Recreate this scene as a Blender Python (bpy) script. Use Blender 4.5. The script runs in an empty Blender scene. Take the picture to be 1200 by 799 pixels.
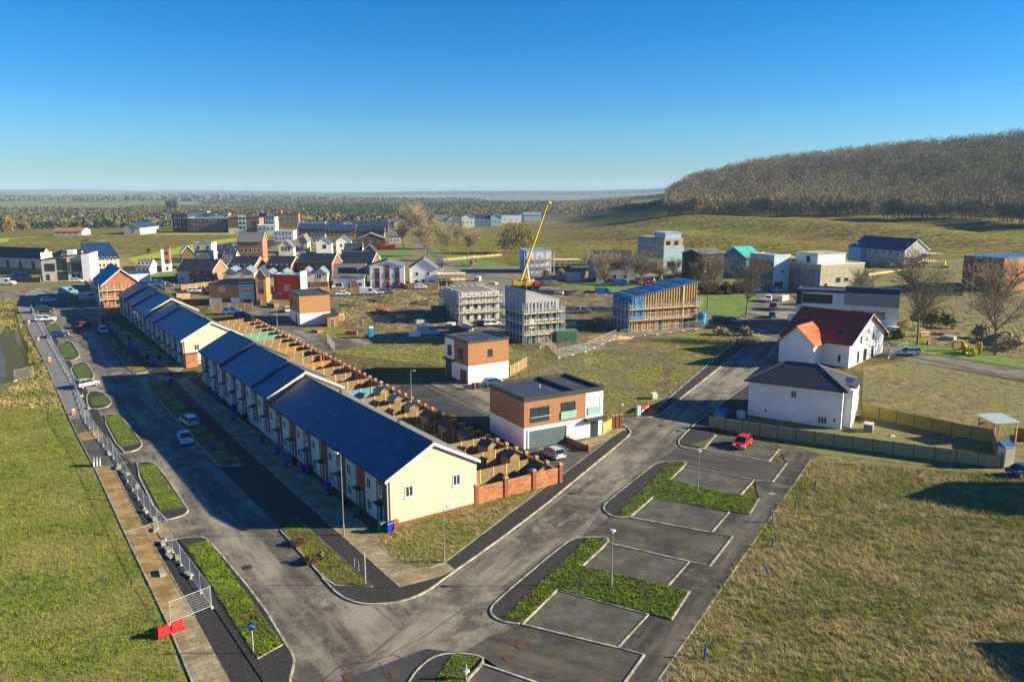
import bpy, bmesh, math, random
import numpy as np
from mathutils import Vector, Matrix
from mathutils.geometry import tessellate_polygon
random.seed(11); RNG = np.random.default_rng(5)
R = math.radians
sc = bpy.context.scene
COL = sc.collection
# ---------------------------------------------------------------- camera, sky, sun, exposure
F, CX, CY, CAMZ = 930., 600., 399.5, 35.0
PITCH = math.atan((CY - 224) / F)
cam = bpy.data.cameras.new('camera'); camo = bpy.data.objects.new('camera', cam); COL.objects.link(camo)
cam.sensor_width = 36; cam.lens = 36 * F / 1200; cam.clip_start = .5; cam.clip_end = 40000
camo.location = (0, 0, CAMZ); camo.rotation_euler = (math.pi / 2 - PITCH, 0, 0)
sc.camera = camo
SUN_AZ, SUN_EL = 90.0, 19.5
w = bpy.data.worlds.new("World"); sc.world = w; w.use_nodes = True
nt = w.node_tree; bg = nt.nodes['Background']
sky = nt.nodes.new('ShaderNodeTexSky'); sky.sky_type = 'NISHITA'; sky.sun_disc = False
sky.sun_elevation = R(SUN_EL); sky.sun_rotation = R(SUN_AZ)
sky.altitude = 0; sky.air_density = 1.0; sky.dust_density = 0.25; sky.ozone_density = 3.5
hs = nt.nodes.new('ShaderNodeHueSaturation'); hs.inputs['Saturation'].default_value = 1.35
nt.links.new(sky.outputs[0], hs.inputs['Color']); tn = nt.nodes.new('ShaderNodeMix'); tn.data_type = 'RGBA'; tn.blend_type = 'MULTIPLY'; tn.inputs[0].default_value = 1; tn.inputs[7].default_value = (.46, .84, 1.26, 1)
wtc = nt.nodes.new('ShaderNodeTexCoord'); wsp = nt.nodes.new('ShaderNodeSeparateXYZ'); nt.links.new(wtc.outputs['Generated'], wsp.inputs[0])
wmr = nt.nodes.new('ShaderNodeMapRange'); wmr.inputs[1].default_value = 0; wmr.inputs[2].default_value = .2; nt.links.new(wsp.outputs[2], wmr.inputs[0])
wmx = nt.nodes.new('ShaderNodeMix'); wmx.data_type = 'RGBA'; nt.links.new(wmr.outputs[0], wmx.inputs[0]); wmx.inputs[6].default_value = (.62, .84, 1.22, 1); wmx.inputs[7].default_value = (.10, .80, 1.18, 1); nt.links.new(wmx.outputs[2], tn.inputs[7])
nt.links.new(hs.outputs[0], tn.inputs[6]); nt.links.new(tn.outputs[2], bg.inputs[0]); bg.inputs[1].default_value = 0.05
sl = bpy.data.lights.new('sun', 'SUN'); sl.energy = 5.0; sl.angle = R(.5); sl.color = (1, .87, .62)
so = bpy.data.objects.new('sun', sl); COL.objects.link(so)
sd = Vector((math.sin(R(SUN_AZ)) * math.cos(R(SUN_EL)), math.cos(R(SUN_AZ)) * math.cos(R(SUN_EL)), math.sin(R(SUN_EL))))
so.rotation_euler = sd.to_track_quat('Z', 'Y').to_euler(); so.location = (60, 0, 120)
sc.view_settings.view_transform = 'Standard'; sc.view_settings.look = 'None'
sc.view_settings.exposure = 1.45; sc.view_settings.gamma = 1
sc.render.resolution_x = 1024; sc.render.resolution_y = 681
sc.render.engine = 'CYCLES'
sc.cycles.volume_bounces = 0; sc.cycles.max_bounces = 5; sc.cycles.transparent_max_bounces = 8

# ---------------------------------------------------------------- terrain heights and picture-to-ground helper
CREASE = (110., 240.)
def lerp_(a, b, t): return a + (b - a) * t
def ss(a, b, x):
    t = min(1, max(0, (x - a) / (b - a))); return t * t * (3 - 2 * t)
def T(x, y):
    b = 0 if y < 110 else (5 * (y - 110) / 130 if y < 240 else 5)
    if y > 335 or (x > 120 and y > 240):
        r = math.hypot(x, y); th = math.degrees(math.atan2(x, y))
        f1 = ss(2, 13, th); b += f1 * 13 * ss(345, 660, r)
        top = 20 + 20 * ss(11, 18, th) + 14 * ss(15, 26, th) + 13 * ss(22, 36, th)
        b += ss(9.5, 13, th) * top * ss(620, 1020, r) * (1 - .35 * ss(1100, 2400, r)) * (1 - ss(60, 90, th))
        b += f1 * (1.5 * math.sin(r / 21. + th * .35) + 1.1 * math.sin(x / 33. + 1.3) + .8 * math.sin(x / 17. + y / 23.)) * ss(352, 400, r) * (1 - ss(580, 640, r))
        b += -9 * ss(600, 1100, r) * (1 - ss(4, 11, th))
        if r > 1500:
            n = math.sin(x / 900. + 1) * math.cos(y / 1300.) + .6 * math.sin(x / 420. + y / 700.)
            b += n * 4 * ss(1500, 3500, r) + ss(4500, 10500, r) * (38 + 16 * math.sin(x / 1300.) + 7 * math.sin(x / 500. + 2))
    return b
def ray(px, py):
    u = (px - CX) / F; v = -(py - CY) / F; c, s = math.cos(PITCH), math.sin(PITCH)
    return (u, c + v * s, -s + v * c)
def G(px, py):
    "the point of the ground seen at (px, py) of the 1200 x 799 photograph"
    d = ray(px, py); t = 20.; 
    while t < 12000:
        if CAMZ + t * d[2] < T(t * d[0], t * d[1]): break
        t *= 1.02
    lo, hi = t / 1.02, t
    for _ in range(30):
        m = (lo + hi) / 2
        if CAMZ + m * d[2] < T(m * d[0], m * d[1]): hi = m
        else: lo = m
    return Vector((lo * d[0], lo * d[1], CAMZ + lo * d[2]))
def proj(x, y, z):
    c, s = math.cos(PITCH), math.sin(PITCH); dz = z - CAMZ; dep = c * y - s * dz
    return CX + F * x / dep, CY - F * (s * y + c * dz) / dep
def hgt(g, pt):
    lo, hi = 0, 90
    for _ in range(40):
        m = (lo + hi) / 2
        if proj(g[0], g[1], g[2] + m)[1] > pt: lo = m
        else: hi = m
    return lo
def run(g, azd, px, dz=0):
    "distance along azimuth azd from g until the picture column is px"
    dx, dy = math.sin(R(azd)), math.cos(R(azd)); lo, hi = 0., 130.
    f = lambda t: proj(g[0] + t * dx, g[1] + t * dy, g[2] + dz)[0] - px
    s0 = f(0)
    if s0 * f(hi) > 0: return 10.
    for _ in range(40):
        m = (lo + hi) / 2
        if f(m) * s0 > 0: lo = m
        else: hi = m
    return lo

# ---------------------------------------------------------------- materials
MATS = {}
def mat(name, c, rough=.8, c2=None, scale=1.5, amt=1., bump=0., rot=0.,  bscale=20, metal=0, spec=.3, emis=None, detail=6, trans=0, lo=.35, hi=.65, stretch=None, c3=None, s3=.08, coords='Object'):
    if name in MATS: return MATS[name]
    m = bpy.data.materials.new(name); m.use_nodes = True; n = m.node_tree.nodes; l = m.node_tree.links
    b = n['Principled BSDF']; b.inputs['Roughness'].default_value = rough; b.inputs['Metallic'].default_value = metal
    b.inputs['Specular IOR Level'].default_value = spec
    if c2 is None: c2 = tuple(v * .82 for v in c)
    tc = n.new('ShaderNodeTexCoord'); src = tc.outputs[coords]
    if stretch:
        mp = n.new('ShaderNodeMapping'); mp.inputs['Scale'].default_value = stretch; mp.inputs['Rotation'].default_value = (0, 0, R(rot)); mp.vector_type = 'POINT'; l.new(src, mp.inputs[0]); src = mp.outputs[0]
    def noise(s, d=detail, r=.6):
        t = n.new('ShaderNodeTexNoise'); t.inputs['Scale'].default_value = s; t.inputs['Detail'].default_value = d; t.inputs['Roughness'].default_value = r
        l.new(src, t.inputs['Vector']); return t
    t = noise(scale); rp = n.new('ShaderNodeValToRGB'); e = rp.color_ramp.elements
    e[0].position = lo; e[0].color = (*c, 1); e[1].position = hi; e[1].color = (*c2, 1); l.new(t.outputs[0], rp.inputs[0])
    out = rp.outputs[0]
    if c3 is not None:
        t3 = noise(s3, 5, .6); r3 = n.new('ShaderNodeValToRGB'); r3.color_ramp.elements[0].position = .42; r3.color_ramp.elements[1].position = .6
        l.new(t3.outputs[0], r3.inputs[0]); mx = n.new('ShaderNodeMix'); mx.data_type = 'RGBA'
        l.new(r3.outputs[0], mx.inputs[0]); l.new(out, mx.inputs[6]); mx.inputs[7].default_value = (*c3, 1); out = mx.outputs[2]
    l.new(out, b.inputs['Base Color'])
    if bump:
        tb = noise(bscale); bn = n.new('ShaderNodeBump'); bn.inputs['Strength'].default_value = bump; bn.inputs['Distance'].default_value = .08
        l.new(tb.outputs[0], bn.inputs['Height']); l.new(bn.outputs[0], b.inputs['Normal'])
    if emis: b.inputs['Emission Color'].default_value = (*emis, 1); b.inputs['Emission Strength'].default_value = 1
    MATS[name] = m; return m
def brickmat(name, c, c2, mortar, scale=1., w_=.45, h_=.15):
    if name in MATS: return MATS[name]
    m = mat(name, c, .85, bump=.2); n = m.node_tree.nodes; l = m.node_tree.links; b = n['Principled BSDF']
    tc = n.new('ShaderNodeTexCoord'); sp = n.new('ShaderNodeSeparateXYZ'); l.new(tc.outputs['Object'], sp.inputs[0])
    ad = n.new('ShaderNodeMath'); ad.operation = 'ADD'; l.new(sp.outputs[0], ad.inputs[0]); l.new(sp.outputs[1], ad.inputs[1])
    cb = n.new('ShaderNodeCombineXYZ'); l.new(ad.outputs[0], cb.inputs[0]); l.new(sp.outputs[2], cb.inputs[1])
    br = n.new('ShaderNodeTexBrick'); br.inputs['Scale'].default_value = scale; br.inputs['Brick Width'].default_value = w_; br.inputs['Row Height'].default_value = h_
    br.inputs['Mortar Size'].default_value = .012; br.inputs['Color1'].default_value = (*c, 1); br.inputs['Color2'].default_value = (*c2, 1); br.inputs['Mortar'].default_value = (*mortar, 1)
    l.new(cb.outputs[0], br.inputs['Vector']); ns = n.new('ShaderNodeTexNoise'); ns.inputs['Scale'].default_value = .9; l.new(tc.outputs['Object'], ns.inputs['Vector'])
    mr = n.new('ShaderNodeMapRange'); mr.inputs[3].default_value = .7; mr.inputs[4].default_value = 1.3; l.new(ns.outputs[0], mr.inputs[0])
    vm = n.new('ShaderNodeVectorMath'); vm.operation = 'SCALE'; l.new(br.outputs[0], vm.inputs[0]); l.new(mr.outputs[0], vm.inputs['Scale']); l.new(vm.outputs[0], b.inputs['Base Color'])
    return m
def stripemat(name, c, period=.15, axis=2, dark=.6, rough=.6, spec=.3, c2=None):
    "boards, standing seams or tile courses as a fine periodic line plus noise"
    if name in MATS: return MATS[name]
    m = mat(name, c, rough, c2, spec=spec); n = m.node_tree.nodes; l = m.node_tree.links; b = n['Principled BSDF']
    old = b.inputs['Base Color'].links[0].from_socket
    tc = n.new('ShaderNodeTexCoord'); sp = n.new('ShaderNodeSeparateXYZ'); l.new(tc.outputs['Object'], sp.inputs[0])
    if axis == 3:
        a = n.new('ShaderNodeMath'); a.operation = 'ADD'; l.new(sp.outputs[0], a.inputs[0]); l.new(sp.outputs[1], a.inputs[1]); s = a.outputs[0]
    else: s = sp.outputs[axis]
    d = n.new('ShaderNodeMath'); d.operation = 'DIVIDE'; d.inputs[1].default_value = period; l.new(s, d.inputs[0])
    f = n.new('ShaderNodeMath'); f.operation = 'FRACT'; l.new(d.outputs[0], f.inputs[0])
    g = n.new('ShaderNodeMath'); g.operation = 'LESS_THAN'; g.inputs[1].default_value = .12; l.new(f.outputs[0], g.inputs[0])
    mx = n.new('ShaderNodeMix'); mx.data_type = 'RGBA'; l.new(g.outputs[0], mx.inputs[0]); l.new(old, mx.inputs[6])
    mx.inputs[7].default_value = tuple(v * dark for v in c) + (1,); l.new(mx.outputs[2], b.inputs['Base Color']); return m
M = {}
def roadmat(name, azd, k_=1., kl=1.):
    m = mat(name, (.060*k_, .054*k_, .044*k_), .82, (.105*k_, .094*k_, .074*k_), 1.3, bump=.3, bscale=25, lo=.35, hi=.7); n = m.node_tree.nodes; l = m.node_tree.links; b = n['Principled BSDF']; old = b.inputs['Base Color'].links[0].from_socket
    tc = n.new('ShaderNodeTexCoord'); mp = n.new('ShaderNodeMapping'); mp.vector_type = 'TEXTURE'; mp.inputs['Rotation'].default_value = (0, 0, R(90 - azd)); mp.inputs['Scale'].default_value = (9, 1, 1); l.new(tc.outputs['Object'], mp.inputs[0])
    def ramp(vec, s, a, c, d=6, r=.65):
        t = n.new('ShaderNodeTexNoise'); t.inputs['Scale'].default_value = s; t.inputs['Detail'].default_value = d; t.inputs['Roughness'].default_value = r; l.new(vec, t.inputs['Vector'])
        q = n.new('ShaderNodeMapRange'); q.inputs[1].default_value = a; q.inputs[2].default_value = c; l.new(t.outputs[0], q.inputs[0]); return q.outputs[0]
    def mix(f, a, c):
        x = n.new('ShaderNodeMix'); x.data_type = 'RGBA'; l.new(f, x.inputs[0]); l.new(a, x.inputs[6]); x.inputs[7].default_value = (*c, 1); return x.outputs[2]
    def mul(a, c):
        x = n.new('ShaderNodeMath'); x.operation = 'MULTIPLY'; l.new(a, x.inputs[0]); l.new(c, x.inputs[1]); return x.outputs[0]
    c = mix(mul(ramp(mp.outputs[0], .42, .44, .60), ramp(tc.outputs['Object'], .09, .36, .56)), old, (.28 * kl, .25 * kl, .185 * kl))
    c = mix(mul(ramp(tc.outputs['Object'], .35, .47, .62, 8, .7), ramp(tc.outputs['Object'], .06, .42, .55)), c, (.26 * kl, .235 * kl, .17 * kl))
    c = mix(ramp(mp.outputs[0], .9, .62, .72), c, (.04 * k_, .036 * k_, .03 * k_))
    l.new(c, b.inputs['Base Color']); return m
M['road'] = roadmat('worn_road', -35); M['roadr'] = roadmat('worn_road_streaked', 29); M['pathr'] = roadmat('worn_asphalt_path', 30, .5, .5); M['courtr'] = roadmat('stained_parking_asphalt', 120, .6, .42)
def pavemat():
    m = mat('paving_slabs', (.44, .37, .22), .85, (.30, .25, .14), .9, bump=.1, c3=(.26, .21, .12), s3=.5); n = m.node_tree.nodes; l = m.node_tree.links; b = n['Principled BSDF']; old = b.inputs['Base Color'].links[0].from_socket
    tc = n.new('ShaderNodeTexCoord'); mp = n.new('ShaderNodeMapping'); mp.vector_type = 'TEXTURE'; mp.inputs['Rotation'].default_value = (0, 0, R(35)); l.new(tc.outputs['Object'], mp.inputs[0])
    br = n.new('ShaderNodeTexBrick'); br.inputs['Brick Width'].default_value = .9; br.inputs['Row Height'].default_value = .6; br.inputs['Scale'].default_value = 1; br.inputs['Mortar Size'].default_value = .025
    br.inputs['Color1'].default_value = (1, 1, 1, 1); br.inputs['Color2'].default_value = (.72, .70, .64, 1); br.inputs['Mortar'].default_value = (.45, .43, .38, 1); l.new(mp.outputs[0], br.inputs['Vector'])
    x = n.new('ShaderNodeMix'); x.data_type = 'RGBA'; x.blend_type = 'MULTIPLY'; x.inputs[0].default_value = 1; l.new(old, x.inputs[6]); l.new(br.outputs[0], x.inputs[7]); l.new(x.outputs[2], b.inputs['Base Color']); return m
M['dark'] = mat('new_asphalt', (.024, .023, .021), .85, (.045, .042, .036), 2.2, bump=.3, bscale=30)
M['court'] = mat('parking_asphalt', (.048, .048, .045), .85, (.078, .076, .068), 1.0, bump=.2, bscale=30, c3=(.036, .036, .034), s3=.25)
M['bay'] = mat('bay_paving', (.075, .073, .058), .85, (.125, .118, .085), .9, bump=.25, bscale=14, c3=(.06, .058, .047), s3=.4)
M['pave'] = pavemat()
M['greypave'] = mat('grey_paving', (.23, .23, .22), .85, (.15, .145, .13), 1.2)
M['kerb'] = mat('kerb_stone', (.46, .43, .34), .85, (.20, .18, .13), 1.1, lo=.4, hi=.62, detail=10)
M['sand'] = mat('sandy_footway', (.33, .21, .065), .95, (.42, .30, .13), 1.1, bump=.4, bscale=8, c3=(.24, .155, .055), s3=.5)
M['verge'] = mat('verge_grass', (.045, .085, .010), .95, (.11, .155, .018), 3.5, bump=1., bscale=9, c3=(.07, .085, .02), s3=.6)
M['moss'] = mat('planter_ground', (.19, .19, .02), .95, (.24, .17, .05), 2.5, bump=1., bscale=9, c3=(.10, .065, .035), s3=.5)
M['lawn'] = mat('lawn', (.08, .16, .012), .95, (.15, .22, .03), .5, lo=.4, hi=.6, detail=12, bump=.5, bscale=9)
M['lawny'] = mat('bright_bank', (.33, .36, .012), .95, (.24, .29, .02), 1., bump=.5, bscale=9)
M['rough'] = mat('rough_meadow', (.27, .20, .085), .95, (.10, .085, .028), 1.0, lo=.40, hi=.6, detail=12, bump=1., bscale=4, c3=(.13, .135, .03), s3=.14)
M['green_field'] = mat('green_meadow', (.05, .07, .014), .95, (.17, .20, .02), 1.1, lo=.40, hi=.56, detail=12, bump=1., bscale=4, c3=(.24, .20, .06), s3=.13)
M['mid'] = mat('plot_grass', (.24, .24, .025), .95, (.12, .11, .03), .8, lo=.38, hi=.6, detail=12, bump=1., bscale=3, c3=(.15, .125, .05), s3=.09)
M['plot'] = mat('brown_plot', (.26, .20, .085), .95, (.11, .085, .038), .7, lo=.38, hi=.62, detail=12, bump=1., bscale=3, c3=(.17, .165, .04), s3=.12)
M['dirt'] = mat('site_dirt', (.28, .20, .10), .95, (.09, .062, .03), .35, lo=.40, hi=.58, detail=12, bump=1., bscale=2, c3=(.13, .11, .045), s3=.15)
M['gravel'] = mat('gravel', (.24, .21, .15), .95, (.13, .115, .08), .6, bump=.8, bscale=4)
M['soil_and_bank_shade'] = mat('bed_soil_and_bank_shade', (.045, .042, .025), .95, (.09, .10, .03), 1.6, bump=1., bscale=6)  # soil of the beds; its dark tone also paints the left bank's shade

def matterrain():
    m = bpy.data.materials.new('countryside'); m.use_nodes = True; n = m.node_tree.nodes; l = m.node_tree.links; b = n['Principled BSDF']
    b.inputs['Roughness'].default_value = 1; b.inputs['Specular IOR Level'].default_value = .05
    tc = n.new('ShaderNodeTexCoord')
    def ns(s, d=6):
        t = n.new('ShaderNodeTexNoise'); t.inputs['Scale'].default_value = s; t.inputs['Detail'].default_value = d; l.new(tc.outputs['Object'], t.inputs['Vector']); return t.outputs[0]
    def rp(f, st):
        r = n.new('ShaderNodeValToRGB'); e = r.color_ramp.elements
        for i, (p, c) in enumerate(st):
            q = e[i] if i < 2 else e.new(p); q.position = p; q.color = (*c, 1)
        l.new(f, r.inputs[0]); return r.outputs[0]
    def mix(f, a, c, mode='MIX'):
        x = n.new('ShaderNodeMix'); x.data_type = 'RGBA'; x.blend_type = mode
        if isinstance(f, float): x.inputs[0].default_value = f
        else: l.new(f, x.inputs[0])
        l.new(a, x.inputs[6]); l.new(c, x.inputs[7]); return x.outputs[2]
    near = rp(ns(.05), [(.35, (.085, .085, .025)), (.65, (.15, .115, .05))])
    hill = rp(ns(.012, 8), [(.36, (.17, .20, .02)), (.48, (.22, .20, .04)), (.60, (.24, .17, .06)), (.75, (.13, .11, .035))])
    vo = n.new('ShaderNodeTexVoronoi'); vo.inputs['Scale'].default_value = .0032; l.new(tc.outputs['Object'], vo.inputs['Vector'])
    sp2 = n.new('ShaderNodeSeparateXYZ'); l.new(vo.outputs['Color'], sp2.inputs[0])
    far = rp(sp2.outputs[0], [(.1, (.11, .085, .045)), (.4, (.16, .13, .06)), (.7, (.15, .19, .045)), (.95, (.28, .22, .11))])
    sp = n.new('ShaderNodeSeparateXYZ'); l.new(tc.outputs['Object'], sp.inputs[0])
    def rng(s, a, c):
        q = n.new('ShaderNodeMapRange'); q.inputs[1].default_value = a; q.inputs[2].default_value = c; l.new(s, q.inputs[0]); return q.outputs[0]
    fine = rp(ns(.35, 8), [(.40, (.5, .5, .42)), (.60, (1.25, 1.2, 1.15))]); streak = n.new('ShaderNodeTexNoise'); smp = n.new('ShaderNodeMapping'); smp.inputs['Scale'].default_value = (.004, .05, .05); l.new(tc.outputs['Object'], smp.inputs[0]); l.new(smp.outputs[0], streak.inputs['Vector']); streak.inputs['Detail'].default_value = 6
    hill = mix(rp(streak.outputs[0], [(.47, (0, 0, 0)), (.58, (.8, .8, .8))]), hill, rp(ns(.02), [(.4, (.10, .11, .03)), (.6, (.13, .10, .04))])); hill = mix(.9, hill, fine, 'MULTIPLY')
    c = mix(rng(sp.outputs[1], 330, 360), near, hill); c = mix(rng(sp.outputs[1], 760, 900), c, far)
    l.new(c, b.inputs['Base Color'])
    bn = n.new('ShaderNodeBump'); bn.inputs['Strength'].default_value = .8; bn.inputs['Distance'].default_value = .6; l.new(ns(.6), bn.inputs['Height']); l.new(bn.outputs[0], b.inputs['Normal'])
    return m
M['terrain'] = matterrain()

# ---------------------------------------------------------------- mesh helpers
class MB:
    def __init__(s): s.v = []; s.f = []; s.sm = False
    def face(s, pts):
        i = len(s.v); s.v += [tuple(p) for p in pts]; s.f.append(tuple(range(i, i + len(pts)))); return s
    def box(s, x0, x1, y0, y1, z0, z1):
        i = len(s.v); s.v += [(x0, y0, z0), (x1, y0, z0), (x1, y1, z0), (x0, y1, z0), (x0, y0, z1), (x1, y0, z1), (x1, y1, z1), (x0, y1, z1)]
        s.f += [tuple(i + k for k in q) for q in ((3, 2, 1, 0), (4, 5, 6, 7), (0, 1, 5, 4), (1, 2, 6, 5), (2, 3, 7, 6), (3, 0, 4, 7))]; return s
    def hull(s, a, b):
        "prism between two equally long rings"
        n = len(a); i = len(s.v); s.v += [tuple(p) for p in a] + [tuple(p) for p in b]
        s.f.append(tuple(i + k for k in reversed(range(n)))); s.f.append(tuple(i + n + k for k in range(n)))
        for k in range(n): s.f.append((i + k, i + (k + 1) % n, i + n + (k + 1) % n, i + n + k))
        return s
    def bar(s, p, q, r=.03, r2=None, n=4):
        p = Vector(p); q = Vector(q); d = (q - p)
        if d.length < 1e-6: return s
        d.normalize(); u = d.orthogonal().normalized(); v = d.cross(u); r2 = r if r2 is None else r2
        A = [p + (u * math.cos(2 * math.pi * k / n + .785) + v * math.sin(2 * math.pi * k / n + .785)) * r for k in range(n)]
        B = [q + (u * math.cos(2 * math.pi * k / n + .785) + v * math.sin(2 * math.pi * k / n + .785)) * r2 for k in range(n)]
        return s.hull(A, B)
    def build(s, name, m, parent=None, loc=None, rz=None, smooth=False):
        me = bpy.data.meshes.new(name); me.from_pydata(s.v, [], s.f); me.update()
        me.materials.append(M[m] if isinstance(m, str) else m)
        if smooth:
            for p in me.polygons: p.use_smooth = True
        o = bpy.data.objects.new(name, me); COL.objects.link(o)
        if parent: o.parent = parent
        if loc is not None: o.location = loc
        if rz is not None: o.rotation_euler = (0, 0, rz)
        return o
def tag(o, label=None, cat=None, group=None, kind=None):
    if label: o['label'] = label
    if cat: o['category'] = cat
    if group: o['group'] = group
    if kind: o['kind'] = kind
    return o
def thing(name, label, cat, loc, rz=0, group=None):
    o = bpy.data.objects.new(name, None); COL.objects.link(o); o.location = loc; o.rotation_euler = (0, 0, rz); o.empty_display_size = .3
    return tag(o, label, cat, group)
KIDS = {}
def kids(o): return [c for c in bpy.data.objects if c.parent is o] if o.name not in KIDS else KIDS[o.name]
def dup(o, loc=None, rz=None, label=None, group=None, parent=None, scale=None):
    c = o.copy(); COL.objects.link(c)
    if parent is not None: c.parent = parent
    if loc is not None: c.location = loc
    if rz is not None: c.rotation_euler = (0, 0, rz)
    if scale: c.scale = scale
    if label: c['label'] = label
    if group: c['group'] = group
    if o.name not in KIDS: KIDS[o.name] = kids(o)
    for k in KIDS[o.name]: dup(k, parent=c)
    return c
def azr(a): return R(90 - a)       # azimuth (clockwise from the view axis) to a z rotation
ORD = ['first', 'second', 'third', 'fourth', 'fifth', 'sixth', 'seventh', 'eighth', 'ninth', 'tenth', 'eleventh', 'twelfth', 'thirteenth', 'fourteenth', 'fifteenth', 'sixteenth', 'seventeenth', 'eighteenth', 'nineteenth', 'twentieth']
def nth(i):
    if i < 20: return ORD[i]
    t = ['', '', 'twenty', 'thirty', 'forty', 'fifty'][(i + 1) // 10]; r = (i + 1) % 10
    return (t + '-' + ORD[r - 1]) if r else t[:-1] + 'ieth'

# ---------------------------------------------------------------- the ground sheet
def terrain():
    ys = [-260, -120, -40, 0, 40, 75, 110, 150, 195, 240, 270, 300, 335]
    y = 335
    while y < 12500: y = y * 1.03 + 4; ys.append(y)
    xs = [0]; x = 0
    while x < 9500: x = x * 1.045 + 12; xs.append(x)
    xs = [-a for a in reversed(xs[1:])] + xs
    v = [(x, y, T(x, y)) for y in ys for x in xs]; n = len(xs)
    f = [(j * n + i, j * n + i + 1, (j + 1) * n + i + 1, (j + 1) * n + i) for j in range(len(ys) - 1) for i in range(n - 1)]
    b = MB(); b.v = v; b.f = f
    tag(b.build('terrain', 'terrain', smooth=True), kind='structure')
terrain()
def W(poly): return [G(*p) for p in poly]
def slab(name, poly, z, m, thick=.16, world=False, kind='structure', label=None):
    pts = poly if world else W(poly)
    bm = bmesh.new(); vs = [bm.verts.new((p[0], p[1], 0)) for p in pts]
    for t in tessellate_polygon([[Vector((p[0], p[1], 0)) for p in pts]]):
        try: bm.faces.new([vs[i] for i in t])
        except ValueError: pass
    bm.normal_update()
    for c in CREASE: bmesh.ops.bisect_plane(bm, geom=bm.verts[:] + bm.edges[:] + bm.faces[:], plane_co=(0, c, 0), plane_no=(0, 1, 0))
    bm.normal_update()
    for fc in bm.faces:
        if fc.normal.z < 0: fc.normal_flip()
    r = bmesh.ops.extrude_face_region(bm, geom=bm.faces[:]); up = [g for g in r['geom'] if isinstance(g, bmesh.types.BMVert)]
    ups = set(up)
    for q in bm.verts: q.co.z = T(q.co.x, q.co.y) + (z if q in ups else z - thick)
    bmesh.ops.recalc_face_normals(bm, faces=bm.faces[:])
    me = bpy.data.meshes.new(name); bm.to_mesh(me); bm.free(); me.materials.append(M[m]); o = bpy.data.objects.new(name, me); COL.objects.link(o)
    tag(o, kind=kind, label=label); return o
def chaikin(p, n=1, closed=False):
    for _ in range(n):
        q = [] if closed else [p[0]]
        k = len(p)
        for i in range(k if closed else k - 1):
            a = p[i]; b = p[(i + 1) % k]
            q += [tuple(a[j] * .75 + b[j] * .25 for j in range(2)), tuple(a[j] * .25 + b[j] * .75 for j in range(2))]
        if not closed: q.append(p[-1])
        p = q
    return p
def ribbon(b, pts, wd, z0, z1):
    "a strip of width wd following the world points"
    P = []
    for i in range(len(pts)):
        P.append(Vector(pts[i][:2]))
        if i + 1 < len(pts):
            a, c = pts[i], pts[i + 1]
            cr = sorted([(k - a[1]) / (c[1] - a[1]) for k in CREASE if (a[1] - k) * (c[1] - k) < 0])
            for t in cr: P.append(Vector((a[0] + (c[0] - a[0]) * t, a[1] + (c[1] - a[1]) * t)))
    L = []; Rr = []
    for i, p in enumerate(P):
        d = (P[min(i + 1, len(P) - 1)] - P[max(i - 1, 0)]).normalized(); nn = Vector((-d.y, d.x))
        L.append(p + nn * wd / 2); Rr.append(p - nn * wd / 2)
    for i in range(len(P) - 1):
        q = [Rr[i], Rr[i + 1], L[i + 1], L[i]]
        b.hull([(a.x, a.y, T(a.x, a.y) + z0) for a in q], [(a.x, a.y, T(a.x, a.y) + z1) for a in q])
def kerb(poly, smooth=0, wd=.17, z=.14, m='kerb', name='kerb', world=False):
    if smooth: poly = chaikin(poly, smooth)
    b = MB(); ribbon(b, poly if world else W(poly), wd, -.1, z); return tag(b.build(name, m), kind='structure')
# ---------------------------------------------------------------- fields, plots and lawns (thin sheets on the terrain)
slab('meadow', [(225, 799), (262, 880), (-900, 880), (-400, 560), (-120, 420), (0, 372), (21, 365), (55, 432), (82, 492), (111, 548), (146, 624), (197, 732)], .012, 'green_field')
slab('meadow', [(12, 445), (0, 362), (20, 362), (30, 385), (54, 430), (60, 445)], .02, 'rough')
slab('meadow', [(700, 902), (770, 799), (950, 539), (962, 533), (1180, 556), (1420, 600), (1900, 800), (1900, 902)], .012, 'rough')
slab('meadow', [(962, 532), (1180, 555), (1500, 590), (1500, 470), (1200, 449), (1062, 423), (1012, 430), (1009, 497), (875, 489), (835, 492)], .010, 'plot')
slab('meadow', [(730, 500), (600, 440), (395, 414), (378, 404), (440, 392), (620, 372), (700, 392), (850, 382), (872, 392), (826, 440), (784, 474), (770, 485), (745, 488)], .010, 'mid')
slab('lawn', [(300, 395), (330, 380), (395, 382), (440, 393), (378, 406), (362, 414)], .010, 'mid')
slab('ground', [(270, 330), (500, 330), (520, 345), (700, 345), (850, 372), (700, 392), (620, 372), (440, 393), (395, 381), (345, 385), (330, 372), (240, 366)], .010, 'dirt')
slab('ground', [(505, 312), (745, 312), (790, 330), (760, 345), (640, 350), (520, 343)], .014, 'gravel')
slab('ground', [(-100, 268), (80, 275), (200, 268), (262, 273), (150, 300), (0, 312), (-200, 320)], .010, 'plot')
slab('ground', [(-60, 312), (150, 302), (300, 300), (300, 345), (240, 352), (140, 345), (-60, 345)], .012, 'plot')
slab('ground', [(300, 280), (480, 278), (520, 312), (500, 332), (300, 332)], .010, 'plot')
slab('lawn', [(150, 303), (240, 283), (340, 269), (350, 272), (262, 285), (160, 309)], .030, 'lawny')
slab('lawn', [(-20, 281), (50, 272), (50, 277), (-20, 288)], .030, 'lawny')
slab('lawn', [(150, 272), (320, 272), (320, 275), (150, 275)], .030, 'lawny')
slab('lawn', [(174, 319), (208, 319), (208, 328), (174, 328)], .030, 'lawn')
slab('lawn', [(438, 294), (478, 291), (485, 300), (440, 306)], .030, 'lawn')
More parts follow.
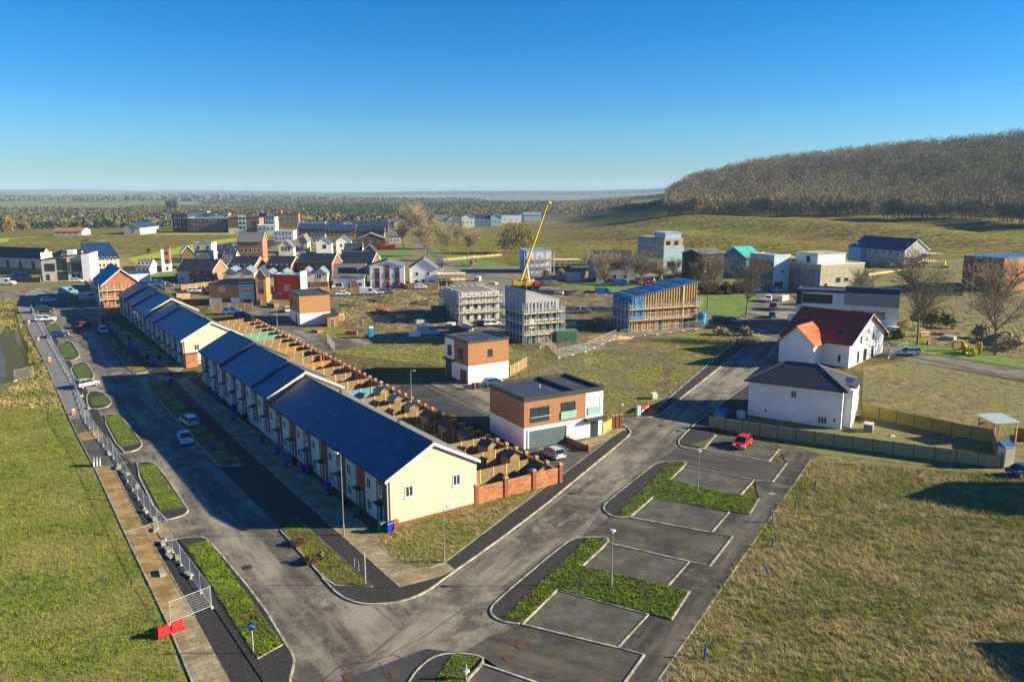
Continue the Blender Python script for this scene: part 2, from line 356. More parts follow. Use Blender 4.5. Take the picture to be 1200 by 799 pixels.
slab('lawn', [(478, 280), (500, 300), (565, 313), (600, 311), (560, 303), (520, 296), (488, 280)], .030, 'lawn')
slab('lawn', [(640, 337), (700, 331), (790, 334), (770, 345), (700, 345)], .030, 'lawn')
slab('lawn', [(816, 347), (870, 345), (905, 348), (885, 360), (860, 372), (818, 366)], .030, 'lawn')
slab('lawn', [(1035, 396), (1090, 405), (1200, 421), (1260, 431), (1260, 445), (1180, 428), (1080, 414), (1050, 405)], .030, 'lawn')
slab('ground', [(1035, 396), (1020, 370), (1060, 330), (1260, 330), (1260, 430), (1200, 420), (1090, 404)], .012, 'plot')
slab('ground', [(800, 305), (1130, 300), (1130, 342), (1010, 350), (900, 345), (800, 335)], .012, 'mid')

# ---------------------------------------------------------------- roads
ROAD = [(345, 799), (365, 880), (860, 880), (740, 700), (710, 600), (800, 540), (840, 500), (870, 460), (905, 425), (930, 400), (945, 380), (930, 350), (915, 335), (885, 335), (885, 352),
        (875, 366), (862, 378), (874, 392), (885, 396), (828, 442), (785, 475), (770, 486), (745, 489), (722, 486), (726, 496), (740, 503), (736, 512), (700, 541), (630, 599), (530, 672), (500, 694), (472, 705), (443, 709), (420, 708),
        (398, 699), (378, 678), (329, 621), (255, 547), (200, 480), (172, 449), (235, 441), (232, 434), (175, 436), (140, 415), (118, 385), (120, 372), (140, 350), (120, 335), (60, 335), (45, 342), (40, 356), (58, 396), (78, 430), (103, 480), (133, 530), (166, 600), (218, 645), (250, 712), (310, 799)]
slab('road', ROAD, .035, 'road')
slab('road', [(-60, 345), (60, 338), (140, 332), (190, 330), (190, 336), (140, 345), (60, 350), (-60, 355)], .031, 'road')
slab('road', [(845, 379), (862, 374), (740, 346), (640, 335), (560, 320), (500, 290), (488, 278), (480, 279), (490, 292), (548, 322), (640, 342), (760, 358)], .031, 'road')
slab('road', [(372, 406), (300, 393), (255, 352), (300, 348), (345, 372), (352, 385), (400, 399), (440, 393), (520, 384), (600, 371), (640, 366), (720, 352), (740, 356), (640, 374), (560, 392), (445, 401), (378, 415)], .027, 'road')
slab('road', [(350, 342), (440, 334), (520, 330), (520, 334), (440, 341), (350, 349)], .031, 'road')
slab('road', [(945, 382), (1010, 392), (1080, 414), (1200, 434), (1400, 466), (1400, 486), (1200, 446), (1062, 423), (1035, 416), (960, 400), (935, 398)], .031, 'road')
slab('road', [(245, 288), (300, 280), (330, 284), (290, 303), (245, 306)], .031, 'dark')
slab('car_park', [(452, 456), (500, 447), (527, 441), (580, 452), (582, 500), (520, 482)], .031, 'court')
slab('car_park', [(500, 449), (560, 441), (580, 450), (578, 488)], .045, 'road')
slab('road', [(400, 799), (430, 770), (470, 735), (500, 700), (531, 672), (562, 650), (631, 599), (680, 558), (700, 542), (736, 513), (741, 507), (745, 490), (760, 489), (786, 476), (828, 443), (885, 397), (930, 395), (905, 425), (870, 457), (825, 488), (795, 518), (771, 541), (712, 588), (680, 630), (580, 706), (575, 716), (578, 724), (515, 768), (498, 777), (482, 794), (470, 840), (380, 840)], .039, 'roadr')
# darker strips of fresh asphalt in the carriageways
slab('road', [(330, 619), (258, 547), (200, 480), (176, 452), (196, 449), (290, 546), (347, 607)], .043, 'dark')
slab('road', [(400, 799), (420, 790), (500, 760), (545, 766), (497, 777), (482, 794), (470, 850), (395, 850)], .043, 'court')
slab('car_park', [(540, 766), (566, 770), (700, 860), (740, 880), (620, 880), (545, 800)], .041, 'courtr')
slab('car_park', [(566, 777), (540, 766), (575, 745), (611, 732), (724, 759), (755, 768), (700, 850), (640, 805)], .041, 'courtr')
slab('car_park', [(688, 632), (660, 645), (715, 606), (740, 606), (834, 625), (858, 629), (832, 664), (808, 658), (712, 636)], .041, 'courtr')
slab('car_park', [(785, 541), (770, 541), (795, 523), (823, 526), (902, 541), (922, 543), (905, 565), (884, 563), (804, 546)], .041, 'courtr')
slab('car_park', [(823, 526), (839, 510), (870, 512), (921, 527), (902, 541)], .049, 'bay')
slab('car_park', [(804, 546), (884, 563), (868, 580), (785, 563)], .049, 'bay')
slab('car_park', [(765, 583), (855, 600), (834, 624), (740, 606)], .049, 'bay')
slab('car_park', [(712, 636), (808, 659), (783, 687), (682, 664)], .049, 'bay')
slab('car_park', [(653, 692), (760, 720), (724, 759), (613, 732)], .049, 'bay')
slab('car_park', [(566, 779), (545, 800), (560, 860), (680, 860), (622, 798)], .049, 'bay')
# footway at the right of the car park
slab('path', [(700, 902), (770, 799), (950, 539), (960, 533), (925, 526), (913, 527), (922, 543), (906, 565), (884, 563), (889, 585), (878, 603), (853, 600), (834, 624), (858, 629), (832, 664), (808, 659), (783, 687), (807, 694), (786, 727), (760, 720), (724, 759), (755, 768), (690, 860), (640, 902)], .055, 'pathr')
kerb([(700, 902), (770, 799), (950, 539)], z=.08, wd=.1)
for k in ([(901, 541), (913, 527), (920, 527)], [(823, 526.4), (901.7, 541.4), (921.7, 543.5), (905.5, 565), (884, 563)], [(839, 510), (825, 526)], [(804, 546.4), (884, 562.7), (868, 580)], [(804, 543), (785, 562.7), (889, 585.5)],
          [(765, 582.7), (855, 600), (834, 624.5), (858.5, 629), (831.6, 664), (808, 658.5)], [(737.6, 606.5), (834, 624.5)], [(765, 582.7), (738.5, 606.5)], [(712.6, 636.6), (808, 658.5), (782.7, 687.2)],
          [(712.6, 632), (682, 664.5), (783, 687.2), (808, 694.2)], [(653, 691.5), (760, 720.5), (724, 759.5), (755, 768), (733, 799), (690, 860)], [(611, 731.7), (724, 759.5)], [(653, 691.5), (612.5, 731.5)],
          [(566.6, 779), (622, 798), (700, 826)], [(566, 771), (545, 794), (535, 810)], [(889, 585), (878, 603)], [(807.8, 694), (786.5, 727)]):
    kerb(k, z=.12, wd=.19)
# ---------------------------------------------------------------- raised footways, islands and verges
# car park islands: asphalt skirt then planting
def island(outer, green, g2='verge', loops=1):
    o = chaikin(outer, loops, True)
    slab('footway', o, .12, 'dark'); kerb(o + [o[0]], z=.135)
    slab('verge', green, .15, g2)
island([(795, 541), (772, 541.5), (758, 551), (712, 588), (706, 596), (713, 603.5), (724, 607), (739, 606), (765, 583), (785, 562), (803, 546), (803, 541)],
       [(785, 542.5), (804, 543.5), (785, 562.7), (838, 574.5), (889, 585), (878, 603), (853, 600), (765, 582.7), (737.6, 606), (722.6, 604)])
island([(700, 630), (676, 630.5), (662, 637), (580, 706), (574, 717), (580, 725), (592, 730), (612, 732), (653, 691), (682, 664), (713, 636), (712, 630)],
       [(592, 724.5), (688, 632.5), (712, 632.5), (682, 664), (783, 687), (807, 694), (786, 726.5), (653, 691.4), (612, 731)])
island([(540, 766), (514, 768), (498, 777), (482, 794), (465, 830), (520, 870), (545, 800), (566, 778), (566, 770)],
       [(530, 768), (562, 772), (545, 794), (520, 850), (500, 840), (515, 790)])
slab('verge', [(808, 522), (826, 517), (836, 511), (824, 526)], .14, 'verge')
kerb([(885, 445), (868, 457), (825, 488), (796, 514), (795, 521), (800, 525), (812, 527), (824, 526)], 1)
slab('footway', [(885, 445), (868, 457), (825, 488), (797, 516), (797, 521), (808, 523), (826, 517), (838, 508), (878, 478), (905, 440)], .12, 'dark')
# left islands beside the mesh fence
island([(101, 459), (118, 459), (128, 466), (131, 472), (127, 477), (114, 480), (103, 479)], [(106, 467), (124, 464), (129, 470), (126, 475), (108, 476)])
island([(81, 429), (99, 424), (105, 430), (111, 441), (107, 446), (96, 448), (89, 447)], [(84, 430), (100, 427), (108, 441), (105, 444), (91, 445)])
island([(64, 405), (82, 399), (88, 406), (94, 416), (90, 421), (80, 423), (74, 422)], [(66, 405), (81, 402), (91, 416), (88, 419), (75, 420)])
island([(52, 384), (66, 379), (72, 385), (75, 390), (68, 394), (59, 395)], [(53.5, 384), (66, 381), (73, 389), (60, 392)])
island([(48, 368), (62, 366), (66, 377), (55, 380)], [(50, 370), (61, 368), (64, 376), (55, 378)])
island([(118, 486), (140, 486), (150, 498), (166, 518), (166, 524), (158, 529), (142, 531)], [(121, 487.5), (141, 487.5), (164, 520), (142, 524.5)])
island([(155, 543), (178, 541), (188, 549), (219, 595), (221, 600), (212, 606), (189, 611)], [(161, 546), (181, 544.5), (216.5, 595.5), (187.5, 600)])
slab('footway', [(312, 810), (308, 799), (250, 712), (218, 646), (209, 632), (225, 630), (240, 630.5), (246, 636), (305, 705), (333, 752), (343, 769), (344, 778), (341, 799), (345, 830)], .12, 'dark')
kerb([(209, 632), (225, 630), (240, 630), (247, 636), (305, 705), (333, 752), (345, 770), (344, 782), (339, 799), (345, 830)], 1)
slab('verge', [(218, 641), (243, 634), (331.6, 756.5), (301.6, 773.5)], .15, 'verge'); kerb([(331.6, 756.5), (301.6, 773.5)], z=.17, wd=.1)
# tan footway along the fence, its asphalt cycle path, and edging
slab('path', [(229, 724), (166, 614), (135, 555), (136, 547), (112, 548.5), (146, 624), (197, 731.5)], .075, 'sand')
slab('path', [(229, 724), (197, 731.5), (225, 799), (262, 880), (312, 880), (270, 799)], .078, 'pave')
slab('path', [(112, 548), (136, 547), (107, 487), (82, 492)], .075, 'bay')
slab('path', [(96, 517), (121, 513), (116, 504), (92, 508)], .083, 'sand')
slab('path', [(82, 492), (107, 487), (75, 425), (50, 375), (36, 357), (45, 343), (60, 338), (45, 338), (28, 348), (21, 362), (32, 383), (55, 430)], .072, 'greypave')
slab('path', [(308, 799), (250, 712), (218, 645), (185, 603), (158, 545), (133, 527), (118, 487), (97, 448), (72, 405), (55, 380), (45, 362), (50, 375), (75, 425), (107, 487), (136, 548), (166, 614), (229, 724), (270, 799), (310, 880), (355, 880)], .066, 'dark')
slab('ground', [(146, 624), (190, 612), (205, 630), (157, 642)], .09, 'sand')
kerb([(262, 880), (225, 799), (197, 731.5), (146, 624), (111, 548), (82, 492), (55, 430), (32, 383), (21, 362), (27, 348), (45, 338)], wd=.1, z=.1)
kerb([(229, 724), (197, 731.5)], wd=.1, z=.1); kerb([(229, 724), (166, 614), (135, 552)], wd=.09, z=.1); kerb([(146.5, 624.5), (188, 611)], wd=.12, z=.12); kerb([(156, 642), (209, 632)], wd=.12, z=.12); kerb([(112, 549), (150, 542)], wd=.1, z=.1)
# verges and footways in front of the terraces
slab('verge', [(118, 388), (124, 388), (150, 417), (175, 436), (156, 438), (141, 421)], .14, 'moss'); kerb([(119, 388), (141, 421), (156, 438.5), (172, 437), (176, 434)], 1)
slab('verge', [(173, 451), (190, 449), (287, 545.5), (257, 545.5)], .14, 'moss'); kerb([(190, 449.5), (180, 449), (172, 452), (257, 546), (287, 546)], 0)
slab('verge', [(329, 621.5), (347, 608), (437, 688), (393, 685), (379, 676)], .14, 'moss'); kerb([(347, 608), (329, 622), (379, 677), (393, 686.5), (437, 689), (347, 608)])
slab('footway', [(190, 449), (206, 446), (380, 610), (470, 688.5), (437, 689.5), (347, 608)], .12, 'dark')
slab('footway', [(378, 679), (393, 687), (437, 690), (469, 689), (515, 677), (534, 668), (530, 671.5), (500, 693.5), (472, 705), (443, 708.5), (420, 707.5), (398, 698.5)], .12, 'dark')
kerb([(378, 678), (398, 699), (420, 708), (443, 709), (472, 705.4), (500, 694), (530, 671.6), (562.8, 649), (630.4, 599), (680, 558), (700, 541.5), (735, 512.6), (740, 507), (736, 502), (728, 498)], 1)
slab('footway', [(206, 446), (218, 443), (336, 530), (470, 655), (488, 666.5), (505, 666.5), (522.7, 660), (533, 668), (515, 677), (469, 688.5), (380, 610)], .125, 'pave')
kerb([(206, 446), (380, 610), (469, 688.5)], z=.135, wd=.1); kerb([(430, 626.5), (467.6, 659), (487.7, 666.8), (505, 666), (522.7, 660)], z=.15, wd=.1)
slab('footway', [(523, 659.5), (601.6, 599), (641, 570), (680, 541), (715, 514), (729, 504), (737, 507), (735, 512), (700, 541), (680, 557.6), (630.4, 599), (562.8, 648.5), (533, 668)], .12, 'dark')
kerb([(522.7, 659), (601.6, 599), (641, 570), (680, 541), (715, 514), (730, 504)], z=.135, wd=.1)
slab('verge', [(432.6, 628), (467.6, 658.5), (488, 666), (505, 665), (522, 658.5), (601, 598.5), (649, 560), (638, 556), (560, 591.5), (455, 620), (440, 619)], .135, 'rough')
slab('footway', [(112, 384), (126, 380), (140, 395), (205, 437), (232, 434), (232, 440), (205, 442), (175, 437), (150, 417)], .115, 'dark')
slab('footway', [(126, 380), (132, 378), (165, 398), (215, 432), (205, 437), (150, 408)], .12, 'pave')
slab('garden_strip', [(128, 377), (140, 366), (218, 430), (210, 434), (160, 400)], .113, 'soil_and_bank_shade')
slab('garden_strip', [(208, 446), (240, 453), (458, 620), (440, 622), (426, 624), (330, 534)], .119, 'soil_and_bank_shade')
# top right footways
slab('footway', [(772.7, 487), (786, 476), (828, 443), (885, 396), (877, 388), (860, 402), (815, 440), (772, 477)], .12, 'dark')
kerb([(745, 490), (760, 489.5), (772.7, 487), (786, 476), (828, 443), (887, 396)], 1); kerb([(772, 477), (815, 440), (860, 402), (877, 388), (890, 392)], z=.14, wd=.3)
slab('driveway', [(640, 570), (680, 541), (715, 514), (728, 503), (722, 492), (700, 497), (652, 510), (615, 527), (614, 540)], .10, 'bay')
slab('driveway', [(700, 512), (722, 500), (733, 503), (715, 514), (690, 527), (676, 519)], .13, 'pave')
kerb([(492, 448), (575, 489)], z=.07, wd=.12)

M['pond'] = mat('pond_water', (.05, .06, .06), .6, (.10, .11, .10), .3, bump=.1, bscale=3, spec=.6)
slab('meadow', [(-400, 480), (-20, 470), (72, 472), (54, 430), (30, 385), (20, 362), (27, 346), (-60, 350), (-700, 420)], .02, 'rough')
slab('bank', [(-80, 400), (14, 388), (24, 408), (30, 430), (16, 446), (-60, 470)], .04, 'soil_and_bank_shade')  # flat dark sheet: shade of the falling bank painted as colour, no slope built
slab('water', [(-60, 404), (0, 402), (5, 418), (7, 440), (1, 454), (-60, 466)], .06, 'pond')

slab('verge', [(-40, 341), (0, 339), (95, 335), (118, 331), (60, 333), (-40, 336)], .04, 'mid')
slab('lawn', [(250, 318), (268, 318), (268, 326), (255, 326)], .03, 'lawn'); slab('lawn', [(303, 312), (312, 312), (312, 322), (305, 322)], .03, 'lawn')
slab('road', [(205, 338), (258, 336), (300, 344), (345, 346), (345, 350), (290, 350), (250, 346), (205, 344)], .035, 'dark')

def strip(name, px_, wd, m, z=.05): 
    b = MB(); ribbon(b, W(px_), wd, -.05, z); tag(b.build(name, m), kind='structure')
strip('road_seam', [(376, 799), (398, 781), (433, 775), (462, 767), (488, 781)], .07, 'dark'); strip('road_seam', [(444, 776), (452, 792), (470, 810)], .06, 'dark')
strip('road_seam', [(255, 547), (330, 620)], .05, 'kerb', .052); strip('road_seam', [(545, 712), (500, 744), (455, 768)], .05, 'dark')
slab('road_patch', [(640, 612), (676, 590), (684, 594), (650, 617)], .049, 'courtr')
slab('ground', [(515, 384), (600, 372), (720, 352), (845, 374), (850, 383), (735, 403), (700, 410), (640, 413), (598, 409)], .019, 'dirt')
strip('track', [(722, 400), (770, 408), (790, 425), (780, 450)], 1.0, 'dirt', .025); strip('track', [(727, 404), (765, 413), (783, 428), (770, 455)], .9, 'dirt', .026)
strip('track', [(602, 445), (640, 432), (700, 418)], .7, 'gravel', .027); strip('track', [(460, 350), (500, 362), (520, 378)], 1.6, 'gravel', .025); strip('track', [(400, 400), (440, 380), (470, 352)], 1.4, 'dirt', .025)
# ---------------------------------------------------------------- building materials
M['cream'] = mat('cream_render', (.57, .50, .37), .9, (.50, .435, .32), .8, bump=.15, bscale=12, stretch=(1, 1, .25), c3=(.53, .46, .34), s3=.3)
M['white'] = mat('white_render', (.80, .79, .76), .85, (.70, .69, .66), .35, bump=.1, bscale=12)
M['offwhite'] = mat('off_white_render', (.62, .58, .46), .9, (.52, .48, .37), .4)
M['grey'] = mat('grey_render', (.30, .30, .29), .9, (.22, .22, .21), .5)
M['concrete'] = mat('concrete', (.44, .39, .29), .9, (.32, .28, .2), .5, bump=.2)
M['pblue'] = mat('pale_blue_render', (.36, .50, .58), .85, (.31, .44, .52), .5)
M['teal'] = mat('teal_cladding', (.03, .22, .33), .7, (.025, .17, .27), .8)
M['tealroof'] = stripemat('teal_metal_roof', (.08, .50, .38), .5, 0, .8, .4)
M['blackclad'] = stripemat('black_timber_cladding', (.018, .018, .02), .2, 3, .5, .7)
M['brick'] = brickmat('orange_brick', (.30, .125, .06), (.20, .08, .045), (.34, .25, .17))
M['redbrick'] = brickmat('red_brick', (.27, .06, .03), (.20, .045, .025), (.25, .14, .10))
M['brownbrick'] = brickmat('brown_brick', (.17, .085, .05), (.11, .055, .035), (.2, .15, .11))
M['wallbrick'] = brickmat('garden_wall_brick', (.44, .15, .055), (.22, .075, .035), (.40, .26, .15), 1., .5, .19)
M['brown'] = stripemat('brown_board_cladding', (.35, .165, .075), .22, 2, .74, .7, c2=(.29, .13, .06))
M['brownv'] = stripemat('brown_upright_cladding', (.20, .09, .045), .3, 3, .7, .7)
M['tancl'] = stripemat('tan_board_cladding', (.42, .215, .09), .22, 2, .8, .7)
M['redclad'] = stripemat('dark_red_cladding', (.30, .045, .02), .25, 2, .8, .7)
M['slate'] = stripemat('slate_tiles', (.035, .042, .056), .24, 1, .6, .6, .25, (.048, .055, .07))
M['slateb'] = stripemat('blue_slate_tiles', (.014, .042, .10), .24, 1, .6, .6, .25, (.018, .05, .115))
def roofnoise(m):
    n = m.node_tree.nodes; l = m.node_tree.links; b = n['Principled BSDF']; old = b.inputs['Base Color'].links[0].from_socket
    tc = n.new('ShaderNodeTexCoord'); t = n.new('ShaderNodeTexNoise'); t.inputs['Scale'].default_value = .6; t.inputs['Detail'].default_value = 8; l.new(tc.outputs['Object'], t.inputs['Vector'])
    q = n.new('ShaderNodeMapRange'); q.inputs[1].default_value = .3; q.inputs[2].default_value = .7; q.inputs[3].default_value = .6; q.inputs[4].default_value = 1.6; l.new(t.outputs[0], q.inputs[0])
    v = n.new('ShaderNodeVectorMath'); v.operation = 'SCALE'; l.new(old, v.inputs[0]); l.new(q.outputs[0], v.inputs['Scale']); l.new(v.outputs[0], b.inputs['Base Color']); return m
M['slatet'] = roofnoise(stripemat('terrace_slate', (.015, .046, .098), .36, 0, .38, .38, .6, (.024, .06, .118)))
M['slatex'] = stripemat('slate_tile_courses', (.040, .044, .058), .24, 0, .6, .6, .25, (.052, .056, .07))
M['greytile'] = stripemat('grey_roof_tiles', (.16, .155, .15), .3, 1, .75, .6)
M['redtile'] = stripemat('red_roof_tiles', (.50, .075, .03), .34, 1, .75, .6, c2=(.27, .03, .012))
M['orangetile'] = stripemat('orange_roof_tiles', (.52, .10, .025), .34, 0, .8, .6, c2=(.5, .10, .02))
M['zinc'] = stripemat('zinc_seam_roof', (.22, .27, .30), .45, 0, .6, .35, .6)
M['bluemem'] = mat('blue_membrane', (.008, .17, .38), .6, (.006, .11, .27), .6)
M['dblue'] = mat('dark_blue_underlay', (.012, .13, .30), .6, (.01, .07, .19), .8)
M['flatroof'] = mat('flat_roof_felt', (.036, .042, .05), .5, (.055, .06, .065), .5, spec=.4)
M['fascia'] = mat('dark_fascia', (.045, .047, .05), .5)
M['lightmetal'] = mat('pale_coping', (.5, .52, .54), .4)
M['glass'] = mat('window_glass', (.018, .03, .04), .08, (.03, .045, .055), .7, spec=.9)
M['glassteal'] = mat('balcony_glass', (.22, .42, .38), .12, (.3, .5, .45), 1, spec=.8)
M['frame'] = mat('white_window_frame', (.78, .78, .76), .5)
M['dframe'] = mat('dark_window_frame', (.05, .055, .06), .5)
M['doorblue'] = mat('navy_door', (.02, .05, .11), .4)
M['doorgrey'] = mat('grey_door', (.10, .14, .16), .45)
M['doorred'] = mat('red_door', (.45, .02, .02), .4)
M['solar'] = mat('solar_panel', (.008, .011, .02), .25, spec=.6)
M['timber'] = mat('new_timber', (.68, .50, .25), .8, (.52, .36, .16), 2)
M['board'] = mat('scaffold_board', (.68, .56, .36), .85, (.52, .42, .26), 2)
M['osb'] = mat('osb_board', (.42, .27, .10), .85, (.34, .2, .07), 4)
M['steel'] = mat('galvanised_steel', (.56, .58, .60), .5, (.44, .46, .48), 4, metal=.2)
M['block'] = mat('blockwork', (.50, .50, .46), .9, (.36, .36, .33), 1.2)

def winmesh(wd, h, face, panes=1, f=.07, off=.03, blk=False):
    "frame and pane in face coordinates: u along, z up, o outward"
    def P(u, z, o): return face(u, z, o)
    fb = MB(); pb = MB()
    def bx(b, u0, u1, z0, z1, o0, o1):
        b.hull([P(u0, z0, o0), P(u1, z0, o0), P(u1, z1, o0), P(u0, z1, o0)], [P(u0, z0, o1), P(u1, z0, o1), P(u1, z1, o1), P(u0, z1, o1)])
    return fb, pb, bx
def window(par, face, u, z, wd, h, frame='frame', pane='glass', mull=1, sill=True, name='window', f=.08):
    fb = MB(); pb = MB()
    def bx(b, u0, u1, z0, z1, o0, o1):
        A = [face(u0, z0, o0), face(u1, z0, o0), face(u1, z1, o0), face(u0, z1, o0)]; B = [face(u0, z0, o1), face(u1, z0, o1), face(u1, z1, o1), face(u0, z1, o1)]
        b.hull(A, B)
    bx(fb, u, u + f, z, z + h, -.02, .055); bx(fb, u + wd - f, u + wd, z, z + h, -.02, .055)
    bx(fb, u + f, u + wd - f, z, z + f, -.02, .055); bx(fb, u + f, u + wd - f, z + h - f, z + h, -.02, .055)
    for k in range(mull):
        c = u + wd * (k + 1) / (mull + 1); bx(fb, c - f * .4, c + f * .4, z + f, z + h - f, -.02, .05)
    bx(pb, u + f, u + wd - f, z + f, z + h - f, -.03, .012)
    o = fb.build(name, frame, par); pb.build('pane', pane, o)
    if sill and h < 1.9:
        s = MB(); bx(s, u - .08, u + wd + .08, z - .09, z - .003, -.02, .13); s.build('sill', frame, o)
    return o
def door(par, face, u, z, wd, h, m='doorblue', canopy=False):
    b = MB()
    def bx(b, u0, u1, z0, z1, o0, o1):
        b.hull([face(u0, z0, o0), face(u1, z0, o0), face(u1, z1, o0), face(u0, z1, o0)], [face(u0, z0, o1), face(u1, z0, o1), face(u1, z1, o1), face(u0, z1, o1)])
    bx(b, u, u + wd, z, z + h, -.02, .035); d = b.build('door', m, par)
    fr = MB(); bx(fr, u - .07, u, z, z + h + .07, -.02, .06); bx(fr, u + wd, u + wd + .07, z, z + h + .07, -.02, .06); bx(fr, u, u + wd, z + h, z + h + .07, -.02, .06); fr.build('door_frame', 'frame', d)
    hb = MB(); bx(hb, u + wd * .82, u + wd * .88, z + h * .45, z + h * .52, .036, .08); hb.build('handle', 'steel', d)
    if canopy: c = MB(); bx(c, u - .25, u + wd + .25, z + h + .25, z + h + .33, -.02, .75); c.build('canopy', 'fascia', par)
    return d
FACES = lambda Wd, D: {
    'R': (lambda u, z, o: (u, -o, z), Wd), 'L': (lambda u, z, o: (-o, D - u, z), D),     # u runs left to right seen from outside
    'B': (lambda u, z, o: (Wd - u, D + o, z), Wd), 'E': (lambda u, z, o: (Wd + o, u, z), D)}
def roofing(par, Wd, D, h, roof, oh=.35, pref=''):
    "roof parts on a Wd x D plan whose walls end at h; returns the gable pieces to add to the wall"
    kind = roof[0]; g = []; t = .16
    if kind in ('gx', 'gy'):
        rise, m = roof[1], roof[2]; m2 = roof[3] if len(roof) > 3 else m; pk = roof[4] if len(roof) > 4 else .5
        S = (lambda a, c, z: (a, c, z)) if kind == 'gx' else (lambda a, c, z: (c, a, z))
        L, Wc = (Wd, D) if kind == 'gx' else (D, Wd); r = Wc * pk
        for a in (0, L): g.append([S(a, 0, h), S(a, Wc, h), S(a, r, h + rise)])
        for (c0, c1, mm) in ((0, r, m), (Wc, r, m2)):
            sg = -1 if c0 == 0 else 1; sl_ = rise / abs(c1 - c0); ce = c0 + sg * oh; ze = h - oh * sl_
            b = MB(); b.hull([S(-oh, ce, ze + .01), S(L + oh, ce, ze + .01), S(L + oh, c1, h + rise + .01), S(-oh, c1, h + rise + .01)],
                             [S(-oh, ce, ze + t), S(L + oh, ce, ze + t), S(L + oh, c1, h + rise + t), S(-oh, c1, h + rise + t)])
            rs = b.build('roof_slope', mm, par)
            gu = MB(); gu.bar(S(-oh, ce + sg * .06, ze), S(L + oh, ce + sg * .06, ze), .07); gu.build('gutter', 'fascia', rs)
            bg_ = MB()
            for a, q in ((-oh - .03, -oh), (L + oh, L + oh + .03)):
                bg_.hull([S(a, ce, ze - .12), S(q, ce, ze - .12), S(q, c1, h + rise - .1), S(a, c1, h + rise - .1)], [S(a, ce, ze + t + .02), S(q, ce, ze + t + .02), S(q, c1, h + rise + t + .02), S(a, c1, h + rise + t + .02)])
            bg_.build('bargeboard', 'frame' if 'white' not in pref else 'frame', rs)
        b = MB(); b.bar(S(-oh, r, h + rise + t), S(L + oh, r, h + rise + t), .12); b.build('ridge', m, par)
    elif kind == 'hip':
        rise, m = roof[1], roof[2]; r = min(Wd, D) / 2; o = oh
        A = [(-o, -o), (Wd + o, -o), (Wd + o, D + o), (-o, D + o)]
        if Wd >= D: P = [(r, D / 2), (Wd - r, D / 2)]; F4 = [(0, 1, P[1], P[0]), (1, 2, P[1]), (2, 3, P[0], P[1]), (3, 0, P[0])]
        else: P = [(Wd / 2, r), (Wd / 2, D - r)]; F4 = [(0, 1, P[0]), (1, 2, P[1], P[0]), (2, 3, P[1]), (3, 0, P[0], P[1])]
        for q in F4:
            pts = [(A[k][0], A[k][1], h) if isinstance(k, int) else (k[0], k[1], h + rise) for k in q]
            b = MB(); b.hull(pts, [(x, y, z + t) for x, y, z in pts]); b.build('roof_slope', m if (q[0] % 2) == 0 else (roof[3] if len(roof) > 3 else m), par)
        b = MB(); b.bar((P[0][0], P[0][1], h + rise + t), (P[1][0], P[1][1], h + rise + t), .13)
        for k in range(4):
            e = P[0] if (Wd >= D and k in (0, 3)) or (Wd < D and k in (0, 1)) else P[1]; b.bar((A[k][0], A[k][1], h + t), (e[0], e[1], h + rise + t), .1)
        b.build('ridge', roof[4] if len(roof) > 4 else m, par)
    elif kind == 'flat':
        m, rim = roof[1], roof[2] if len(roof) > 2 else .35; rm = roof[3] if len(roof) > 3 else 'fascia'
        b = MB(); b.box(0, Wd, 0, D, h + .002, h + .08); b.build('roof_deck', m, par)
        b = MB(); e = .3; o = .1
        b.box(-o, Wd + o, -o, e, h - .15, h + rim); b.box(-o, Wd + o, D - e, D + o, h - .15, h + rim); b.box(-o, e, e, D - e, h - .15, h + rim); b.box(Wd - e, Wd + o, e, D - e, h - .15, h + rim)
        b.build('parapet', rm, par)
    elif kind in ('mx', 'my'):       # single slope rising by roof[1] along x or y
        rise, m = roof[1], roof[2]; L = Wd if kind == 'mx' else D; Wc = D if kind == 'mx' else Wd
        S = (lambda a, c, z: (a, c, z)) if kind == 'mx' else (lambda a, c, z: (c, a, z))
        r0, r1 = (0, rise) if rise > 0 else (-rise, 0)
        for c in (0, Wc): g.append([S(0, c, h), S(L, c, h), S(L, c, h + r1), S(0, c, h + r0)])
        z0 = h + r0; z1 = h + r1; k = (z1 - z0) / L * oh; e = L if rise > 0 else 0
        g.append([S(e, 0, h), S(e, Wc, h), S(e, Wc, h + abs(rise)), S(e, 0, h + abs(rise))])
        b = MB(); b.hull([S(-oh, -oh, z0 - k + .01), S(L + oh, -oh, z1 + k + .01), S(L + oh, Wc + oh, z1 + k + .01), S(-oh, Wc + oh, z0 - k + .01)],
                         [S(-oh, -oh, z0 - k + .25), S(L + oh, -oh, z1 + k + .25), S(L + oh, Wc + oh, z1 + k + .25), S(-oh, Wc + oh, z0 - k + .25)])
        b.build('roof_slope', m, par)
    return g
